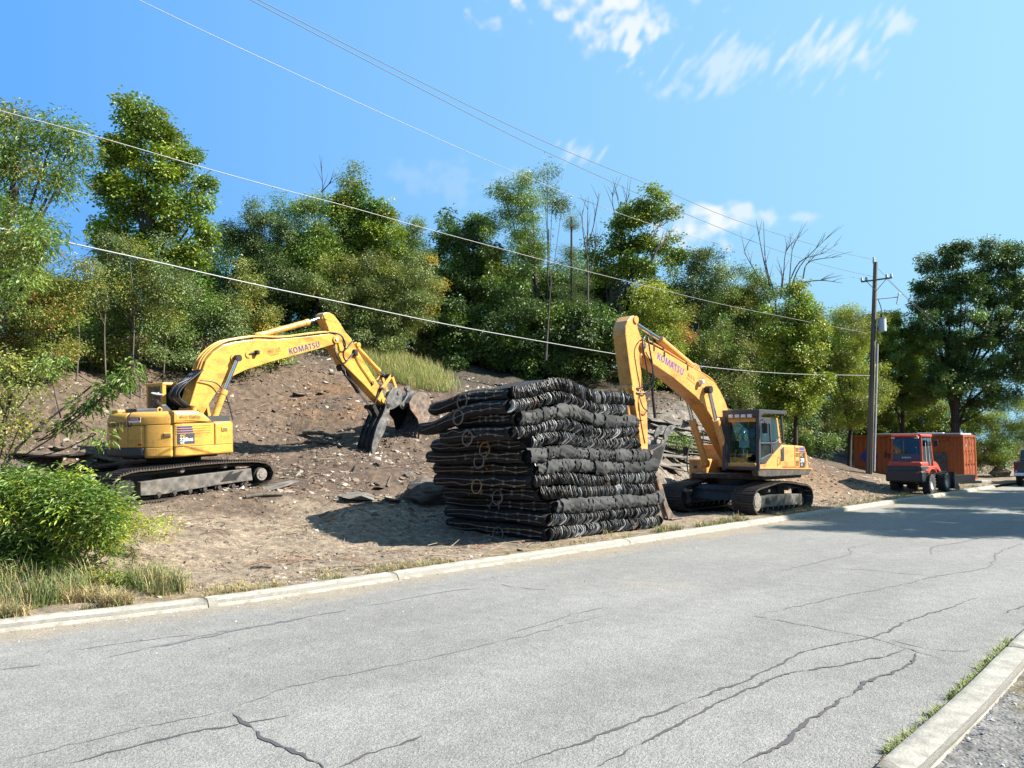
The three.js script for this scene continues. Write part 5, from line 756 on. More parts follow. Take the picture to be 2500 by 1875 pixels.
  const bs = [[2.85, .10], [3.5, .06], [3.62, .08], [3.05, .22], [2.92, .5], [2.98, .8], [2.88, .82], [2.80, .5]]; mesh('loader_bucket', [boxUV(plate(bs, -.8, .8, .01)), boxUV(plate([[2.82, .1], [3.6, .07], [2.98, .8], [2.86, .8]], .79, .82, .004)), boxUV(plate([[2.82, .1], [3.6, .07], [2.98, .8], [2.86, .8]], -.82, -.79, .004))], M.darksteel, o);
  mesh('tail_lamp', [boxUV(rbox(.04, .1, .12, -1.05, .86, .55, .01))], std({ color: col(.4, .05, .03), roughness: .3 }), o);
}

// ---------------------------------------------------------------- pickup truck at the right edge
{
  const a = V(.62, 0, -.78), p = onLevel(2478, 1187, 0);
  const o = thing('pickup_truck', 'dark pickup truck with red tail lamp at the right edge of the road', 'pickup truck', p.clone(), Math.atan2(-a.z, a.x)); // local x forward, z right; rear-left corner near the origin
  const pt = new THREE.MeshPhysicalMaterial({ color: col(.012, .0125, .015), roughness: .4, clearcoat: .5, clearcoatRoughness: .1 }), zc = .86;
  const bed = mesh('cargo_bed', [boxUV(rbox(2.2, .62, .06, 1.1, .95, 0, .03)), boxUV(rbox(2.2, .62, .06, 1.1, .95, 1.72, .03)), boxUV(rbox(2.2, .06, 1.7, 1.1, .70, zc, .02))], pt, o); mesh('tailgate', [boxUV(rbox(.07, .56, 1.50, .03, .97, zc, .03))], pt, o);
  mesh('cab_body', [boxUV(plate([[2.2, .55], [2.2, 1.30], [2.35, 1.32], [2.62, 1.80], [3.9, 1.82], [4.45, 1.32], [5.6, 1.20], [5.72, .9], [5.7, .55]], .02, 1.70, .06))], pt, o);
  for (const z of [.012, 1.708]) mesh('side_window', [boxUV(plate([[2.5, 1.34], [2.72, 1.72], [3.82, 1.74], [4.25, 1.34]], z - .006, z + .006, 0))], M.tint, o); mesh('rear_window', [boxUV(plate([[2.38, 1.36], [2.40, 1.36], [2.60, 1.74], [2.58, 1.74]], .2, 1.52, 0))], M.tint, o);
  mesh('rear_bumper', [boxUV(rbox(.16, .17, 1.78, -.06, .60, zc, .05))], M.chrome, o); for (const z of [.06, 1.66]) mesh('tail_lamp', [boxUV(rbox(.07, .42, .14, .0, 1.0, z, .02))], std({ color: col(.16, .01, .009), roughness: .25 }), o);
  for (const x of [1.0, 4.75]) for (const z of [.1, 1.62]) { const t = mesh('wheel', [new THREE.LatheGeometry([[.2, -.12], [.35, -.13], [.39, -.09], [.39, .09], [.35, .13], [.2, .12]].map(q => new THREE.Vector2(q[0], q[1])), 32).rotateX(Math.PI / 2).translate(x, .39, z)], std({ color: col(.02, .02, .02), roughness: .85 }), o); mesh('rim', [disc(.22, .2, x, .39, z, 24)], M.galv, t); }
  mesh('underbody', [boxUV(rbox(5.2, .25, 1.3, 2.7, .5, zc, .04))], M.darksteel, o); mesh('licence_plate', [box(.01, .15, .3, -.145, .62, zc)], M.white, o);
}

// ---------------------------------------------------------------- vegetation
const leafMat = new THREE.MeshPhysicalMaterial({ color: 0xffffff, roughness: .5, transmission: .5, thickness: 0, side: THREE.DoubleSide, specularIntensity: .75 });
const leafKinds = {};
function sprig(kind, variant) { // a twig end: a handful of folded leaves round a point
  const key = kind + variant; if (leafKinds[key]) return leafKinds[key];
  const K = { broad: [21, .28, .105, .082, .35], ash: [24, .31, .105, .034, .75], small: [26, .28, .066, .046, .5], lance: [20, .20, .085, .026, .25], droop: [9, .22, .17, .058, 1.1], needle: [30, .24, .07, .012, .3], oak: [23, .31, .118, .070, .45] }[kind];
  const [n, r, len, wid, droop] = K, R = mulberry(kind.length * 131 + variant * 977 + 5), P = [], I = [];
  for (let i = 0; i < n; i++) {
    const d = V(R() - .5, (R() - .5) * .8, R() - .5).normalize(), p = d.clone().multiplyScalar(r * Math.cbrt(R()));
    const ax = V(d.x + (R() - .5) * .9, d.y * .3 - droop * (R() * .9), d.z + (R() - .5) * .9).normalize(); // blade axis
    let s = V().crossVectors(V((R() - .5) * .9, 1, (R() - .5) * .9), ax).normalize(); const nn = V().crossVectors(ax, s);
    const L = len * (.7 + R() * .6), w = wid * (.75 + R() * .5), f = w * (.15 + R() * .25), o = P.length / 3;
    const A = p, B = p.clone().addScaledVector(ax, L * .5), C = p.clone().addScaledVector(ax, L).addScaledVector(nn, -L * .12), l = B.clone().addScaledVector(s, w / 2).addScaledVector(nn, f), q = B.clone().addScaledVector(s, -w / 2).addScaledVector(nn, f);
    for (const v of [A, l, C, q]) P.push(v.x, v.y, v.z); I.push(o, o + 1, o + 2, o, o + 2, o + 3);
  }
  const g = new THREE.BufferGeometry(); g.setAttribute('position', new THREE.Float32BufferAttribute(P, 3)); g.setIndex(I); const q = g.toNonIndexed(); q.computeVertexNormals(); return leafKinds[key] = q;
}
let leafTotal = 0;
function limbTube(pts, r0, r1, seg = 10, rad = 7) { // tapered tube
  const cv = new THREE.CatmullRomCurve3(pts), fr = cv.computeFrenetFrames(seg, false), P = [], I = [], U = [];
  for (let i = 0; i <= seg; i++) { const p = cv.getPointAt(i / seg), r = lerp(r0, r1, i / seg); for (let k = 0; k <= rad; k++) { const a = k / rad * Math.PI * 2; const q = p.clone().addScaledVector(fr.normals[i], Math.cos(a) * r).addScaledVector(fr.binormals[i], Math.sin(a) * r); P.push(q.x, q.y, q.z); U.push(k / rad * 2, i * .4); } }
  for (let i = 0; i < seg; i++) for (let k = 0; k < rad; k++) { const a = i * (rad + 1) + k, b = a + rad + 1; I.push(a, a + 1, b, b, a + 1, b + 1); }
  const g = new THREE.BufferGeometry(); g.setAttribute('position', new THREE.Float32BufferAttribute(P, 3)); g.setAttribute('uv', new THREE.Float32BufferAttribute(U, 2)); g.setIndex(I); g.computeVertexNormals(); return g;
}
const tint = { maple: [0.282, 0.362, 0.030], lime: [0.362, 0.420, 0.039], mid: [0.178, 0.282, 0.039], dark: [0.101, 0.175, 0.034], grey: [0.190, 0.265, 0.083], sage: [0.270, 0.339, 0.101], olive: [0.287, 0.322, 0.063], yellow: [0.517, 0.425, 0.046], orange: [0.506, 0.253, 0.057], fresh: [.160, .262, .036] };
let seed = 100;
// o: lobes in metres [centre, rx, ry, rz]
function plant(name, label, category, group, o) {
  const R = mulberry(seed += 13), root = thing(name, label, category, o.base, 0, group), B = o.base;
  const rel = p => p.clone().sub(B), clumps = [];
  const trunkTop = o.fork ? rel(o.fork) : V(0, 0, 0);
  if (!o.fork) { let w = 0; for (const l of o.lobes) { const a = l[1] * l[2]; trunkTop.addScaledVector(rel(l[0]), a); w += a; } trunkTop.multiplyScalar(1 / w); }
  const lows = Math.min(...o.lobes.map(l => l[0].y)) - B.y;
  if (o.r) { const mid = trunkTop.clone().multiplyScalar(.5).add(V((R() - .5) * .3, 0, (R() - .5) * .3)); mesh('trunk', limbTube([V(0, -.2, 0), mid, trunkTop], o.r, o.r * .5, 12, 9), o.bark || M.bark, root); }
  const counts = []; let N = 0;
  for (const l of o.lobes) {
    const [c, rx, ry, rz] = l, area = Math.PI * rx * ry, n = Math.ceil(area * 72 * (o.dens || 1) * (l[4] || 1)) + 6; const k = Math.max(3, Math.round(n / 17)); const first = clumps.length;
    for (let i = 0; i < k; i++) { const d = V(R() * 2 - 1, R() * 2 - 1, R() * 2 - 1); if (d.length() > 1) d.normalize(); d.multiplyScalar(lerp(.72, 1, R()) * lerp(.55, 1, R()) / Math.max(d.length(), .35)); if (d.length() > 1) d.normalize(); if (R() < (o.rag || .17)) d.setLength(1.08 + R() * (o.rag ? .4 : .25)); clumps.push([rel(c).add(V(d.x * rx, d.y * ry, d.z * rz)), .24 + R() * .26 * Math.min(1, rx / .6), .75 + R() * .5, R()]); }
    counts.push([first, k, n]); N += n;
    if (o.r && rx > .12) { const t = rel(c), j = trunkTop.clone().multiplyScalar(clamp(.35 + R() * .55)); if (j.y > t.y) j.multiplyScalar(.6); mesh('limb', limbTube([j, j.clone().lerp(t, .5).add(V(0, -.08, 0)), t], Math.max(.012, o.r * .33), .010, 8, 6), o.bark || M.bark, root); }
  }
  if (o.r) { const tw = []; clumps.forEach((c, i) => { if (i % 3) return; let best = null, bd = 1e9; for (const l of o.lobes) { const q = rel(l[0]), d = q.distanceTo(c[0]); if (d < bd) { bd = d; best = q; } } tw.push(limbTube([best, best.clone().lerp(c[0], .55).add(V(0, .05, 0)), c[0]], .014, .005, 4, 4)); }); if (tw.length) mesh('twigs', tw, o.bark || M.bark, root).userData.kind = 'stuff'; }
  const nv = 2, buckets = [[], []];
  for (const [first, k, n] of counts) for (let i = 0; i < n; i++) buckets[i % nv].push(clumps[first + Math.floor(R() * k)]);
  const m4 = new THREE.Matrix4(), q = new THREE.Quaternion(), e = new THREE.Euler(), sc = V(), c3 = new THREE.Color();
  buckets.forEach((bk, v) => {
    if (!bk.length) return; const im = shade(new THREE.InstancedMesh(sprig(o.kind, v), leafMat, bk.length)); im.name = 'crown'; im.userData.kind = 'stuff';
    bk.forEach((c, i) => { const d = V(R() * 2 - 1, R() * 2 - 1, R() * 2 - 1); if (d.length() > 1) d.multiplyScalar(R()); const rc = c[1]; const p = c[0].clone().add(V(d.x * rc, d.y * rc * .6, d.z * rc)); e.set((R() - .5) * .9, R() * 6.283, (R() - .5) * .9); q.setFromEuler(e); const s = (o.scale || 1) * (.7 + R() * .6); sc.set(s, s, s); im.setMatrixAt(i, m4.compose(p, q, sc));
      let t = tint[o.tint]; const odd = o.odd && (c[3] < o.odd[1] || R() < o.odd[1] * .3); if (odd) t = tint[o.odd[0]]; const k = c[2] * (.8 + R() * .4), yl = R() < .06 ? 1.5 : 1; im.setColorAt(i, c3.setRGB(t[0] * k * yl, t[1] * k, t[2] * k)); });
    root.add(im); leafTotal += bk.length;
  });
  return root;
}
function lobesAt(list, Z) { return list.map(([px, py, rx, ry, dz = 0, d = 1]) => { const z = Z + dz, k = z / FOCAL; return [at(px, py, z), rx * k, ry * k, (rx + ry) * .5 * k, d]; }); }
function treeAt(name, label, Z, base, list, o) { plant(name, label, o.cat || 'tree', o.group, { ...o, base: spot(base[0], base[1], Z), fork: o.forkPx ? at(o.forkPx[0], o.forkPx[1], Z) : null, lobes: lobesAt(list, Z) }); }

treeAt('ash_tree', 'tall loose ash tree at the left edge of the photo', 15, [-90, 1000], [[40, 400, 100, 90], [130, 335, 75, 60], [60, 300, 70, 38], [-30, 330, 90, 80], [155, 430, 52, 65], [90, 520, 85, 70, -1], [20, 610, 95, 80, -1.6], [-60, 500, 90, 110], [115, 600, 60, 60, -1.8], [170, 360, 36, 40], [30, 700, 70, 60, -1.6]], { kind: 'ash', tint: 'mid', odd: ['olive', .25], r: .16, dens: 1.0, scale: .85 });
treeAt('maple_tree', 'tallest bright green maple, its rounded cone rising over the left bushes', 28, [385, 890], [[350, 268, 45, 34], [312, 308, 40, 36], [398, 300, 44, 40], [335, 366, 80, 48], [430, 365, 50, 48], [278, 420, 58, 58], [385, 440, 80, 58], [462, 455, 42, 46], [300, 500, 70, 58], [420, 535, 70, 56], [482, 560, 38, 38], [340, 590, 80, 50], [262, 585, 50, 58], [458, 620, 50, 40], [280, 362, 30, 36], [500, 500, 22, 20]], { kind: 'broad', tint: 'maple', odd: ['mid', .25], r: .24, bark: M.palebark, dens: 1.05 });
const brush = 'brush along the edge of the lot';
treeAt('bush', 'olive bush with orange-tinged leaves at the left, below the ash', 22, [110, 930], [[110, 690, 80, 60], [55, 640, 70, 60], [190, 655, 70, 50], [150, 740, 70, 60], [50, 770, 75, 85], [130, 820, 80, 60], [40, 870, 80, 60], [170, 880, 70, 40]], { cat: 'bush', kind: 'small', tint: 'olive', odd: ['orange', .09], r: .05, bark: M.palebark, group: brush, dens: .85 });
treeAt('bush', 'dense grey-green thicket with thin pale stems under the tall maple', 25, [330, 905], [[330, 650, 90, 60], [280, 710, 80, 70], [400, 690, 80, 60], [350, 770, 110, 70], [240, 780, 80, 70], [330, 850, 120, 45], [220, 850, 70, 50], [310, 600, 40, 40]], { cat: 'bush', kind: 'small', tint: 'grey', odd: ['olive', .35], r: .05, bark: M.palebark, group: brush, dens: .85 });
treeAt('bush', 'dark leafy thicket behind the yellow boom, right of the pale stems', 27, [480, 900], [[480, 710, 80, 65], [440, 790, 80, 70], [540, 780, 70, 80], [510, 855, 95, 45], [420, 860, 70, 40]], { cat: 'bush', kind: 'small', tint: 'mid', odd: ['grey', .4], r: .05, bark: M.palebark, group: brush });
treeAt('bush', 'yellowish small-leaved birch bush above the yellow boom', 28, [600, 905], [[600, 700, 48, 55], [590, 770, 55, 66], [618, 840, 48, 56], [570, 880, 60, 36], [640, 780, 30, 60]], { cat: 'bush', kind: 'small', tint: 'olive', odd: ['yellow', .1], r: .04, bark: M.palebark, group: brush, dens: .8 });
treeAt('distant_tree', 'small bluish tree in the gap right of the tall maple', 38, [520, 860], [[500, 640, 48, 48], [545, 625, 40, 50], [470, 680, 40, 40]], { kind: 'small', tint: 'mid', r: .08 });
treeAt('poplar_tree', 'grey-green poplar with crooked stem, left of the middle grove', 33, [650, 895], [[600, 555, 50, 45], [640, 525, 45, 42], [578, 620, 48, 58], [650, 620, 70, 68], [690, 560, 36, 48], [620, 690, 80, 58], [690, 700, 60, 70], [560, 560, 20, 24]], { kind: 'small', tint: 'grey', odd: ['dark', .3], r: .13, bark: M.palebark, dens: 1.05 });
treeAt('poplar_tree', 'round-topped green poplar behind the middle grove', 35, [700, 890], [[697, 515, 40, 42], [708, 565, 44, 48], [700, 620, 50, 50]], { kind: 'small', tint: 'mid', r: .1, dens: 1.1 });
treeAt('poplar_tree', 'bright mid-green tree left of the dome-shaped maple', 34, [775, 890], [[770, 535, 42, 55], [760, 490, 26, 34], [800, 600, 60, 56], [760, 620, 50, 60], [800, 680, 60, 50]], { kind: 'ash', tint: 'mid', odd: ['maple', .3], r: .12, dens: 1.1 });
treeAt('maple_tree', 'dome-shaped dark-lit maple in the middle grove', 34.6, [890, 890], [[900, 510, 48, 32], [858, 492, 44, 38], [932, 548, 40, 38], [880, 560, 60, 40], [830, 520, 38, 38], [940, 600, 40, 48], [880, 630, 70, 50]], { kind: 'broad', tint: 'maple', odd: ['mid', .3], r: .14, dens: 1.15 });
treeAt('ash_tree', 'sparse ash sprig standing above the dome-shaped maple', 36, [835, 880], [[858, 420, 20, 20, 0, .8], [838, 445, 24, 22, 0, .8], [850, 462, 30, 20, 0, .8], [830, 490, 20, 26, 0, .7]], { kind: 'ash', tint: 'grey', r: .07, bark: M.deadwood, forkPx: [840, 480], dens: .75 });
treeAt('poplar_tree', 'pair of slim poplar tops right of the dome-shaped maple', 35.5, [1005, 890], [[982, 560, 26, 36], [1012, 545, 24, 36], [1016, 605, 34, 44], [1038, 640, 24, 38], [985, 620, 30, 40]], { kind: 'small', tint: 'mid', odd: ['grey', .4], r: .09 });
treeAt('willow_bush', 'broad pale sage-green willow bush above the dirt bank', 33.5, [920, 880], [[850, 700, 88, 68], [930, 675, 88, 66], [1000, 690, 66, 66], [880, 790, 98, 66], [960, 780, 88, 66], [800, 755, 68, 66], [1030, 755, 36, 66], [930, 835, 110, 34], [800, 830, 60, 40]], { cat: 'bush', kind: 'small', tint: 'sage', odd: ['olive', .25], r: .08, bark: M.deadwood, group: brush, dens: 1.05 });
treeAt('birch_tree', 'slim yellowing birch at the right end of the willow bush', 35, [1050, 880], [[1045, 655, 22, 38], [1056, 715, 24, 40], [1040, 770, 26, 40]], { kind: 'small', tint: 'olive', odd: ['yellow', .55], r: .04, bark: M.palebark, dens: .8 });
treeAt('oak_tree', 'dark green tree right of the gap in the skyline', 37, [1140, 900], [[1130, 560, 44, 38], [1108, 620, 48, 48], [1170, 620, 50, 58], [1120, 700, 70, 66], [1190, 700, 60, 58], [1090, 770, 60, 58], [1178, 555, 28, 38], [1090, 590, 18, 20]], { kind: 'oak', tint: 'dark', odd: ['mid', .25], r: .14, dens: 1.0 });
treeAt('ash_tree', 'tall narrow ash tree left of the spruce, behind the mats', 36, [1320, 900], [[1230, 478, 28, 34], [1265, 468, 38, 42], [1300, 500, 34, 38], [1240, 540, 44, 44], [1290, 568, 44, 48], [1222, 600, 38, 44], [1282, 640, 48, 44], [1320, 615, 30, 38], [1240, 680, 50, 40]], { kind: 'ash', tint: 'maple', odd: ['mid', .4], r: .12, forkPx: [1305, 640], dens: .95 });
treeAt('ash_tree', 'thin spindly ash top leaning over beside the tall narrow ash', 37, [1330, 900], [[1336, 428, 24, 24, 0, .8], [1350, 475, 28, 32, 0, .7], [1372, 505, 18, 28, 0, .7], [1330, 465, 20, 26, 0, .7]], { kind: 'ash', tint: 'grey', r: .06, bark: M.deadwood, forkPx: [1340, 560], dens: .7 });
treeAt('spruce_tree', 'sparse grey spruce with pointed top behind the mats', 38, [1398, 900], [[1395, 530, 8, 20], [1395, 565, 16, 22], [1395, 605, 26, 24], [1397, 650, 34, 28], [1400, 700, 40, 32], [1402, 750, 42, 34]], { kind: 'needle', tint: 'grey', r: .09, bark: M.deadwood, forkPx: [1395, 530], dens: 1.5 });
treeAt('maple_tree', 'spreading maple with one branch reaching up right, left of the cloud', 36, [1488, 910], [[1602, 490, 38, 28], [1562, 520, 44, 28], [1622, 518, 24, 20], [1500, 560, 44, 34], [1542, 590, 54, 34], [1468, 600, 28, 34], [1602, 600, 48, 34], [1640, 620, 28, 28], [1560, 650, 60, 38], [1490, 660, 30, 38], [1540, 540, 30, 24]], { kind: 'broad', tint: 'maple', odd: ['mid', .25], r: .13, forkPx: [1492, 690], dens: .95 });
treeAt('bush', 'dark green undergrowth between the ash and the spreading maple', 34.8, [1280, 925], [[1250, 725, 80, 58], [1180, 790, 80, 58], [1300, 800, 90, 58], [1400, 790, 70, 66], [1420, 850, 80, 56], [1240, 860, 110, 56], [1120, 860, 80, 56], [1480, 820, 66, 58], [1340, 880, 90, 50], [1100, 800, 50, 60]], { cat: 'bush', kind: 'oak', tint: 'dark', odd: ['mid', .35], r: .08, group: brush, dens: .9 });
treeAt('bush', 'bright yellow-green bush above the orange boom', 31.4, [1600, 960], [[1600, 718, 58, 32], [1640, 758, 38, 38], [1568, 770, 58, 38], [1622, 808, 58, 38], [1560, 832, 58, 48], [1600, 880, 70, 44]], { cat: 'bush', kind: 'ash', tint: 'lime', odd: ['maple', .3], r: .07, group: brush });
treeAt('poplar_tree', 'dark grey-green poplar behind the bright yellow-green bush', 37, [1700, 960], [[1680, 650, 48, 46], [1722, 640, 34, 48], [1700, 720, 60, 58], [1742, 700, 38, 58], [1660, 720, 38, 38]], { kind: 'small', tint: 'grey', odd: ['dark', .5], r: .1 });
treeAt('tree', 'rounded olive-green tree beneath the left dead branches', 38.5, [1810, 1000], [[1790, 685, 54, 40], [1842, 695, 48, 44], [1762, 740, 58, 58], [1830, 760, 60, 58], [1872, 745, 38, 56], [1780, 830, 80, 66], [1850, 840, 60, 60]], { kind: 'small', tint: 'olive', odd: ['mid', .35], r: .12 });
treeAt('bush', 'mixed olive brush with a rusty patch behind the orange excavator', 35, [1700, 985], [[1700, 830, 80, 66], [1640, 890, 80, 56], [1760, 900, 80, 66], [1700, 945, 100, 46], [1790, 960, 70, 50]], { cat: 'bush', kind: 'small', tint: 'olive', odd: ['mid', .4], r: .06, group: brush });
treeAt('bush', 'small rusty-leaved shrub beside the orange boom tip', 33, [1662, 960], [[1662, 805, 26, 16], [1672, 822, 22, 14]], { cat: 'bush', kind: 'small', tint: 'orange', r: .03, group: brush });
treeAt('maple_tree', 'bright leafy maple column beneath the dead branches', 36, [1940, 1060], [[1950, 715, 30, 30], [1930, 768, 54, 42], [1982, 790, 44, 44], [1902, 830, 58, 48], [1972, 860, 58, 48], [1920, 920, 68, 48], [1990, 930, 48, 48], [1950, 985, 68, 44], [1880, 970, 48, 56]], { kind: 'broad', tint: 'maple', odd: ['lime', .3], r: .11 });
treeAt('tree', 'yellow-green tree just left of the utility pole', 44, [2070, 1080], [[2040, 785, 48, 34], [2080, 768, 48, 28], [2110, 812, 48, 46], [2030, 850, 58, 48], [2090, 880, 58, 48], [2060, 950, 68, 56], [2130, 950, 48, 56], [2060, 1010, 70, 50]], { kind: 'ash', tint: 'lime', odd: ['olive', .35], r: .12 });
treeAt('tree', 'farther green tree between the pole and the big dark oak', 54, [2200, 1110], [[2200, 805, 48, 34], [2160, 830, 48, 46], [2240, 830, 48, 46], [2190, 890, 68, 48], [2230, 960, 68, 56], [2170, 970, 58, 56]], { kind: 'broad', tint: 'mid', odd: ['lime', .3], r: .16 });
treeAt('tree', 'small dark crown showing above the yellow-green tree by the pole', 60, [2135, 1080], [[2138, 766, 30, 20], [2165, 775, 24, 20], [2130, 800, 40, 30]], { kind: 'broad', tint: 'dark', r: .14 });
treeAt('oak_tree', 'big dark oak rising behind the orange container at right', 52, [2330, 1120], [[2300, 640, 48, 36], [2350, 622, 58, 30], [2420, 642, 58, 38], [2480, 622, 58, 36], [2280, 720, 48, 58], [2360, 710, 68, 58], [2450, 720, 68, 58], [2520, 720, 68, 58], [2290, 800, 58, 58], [2370, 810, 78, 66], [2470, 810, 78, 66], [2300, 880, 58, 56], [2390, 900, 88, 56], [2490, 900, 78, 66], [2250, 760, 24, 26], [2440, 975, 88, 36], [2310, 945, 50, 36], [2540, 820, 60, 70], [2255, 700, 16, 18]], { kind: 'oak', tint: 'dark', odd: ['mid', .22], r: .34, forkPx: [2335, 900], dens: .72, scale: 1.15 });
treeAt('bush', 'sunlit leafy bushes right of the container doors', 51, [2450, 1150], [[2430, 1050, 58, 56], [2482, 1010, 48, 56], [2405, 1100, 44, 44], [2470, 1110, 58, 36], [2510, 1080, 40, 56]], { cat: 'bush', kind: 'ash', tint: 'maple', odd: ['lime', .3], r: .08, group: brush });
treeAt('bush', 'shaded bushes hiding the woods behind the container', 57, [2260, 1130], [[2330, 1020, 70, 46], [2250, 1030, 60, 46], [2180, 1030, 60, 56], [2300, 1070, 80, 40], [2120, 1040, 50, 50]], { cat: 'bush', kind: 'oak', tint: 'mid', odd: ['maple', .3], r: .08, group: brush });
treeAt('bush', 'deep shaded undergrowth behind the orange excavator cab', 42, [1930, 1130], [[1800, 1010, 70, 56], [1880, 1060, 80, 50], [1960, 1060, 80, 50], [1840, 1090, 60, 30]], { cat: 'bush', kind: 'oak', tint: 'dark', odd: ['mid', .3], r: .06, group: brush });
{ // low growth filling the foot of the woods, and woods behind
  const R = mulberry(909);
  const zones = [[150, 'below the ash at far left'], [330, 'below the tall maple'], [560, 'behind the yellow cab'], [700, 'above the yellow boom'], [900, 'left of the grassy crest'], [1100, 'behind the grassy crest'], [1200, 'below the dark oak left of the mats'], [1300, 'just above the mats'], [1400, 'below the spruce'], [1500, 'below the spreading maple'], [1580, 'behind the orange arm'], [1680, 'behind the orange boom'], [1780, 'behind the outcrop'], [1860, 'left of the leafy maple column'], [1940, 'under the leafy maple column'], [2030, 'right of the leafy maple column'], [2120, 'beside the utility pole'], [2300, 'behind the container'], [9999, 'right of the container']], zn = px => zones.find(z => px < z[0])[1];
  const low = [[40, 22.5, 930, 60], [230, 26, 905, 60], [420, 28, 885, 55], [640, 29.5, 880, 55], [760, 32, 860, 60], [1060, 36, 870, 60], [1130, 36.5, 895, 50], [1230, 36.5, 910, 50], [1340, 36.5, 920, 50], [1440, 36.5, 930, 55], [1530, 36, 940, 60], [1620, 35, 960, 60], [1720, 37, 990, 60], [1800, 39, 1030, 60], [1870, 40, 1085, 50], [1950, 41, 1105, 50], [2020, 50, 1090, 50], [2110, 56, 1090, 50], [2440, 50, 1140, 40]];
  for (const [px, Z, py, r] of low) treeAt('undergrowth_bush', 'low tangled bush on the woodland edge ' + zn(px), Z, [px, py + 10], [[px - r * .5, py - 10, r * .8, 34], [px + r * .5, py - 22, r * .8, 40], [px, py - 45, r * .7, 34]], { cat: 'bush', kind: R() < .5 ? 'oak' : 'small', tint: R() < .5 ? 'dark' : 'mid', odd: ['olive', .2], group: 'low bushes along the foot of the woods', dens: .7 });
  const back = [[120, 27, 760], [260, 31, 740], [420, 33, 700], [560, 36, 720], [700, 37.5, 660], [820, 38, 660], [960, 41, 680], [1080, 42.5, 720], [1200, 42.5, 700], [1330, 42.5, 720], [1440, 42.5, 720], [1560, 42, 720], [1680, 42, 770], [1790, 44, 780], [1900, 45, 860], [2010, 50, 860], [2110, 56, 870], [2230, 62, 900]];
  for (const [px, Z, py] of back) treeAt('woodland_tree', 'half-hidden tree deep in the woods ' + zn(px), Z, [px, 920], [[px - 40, py, 70, 80], [px + 45, py + 30, 70, 80], [px, py + 110, 90, 80], [px + 10, py - 20, 50, 60]], { kind: 'oak', tint: R() < .6 ? 'dark' : 'mid', odd: ['mid', .3], r: .12, group: 'trees deep in the woods', dens: .7, scale: 1.15 });
}
// trees on the near side of the road, out of the picture, whose shade falls across the asphalt
for (const [x, Z, h, label] of [[22.6, 19.6, 13, 'lower roadside maple shading the road nearest the photographer'], [24.2, 22.2, 15, 'tall roadside maple casting the long middle streak of shade on the road'], [28.2, 28.2, 12.8, 'tall roadside maple casting the farther streak of shade on the road'], [32.5, 32, 13, 'roadside maple beyond the others, shading the far kerb']]) { const b = W3(x, .5, Z), R = mulberry(x * 10), lb = []; for (let i = 0; i < 20; i++) { const t = i / 19, y = lerp(h * .36, h - .8, t), rr = lerp(3.0, .5, t * t), a = i * 2.4; lb.push([V(b.x + Math.cos(a) * rr, y, b.z + Math.sin(a) * rr), lerp(1.6, .9, t), .8, lerp(1.6, .9, t)]); } plant('maple_tree', label, 'tree', 'trees across the road', { base: b, lobes: lb, kind: 'oak', tint: 'mid', r: .24, dens: .6, fork: V(b.x, h * .8, b.z), scale: 1.2 }); }

// growth carrying on to the left of the picture
[[-15.5, 13.5, 2.4], [-17.5, 17, 3.2], [-19, 21, 4.5], [-22, 25, 5.5], [-15, 9.5, 1.6]].forEach(([x, Z, r], i) => { const b = ground(x, -Z), R = mulberry(x * -31), lb = []; for (let k = 0; k < 8; k++) lb.push([V(b.x + (R() - .5) * r * 1.3, b.y + .4 + R() * r * 1.2, b.z + (R() - .5) * r * 1.3), r * .4, r * .34, r * .4]); plant('bush', ['leafy bush beyond the left edge near the ash', 'tall bush beyond the left edge behind the ash', 'young tree beyond the left edge of the thicket', 'spreading tree beyond the left end of the woods', 'low bush beyond the left edge by the kerb'][i], 'bush', 'growth beyond the left edge', { base: b, lobes: lb, kind: 'small', tint: i % 2 ? 'mid' : 'olive', r: .06, dens: .5 }); });

// foreground growth at left
const shootsR = mulberry(717), shoots = []; for (let i = 0; i < 46; i++) { const x = -30 + shootsR() * 300, y = 1180 + .28 * Math.abs(x - 60) + shootsR() * 70, h = 25 + shootsR() * 45, sl = (shootsR() - .5) * 26, dz = shootsR() * 1.2 - .6; for (let k = 0; k < 3; k++) shoots.push([x + sl * k / 3, y - h * k / 3, 7, 12, dz, .3]); }
treeAt('shrub', 'big fresh green shrub at lower left in front of the yellow tracks', 12, [110, 1420], [[50, 1270, 105, 70, .6], [140, 1260, 80, 56], [205, 1255, 48, 40], [110, 1335, 100, 55], [30, 1355, 90, 66], [205, 1315, 52, 42], [250, 1290, 26, 22], [5, 1200, 55, 45, .5], [172, 1200, 20, 34, .3], [120, 1205, 24, 32, .4], [75, 1195, 26, 32, .4], [205, 1212, 16, 26], [35, 1160, 24, 30, .5], [240, 1245, 18, 20], [270, 1318, 22, 14], [150, 1178, 12, 20, .3], ...shoots], { cat: 'shrub', kind: 'lance', tint: 'fresh', odd: ['lime', .22], r: .035, bark: M.deadwood, dens: 2.3, scale: 1.0, rag: .34 });
treeAt('sapling', 'thin sapling with sparse yellow leaves at the left edge above the shrub', 12.5, [-40, 1290], [[30, 960, 70, 55, 0, .8], [15, 1050, 55, 55, 0, .8], [95, 920, 60, 40, 0, .7], [60, 1010, 50, 40, 0, .6], [-20, 900, 60, 70, 0, .9]], { cat: 'sapling', kind: 'small', tint: 'olive', odd: ['yellow', .12], r: .03, bark: M.deadwood, dens: .8, scale: .8 });
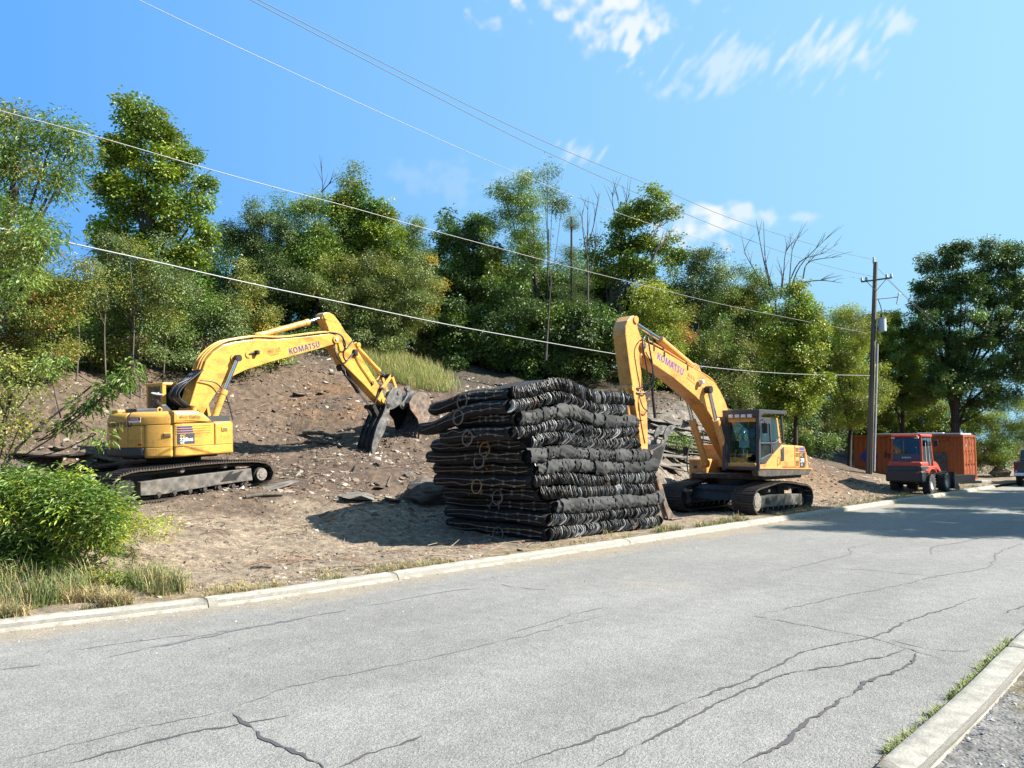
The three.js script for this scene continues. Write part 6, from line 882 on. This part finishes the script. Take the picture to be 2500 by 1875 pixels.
treeAt('cherry_branch', 'leafy drooping cherry sapling reaching across behind the yellow counterweight', 13.5, [-60, 1250], [[250, 950, 40, 28], [312, 915, 32, 24], [205, 985, 32, 20], [285, 940, 24, 22], [235, 1060, 34, 14], [160, 1030, 24, 16], [330, 890, 16, 16], [120, 870, 40, 30]], { cat: 'sapling', kind: 'droop', tint: 'fresh', odd: ['mid', .3], r: .03, bark: M.deadwood, dens: 1.5, scale: .62 });
treeAt('weed_clump', 'low green weed clump on the dirt right of the shrub', 13.2, [365, 1310], [[340, 1285, 55, 16], [400, 1290, 34, 12], [300, 1260, 34, 20]], { cat: 'weeds', kind: 'lance', tint: 'lime', dens: 1.8, scale: .8 });
treeAt('weed_clump', 'small dark green weed clump near the kerb', 12.3, [410, 1420], [[395, 1405, 34, 18], [420, 1415, 22, 10]], { cat: 'weeds', kind: 'lance', tint: 'fresh', dens: 2, scale: .8 });
treeAt('weed_clump', 'tall pale green weeds in the dry grass below the shrub', 11.6, [300, 1460], [[300, 1400, 40, 38], [190, 1420, 46, 36], [60, 1440, 44, 24], [250, 1440, 44, 22], [120, 1400, 50, 40], [20, 1410, 44, 40], [340, 1425, 26, 16]], { cat: 'weeds', kind: 'lance', tint: 'maple', odd: ['olive', .35], dens: 1.5, scale: .8 });
treeAt('shrub', 'small green shrub growing on the rock behind the orange machine', 29.5, [1660, 1095], [[1645, 1080, 24, 12], [1672, 1086, 18, 9]], { cat: 'shrub', kind: 'small', tint: 'fresh', dens: 1.2 });

// dead trees
function dead(name, label, Z, base, paths, group) {
  const b = spot(base[0], base[1], Z), o = thing(name, label, 'dead tree', b, 0, group), R = mulberry(seed += 31);
  paths.forEach((p, i) => { const pts = p.map((q, k) => { const v = at(q[0], q[1], Z).sub(b); v.z += k * (R() - .5) * .5; return v; }); const r0 = (i ? .035 : .075) * (Z / 36), th = mesh(i ? 'branch' : 'trunk', limbTube(pts, r0, .008, 12, 6), M.deadwood, o); const cv = new THREE.CatmullRomCurve3(pts); for (let k = 0; k < 5; k++) { const t = .4 + R() * .55, a = cv.getPoint(t), d = cv.getTangent(t), e = a.clone().addScaledVector(d, .3 + R() * .5).add(V((R() - .5) * .8, .1 + R() * .3, (R() - .5) * .8)); mesh('twig', limbTube([a, a.clone().lerp(e, .5).add(V(0, .03, 0)), e], .014, .004, 5, 4), M.deadwood, th); } });
}
dead('dead_tree', 'bare dead tree spreading forked branches left of the utility pole', 38, [1885, 1010], [[[1885, 1010], [1888, 850], [1886, 740], [1878, 640], [1870, 535]], [[1887, 760], [1850, 680], [1825, 610], [1818, 600]], [[1880, 700], [1868, 640], [1838, 545]], [[1925, 760], [1932, 650], [1945, 590], [1985, 550]], [[1925, 720], [1955, 650], [1985, 610], [2022, 577]], [[1920, 705], [1950, 640], [2000, 622], [2062, 585]], [[1955, 690], [2000, 686], [2055, 692]], [[1908, 720], [1915, 660], [1920, 610], [1934, 592]], [[1960, 680], [1975, 640], [2050, 628]], [[1905, 730], [1906, 680], [1912, 650]]]);
dead('dead_tree', 'slim bare dead tree between the spruce and the spreading maple', 35, [1432, 890], [[[1432, 890], [1434, 700], [1436, 560], [1438, 475]], [[1435, 640], [1422, 560], [1424, 510]], [[1436, 600], [1452, 540], [1460, 478]], [[1434, 690], [1455, 600], [1448, 560]]]);
dead('dead_tree', 'thin leafless stems poking up above the spreading maple', 36, [1510, 880], [[[1512, 880], [1512, 620], [1508, 480], [1502, 470]], [[1512, 600], [1528, 500], [1535, 478]], [[1510, 560], [1498, 500], [1495, 470]]]);
dead('dead_tree', 'thin dead pole with broken top above the middle grove', 36, [775, 880], [[[772, 880], [778, 600], [784, 470], [793, 418]], [[784, 470], [800, 455], [812, 448]]]);
dead('dead_branch', 'grey leaning dead limbs below the big dark oak', 35, [1640, 620], [[[1590, 640], [1610, 600], [1640, 580]], [[1600, 610], [1622, 590], [1640, 575]], [[1590, 590], [1605, 555], [1625, 545]]]);
dead('dead_tree', 'broken pale snag standing among the bushes left of the spruce', 32, [1335, 900], [[[1332, 880], [1340, 760], [1348, 640]]]);

[[130, 23.2, 900, 705, 'first'], [188, 23.6, 905, 725, 'second'], [262, 24, 900, 690, 'third'], [322, 24.3, 895, 640, 'fourth'], [347, 24.6, 890, 740, 'fifth'], [400, 25.6, 885, 650, 'sixth']].forEach(([px, Z, y0, y1, w], i) => { const b = spot(px, y0, Z), t = thing('bare_stem', w + ' thin pale stem from the left among the bushes', 'stem', b, 0, 'thin stems in the left thicket'), k = (i % 2 ? 1 : -1); mesh('stem', limbTube([V(0, -.1, 0), at(px + 6 * k, (y0 + y1) / 2, Z).sub(b), at(px - 4 * k, y1, Z).sub(b)], .028, .012, 12, 6), M.palebark, t); mesh('side_branch', limbTube([at(px + 6 * k, (y0 + y1) / 2, Z).sub(b), at(px + 18 * k, (y0 + y1) / 2 - 30, Z - .2).sub(b), at(px + 24 * k, (y0 + y1) / 2 - 60, Z - .3).sub(b)], .012, .005, 8, 5), M.palebark, t); });

// ---------------------------------------------------------------- grasses
function tuft(n, h, spread, lean, seedN) { const R = mulberry(seedN), P = [], I = []; for (let i = 0; i < n; i++) { const a = R() * 6.283, r = R() * spread, x = Math.cos(a) * r, z = Math.sin(a) * r, L = h * (.5 + R() * .6), d = R() * 6.283, w = .0035 + R() * .003, k = lean * (.3 + R()); const o = P.length / 3; for (let s = 0; s <= 3; s++) { const t = s / 3, q = k * t * t * L, ww = w * (1 - t * .85); const cx = x + Math.cos(d) * q, cz = z + Math.sin(d) * q, cy = L * t * (1 - .25 * k * t); P.push(cx - Math.sin(d) * ww, cy, cz + Math.cos(d) * ww, cx + Math.sin(d) * ww, cy, cz - Math.cos(d) * ww); } for (let s = 0; s < 3; s++) { const q = o + s * 2; I.push(q, q + 1, q + 2, q + 1, q + 3, q + 2); } } const g = new THREE.BufferGeometry(); g.setAttribute('position', new THREE.Float32BufferAttribute(P, 3)); g.setIndex(I); const q = g.toNonIndexed(); q.computeVertexNormals(); return q; }
const bladeMat = new THREE.MeshPhysicalMaterial({ color: 0xffffff, roughness: .7, transmission: .25, thickness: 0, side: THREE.DoubleSide });
function grassy(name, label, geo, spots, tintf, sc = 1) { const im = shade(new THREE.InstancedMesh(geo, bladeMat, spots.length)); const R = mulberry(seed += 7), m = new THREE.Matrix4(), q = new THREE.Quaternion(), c = new THREE.Color(); spots.forEach((p, i) => { const s = sc * (.6 + R() * .8); q.setFromEuler(new THREE.Euler((R() - .5) * .4, R() * 6.28, (R() - .5) * .4)); im.setMatrixAt(i, m.compose(p, q, V(s, s * (.7 + R() * .6), s))); const t = tintf(R); im.setColorAt(i, c.setRGB(...t)); }); im.name = numbered(name); im.userData = { kind: 'stuff', label, category: 'grass' }; scene.add(im); }
const strawC = R => { const k = .7 + R() * .6; return R() < .8 ? [.30 * k, .225 * k, .095 * k] : [.15 * k, .17 * k, .05 * k]; }, greenC = R => { const k = .7 + R() * .6; return R() < .7 ? [.10 * k, .14 * k, .025 * k] : [.24 * k, .21 * k, .07 * k]; };
{
  const R = mulberry(321), along = (a, b, n, n0, n1, keep = () => true) => { const out = []; for (let i = 0; i < n; i++) { const s = lerp(a, b, R()), q = lerp(n0, n1, R() * R()), p = leftKerb.getPointAt(s / LK), t = leftKerb.getTangentAt(s / LK), x = p.x + t.z * q, z = p.z - t.x * q; if (keep(x, z, q)) out.push(V(x, hLocal(x, z, s, q) - .01, z)); } return out; };
  const s0 = sAt(-60, 1550), s1 = sAt(620, 1470), s2 = sAt(330, 1505);
  const t1 = tuft(10, .17, .07, .9, 1), t2 = tuft(10, .30, .08, .6, 2), t3 = tuft(7, .07, .08, 1.1, 3);
  grassy('dry_grass', 'dry straw-coloured grass along the left kerb', t1, along(s0, s2, 1500, .26, 1.6, (x, z) => fbm(x * 1.3, z * 1.3, 3, 9) > .42), strawC);
  grassy('dry_grass', 'thin trampled dry grass fading out along the kerb', t3, along(s2 - 1, s1 + 4, 1300, .26, 1.3, (x, z, q) => fbm(x * 1.6, z * 1.6, 3, 19) > .42), strawC);
  grassy('tall_weeds', 'green and straw weeds under the lower left shrub', t2, along(s0, s2 + .8, 520, .7, 3.4, (x, z) => fbm(x * 1.1, z * 1.1, 3, 119) > .44), R2 => R2() < .35 ? strawC(R2) : greenC(R2), 1.1);
  grassy('kerb_grass', 'sparse grass between the orange excavator and the kerb', t1, [...along(sAt(1540, 1326), sAt(1860, 1280), 260, .26, 1.1, (x, z) => fbm(x * 1.4, z * 1.4, 3, 29) > .45), ...along(sAt(1860, 1280), sAt(2420, 1192), 420, .26, 1.6, (x, z) => fbm(x, z, 3, 39) > .45)], R2 => R2() < .5 ? strawC(R2) : greenC(R2));
  grassy('kerb_grass', 'small green tufts dotted along the kerb by the mats', t3, along(sAt(640, 1466), sAt(1540, 1326), 150, .25, .8, (x, z) => fbm(x * 1.8, z * 1.8, 3, 49) > .56), greenC);
  // crest of the bank
  const cr = []; for (let i = 0; i < 2600; i++) { const px = 880 + R() * (140 + 110 * R()), Z = 30.4 + R() * 2.6, p = spot(px, 870, Z); if (fbm(p.x * .8, p.z * .8, 3, 59) > .34) cr.push(p); }
  grassy('tall_grass', 'tall yellow-green grass on the crest of the dirt bank', tuft(9, .42, .16, .6, 4), cr, R2 => { const k = .7 + R2() * .6; return R2() < .55 ? [.22 * k, .27 * k, .05 * k] : [.40 * k, .34 * k, .12 * k]; });
  // near verge and gutter
  const vg = []; for (let i = 0; i < 900; i++) { const s = 20 + R() * 18, n = .55 + R() * 3, p = rightKerb.getPointAt(s / RK), t = rightKerb.getTangentAt(s / RK), x = p.x - t.z * n, z = p.z + t.x * n; if (fbm(x * 2.1, z * 2.1, 3, 69) > .55) vg.push(V(x, vergeH(x, z) - .01, z)); }
  grassy('verge_grass', 'thin grass tufts on the gravel verge at lower right', tuft(12, .07, .05, .9, 5), vg, greenC, 1);
  const q0 = kerbDistRight(2.24, -5.26), gt = []; for (let i = 0; i < 1500; i++) { const s = q0 + .7 + R() * 9, p = rightKerb.getPointAt(s / RK), t = rightKerb.getTangentAt(s / RK), n = -.005 - R() * R() * .11; const x = p.x - t.z * n, z = p.z + t.x * n; if (fbm(s * 2.4, 3, 3, 79) > .40) gt.push(V(x, .0, z)); }
  grassy('gutter_grass', 'short green grass growing in the gutter of the right kerb', tuft(9, .055, .03, 1.0, 6), gt, R2 => { const k = .7 + R2() * .5; return [.17 * k, .20 * k, .035 * k]; });
}

// ---------------------------------------------------------------- rocks, slabs, timber, gravel
const rockMats = [[.30, .265, .225], [.235, .205, .175], [.34, .315, .285], [.21, .165, .13], [.27, .225, .18]].map(c => std({ color: col(...c), map: stoneTex, roughness: .92, bumpMap: stoneTex, bumpScale: .02 }));
const rockGeo = []; { const R = mulberry(55); for (let k = 0; k < 9; k++) { const flat = k < 5 ? .28 + R() * .2 : .6 + R() * .25, pts = []; for (let i = 0; i < 15; i++) { const d = V(R() * 2 - 1, R() * 2 - 1, R() * 2 - 1).normalize().multiplyScalar(.42 + R() * .12); pts.push(V(d.x * (k % 3 ? 1 : 1.5), d.y * flat, d.z)); } const g = new ConvexGeometry(pts); rockGeo.push(boxUV(g)); } }
function rockOn(px, py, wpx, o = {}) { // sits on the ground where the sighting strikes it, wpx wide in the photo
  const p = strike(px, py); if (!p) return null; const s = wpx / FOCAL * -p.z / (o.flat ? 1.25 : 1); const R = mulberry(Math.floor(px * 7 + py * 13)); const gk = o.k ?? Math.floor(R() * 9), gm = o.m ?? Math.floor(R() * 5), m = mesh(o.name || 'rock', rockGeo[gk], rockMats[gm]); if (o.zone) o.label = (wpx > 22 ? 'large ' : wpx > 13 ? 'mid-sized ' : wpx > 8 ? 'small ' : 'very small ') + (gk < 5 ? 'flat ' : 'blocky ') + ['tan', 'grey-brown', 'pale', 'reddish brown', 'buff'][gm] + ' stone ' + o.zone; m.position.copy(p); m.position.y += (o.lift ?? .02) * s; m.scale.set(s, s * (o.h || 1), s * (o.d || (.7 + R() * .5))); m.rotation.set((R() - .5) * .35, o.turn ?? R() * 6.28, (R() - .5) * .35); return tag(m, o.label, o.cat || 'rock', o.group);
}
{
  const sl = [[95, 1112, 150, 'long pale flat stone slab at left behind the shrub'], [200, 1106, 110, 'broad pale flat slab beside the yellow counterweight'], [140, 1095, 70, 'small white slab lying on the stack of slabs at left'], [70, 1160, 110, 'reddish flat slab at left just above the shrub'], [215, 1138, 70, 'thin upturned slab left of the rear track'], [30, 1140, 80, 'grey slab at the left edge above the shrub'], [255, 1122, 90, 'tan slab tucked under the yellow tail'], [170, 1140, 60, 'small tan slab in the pile left of the tracks']];
  sl.forEach(([x, y, w, l], i) => rockOn(x, y, w, { name: 'stone_slab', flat: 1, k: i % 5, m: [0, 4, 2, 3, 2, 1, 4, 0][i], h: .55, d: w / FOCAL * 17 * .8, label: l, cat: 'slab', group: 'flat slabs at left of the tracks', turn: i * .7 }));
  [[660, 1190, 120, 'pale broken bedrock ledge below the right track end'], [870, 1212, 150, 'layered bedrock ledge left of the mats'], [950, 1222, 90, 'low grey bedrock hump beside the mats'], [790, 960, 40, 'dark flat rock on the rusty patch of the bank'], [730, 965, 60, 'pale split slab high on the bank under the boom'], [925, 1190, 40, 'purplish blocky rock left of the mats']].forEach(([x, y, w, l], i) => rockOn(x, y, w, { flat: 1, k: i % 5, m: i < 3 ? 2 : 4, h: .38, label: l, turn: .5 + i * .2, name: 'rock_ledge' }));
  { const g = new THREE.IcosahedronGeometry(.5, 5), p = g.attributes.position; for (let i = 0; i < p.count; i++) { const v = V().fromBufferAttribute(p, i), k = 1 + .5 * (fbm(v.x * 3 + 4, v.z * 3 + v.y * 2.2, 4, 5) - .5); p.setXYZ(i, v.x * k, Math.max(v.y, -.3) * k, v.z * k); } g.computeVertexNormals(); const q = strike(1048, 1222), b = mesh('boulder', boxUV(g), rockMats[1]); b.position.copy(q); b.position.y += .18; b.scale.set(1.35, .85, 1.0); b.rotation.y = .6; tag(b, 'large dark boulder in the shade left of the mats', 'boulder'); }
  rockOn(1000, 1160, 30, { k: 6, m: 0, label: 'round pinkish rock on the slope above the boulder', name: 'rock' });
  [[700, 1168, 22], [925, 1132, 24], [868, 1150, 34]].forEach(([x, y, w], i) => rockOn(x, y, w, { k: 5 + i, m: 3, label: ['dark reddish rock right of the yellow track', 'reddish pointed rock below the thumb', 'tilted grey-brown rock in mid slope'][i] }));
  rockOn(1268, 1345, 18, { k: 6, m: 3, label: 'small dark stone lying by the kerb in front of the mats' });
  // scattered stones
  const R = mulberry(2024); let n = 0;
  const region = (x, y) => (x > 560 && x < 1090 && y > 905 && y < 1250 && !(x < 700 && y > 1110 && y < 1200)) || (x > 300 && x < 700 && y > 880 && y < 960) || (x > 590 && x < 800 && y > 1060 && y < 1120) || (x > 0 && x < 260 && y > 980 && y < 1090);
  while (n < 190) { const x = R() * 1100, y = 880 + R() * 370; if (!region(x, y)) continue; const w = 5 + R() * R() * R() * 34; rockOn(x, y, w, { zone: x < 260 ? 'on the dirt at far left above the slabs' : y < 960 && x < 560 ? 'on the dirt behind the yellow cab' : x < 700 ? (y < 1000 ? 'high on the bank under the boom' : 'on the slope just right of the yellow body') : x < 860 ? (y < 1000 ? 'on the rusty upper bank below the boom tip' : y < 1110 ? 'on the mid slope around the logs' : 'on the lower slope below the arm shadow') : (y < 1000 ? 'high on the bank right of the arm' : y < 1130 ? 'on the slope around bucket and thumb' : 'on the low ground left of the mats'), group: x > 560 ? 'stones on the dirt slope' : 'stones behind the yellow machine' }); n++; }
  for (let i = 0; i < 30; i++) rockOn(1870 + R() * 210, 1150 + R() * 45, 5 + R() * R() * 20, { zone: 'on the brown dirt behind the orange tracks', group: 'stones behind the orange excavator' });
  for (let i = 0; i < 26; i++) rockOn(330 + R() * 600, 1290 + R() * 130, 4 + R() * R() * 14, { zone: 'on the dry flat ground by the left kerb', group: 'small stones by the kerb' });
  // layered outcrop behind the orange machine
  for (let i = 0; i < 64; i++) { const x = 1590 + R() * 190, y = 1005 + R() * 135; if (y - 1000 < (x - 1590) * .12) continue; const p = strike(x, y); if (!p) continue; const s = .4 + R() * .8, m = mesh('rock_slab', rockGeo[Math.floor(R() * 5)], rockMats[[2, 0, 2, 2, 4][i % 5]]); m.position.copy(p); m.scale.set(s * 1.5, s * .38, s * .7); m.rotation.set(.18, .55 + (R() - .5) * .4, -.22 + (R() - .5) * .15); tag(m, 'pale layered slab of the outcrop behind the orange machine', 'rock', 'slabs of the outcrop'); }
  // timber and sticks
  const log = (a, b, r, label, mat = M.palebark) => { const p = strike(...a), q = strike(...b); if (!p || !q) return; p.y += r; q.y += r; const mid = p.clone().lerp(q, .5); mid.y += r * .6; tag(mesh(label.includes('stick') || label.includes('twig') ? 'stick' : 'log', limbTube([p, mid, q], r, r * .7, 8, 7), mat), label, label.includes('stick') ? 'stick' : 'log'); };
  log([742, 1062], [832, 1074], .09, 'pale weathered log lying on the slope left of the thumb', M.palebark); log([775, 1082], [835, 1095], .06, 'thinner grey log below the weathered log', M.deadwood); log([745, 1082], [800, 1086], .05, 'short pale split log beside the thinner log', M.palebark);
  log([600, 1218], [690, 1212], .05, 'straight pale log below the tracks', M.palebark); log([945, 1190], [955, 1165], .03, 'crooked pale root stick by the boulder', M.palebark); log([985, 1215], [1010, 1250], .025, 'bent brown root stick beside the boulder', M.deadwood); log([612, 1388], [662, 1388], .02, 'reddish stick lying on the dry ground', M.deadwood); log([775, 1390], [895, 1384], .014, 'long thin pale stick near the kerb', M.palebark); log([862, 1393], [890, 1392], .014, 'short brown stick beside the long thin one', M.deadwood); log([835, 1262], [850, 1245], .016, 'upright curved pale stick on the flat ground', M.palebark); log([780, 1262], [812, 1246], .016, 'slanting pale stick left of the curved one', M.palebark);
  { const p = strike(300, 1320); if (p) { const t = thing('stump', 'short sawn stump at the edge of the lower left shrub', 'stump', p); mesh('trunk', [bar(V(0, -.05, 0), V(.02, .16, 0), .07, .055, 12)], M.bark, t); } }
  // gravel, clods and chips
  const chip = new ConvexGeometry([0, 1, 2, 3, 4, 5, 6, 7, 8, 9].map(() => V(R() - .5, (R() - .5) * .6, R() - .5))); chip.deleteAttribute('uv');
  const scatter = (name, label, pts, lo, hi, cols, rough = .95) => { const im = shade(new THREE.InstancedMesh(chip, std({ color: 0xffffff, roughness: rough }), pts.length)), m = new THREE.Matrix4(), q = new THREE.Quaternion(), c = new THREE.Color(); pts.forEach((p, i) => { const s = lo + (hi - lo) * R() ** 4; q.setFromEuler(new THREE.Euler(R() * .6, R() * 6.28, R() * .6)); im.setMatrixAt(i, m.compose(p, q, V(s * (1 + R()), s * (.5 + R() * .5), s))); const t = cols[Math.floor(R() * cols.length)], k = .75 + R() * .5; im.setColorAt(i, c.setRGB(t[0] * k, t[1] * k, t[2] * k)); }); im.name = numbered(name); im.userData = { kind: 'stuff', label, category: 'gravel' }; scene.add(im); };
  const field = (n, x0, x1, Z0, Z1, keep) => { const out = []; for (let i = 0; i < n; i++) { const Z = lerp(Z0, Z1, R()), x = lerp(x0, x1, R()) * Z, z = -Z, [s, q] = kerbInfo(x, z); if (q < .3 || (keep && !keep(x, z, q))) continue; out.push(V(x, hLocal(x, z, s, q) + .004, z)); } return out; };
  const earth = [[.30, .26, .21], [.20, .155, .115], [.11, .075, .052], [.14, .10, .07], [.16, .115, .085], [.09, .06, .042]];
  scatter('rubble', 'loose chips and clods strewn over the dug-up slope', field(15000, -.64, .02, 19, 33, (x, z) => fbm(x * .9, z * .9, 3, 89) > .38), .03, .19, earth);
  scatter('rubble', 'fine gravel and bark bits on the flat ground by the kerb', field(12000, -.55, .12, 11, 20.5, (x, z) => fbm(x * 1.1, z * 1.1, 3, 99) > .45), .012, .085, earth);
  scatter('rubble', 'brown clods and chips behind the orange machine', field(5000, .17, .48, 25, 39), .03, .16, [[.28, .18, .10], [.22, .14, .08], [.33, .27, .2], [.15, .10, .06]]);
  const vg = []; for (let i = 0; i < 7000; i++) { const s = 21 + R() * 14, n = .30 + R() ** 1.6 * 2.6, p = rightKerb.getPointAt(s / RK), t = rightKerb.getTangentAt(s / RK), x = p.x - t.z * n, z = p.z + t.x * n; vg.push(V(x, vergeH(x, z) + .003, z)); }
  scatter('gravel', 'grey crushed gravel on the verge beside the right kerb', vg, .008, .035, [[.22, .21, .21], [.13, .13, .135], [.30, .29, .28], [.08, .08, .085]]);
  const rg = []; for (let i = 0; i < 1500; i++) { const s = lerp(sAt(-60, 1550), sAt(2000, 1255), R()), n = -.03 - R() ** 2.5 * 2.4, p = leftKerb.getPointAt(s / LK), t = leftKerb.getTangentAt(s / LK); rg.push(V(p.x + t.z * n, .003, p.z - t.x * n)); }
  scatter('grit', 'stray grit washed along the left gutter', rg, .006, .03, [[.30, .24, .17], [.22, .16, .11], [.35, .33, .3], [.14, .09, .06]]);
  // sticks and roots in the soil
  const twg = limbTube([V(-.5, 0, 0), V(-.1, .05, .04), V(.5, .01, -.05)], .012, .006, 6, 5); const tp = field(1500, -.6, .05, 13, 31, (x, z) => fbm(x * .8, z * .8, 3, 109) > .45); const im = shade(new THREE.InstancedMesh(twg, std({ color: 0xffffff, roughness: .95 }), tp.length)); { const m = new THREE.Matrix4(), q = new THREE.Quaternion(), c = new THREE.Color(); tp.forEach((p, i) => { const s = .12 + R() ** 2 * .75; q.setFromEuler(new THREE.Euler((R() - .5) * .4, R() * 6.28, (R() - .5) * .5)); im.setMatrixAt(i, m.compose(p.add(V(0, .015, 0)), q, V(s, s, s))); const k = R(); im.setColorAt(i, k < .5 ? c.setRGB(.28, .22, .15) : k < .8 ? c.setRGB(.13, .085, .055) : c.setRGB(.21, .09, .05)); }); } im.name = 'twig_litter'; im.userData = { kind: 'stuff', label: 'broken twigs and roots littering the dirt', category: 'twigs' }; scene.add(im);
  // brown leaves caught at the right kerb
  const q0 = kerbDistRight(2.24, -5.26), lf = []; for (let i = 0; i < 90; i++) { const s = q0 + .2 + R() * 1.2, p = rightKerb.getPointAt(s / RK), t = rightKerb.getTangentAt(s / RK), n = -.01 - R() * .07; lf.push(V(p.x - t.z * n, .006, p.z + t.x * n)); } scatter('leaf_litter', 'dry brown leaves caught along the right kerb', lf, .012, .04, [[.22, .10, .05], [.16, .07, .035], [.26, .16, .08]]);
}
{ // grey tarpaulin mound and pale slab by the truck, pallets by the container
  const p = strike(2440, 1165) || spot(2440, 1165, 47), t = thing('boulder', 'grey rounded boulder left of the pickup truck', 'boulder', p); mesh('stone', [boxUV(rockGeo[7].clone().scale(1.5, 1.2, 1.2).translate(0, .35, 0))], rockMats[1], t);
  const s = spot(2395, 1186, 42.5), b = thing('concrete_slab', 'flat pale concrete slab lying before the container doors', 'slab', s.clone().add(V(0, .06, 0))); mesh('slab', [boxUV(rbox(1.1, .12, .6, 0, 0, 0, .02, 0, .6, 0))], M.concrete, b);
  const k = spot(2335, 1185, 41), tp = thing('tarpaulin', 'crumpled black tarpaulin beside the front of the red loader', 'tarpaulin', k); const R = mulberry(6), pts = []; for (let i = 0; i < 24; i++) pts.push(V((R() - .5) * 1.6, R() ** 2 * .5, (R() - .5) * 1.0)); mesh('cloth', [new ConvexGeometry(pts)], M.black, tp);
}
console.log('leaf clusters', leafTotal);
renderer.render(scene, camera);
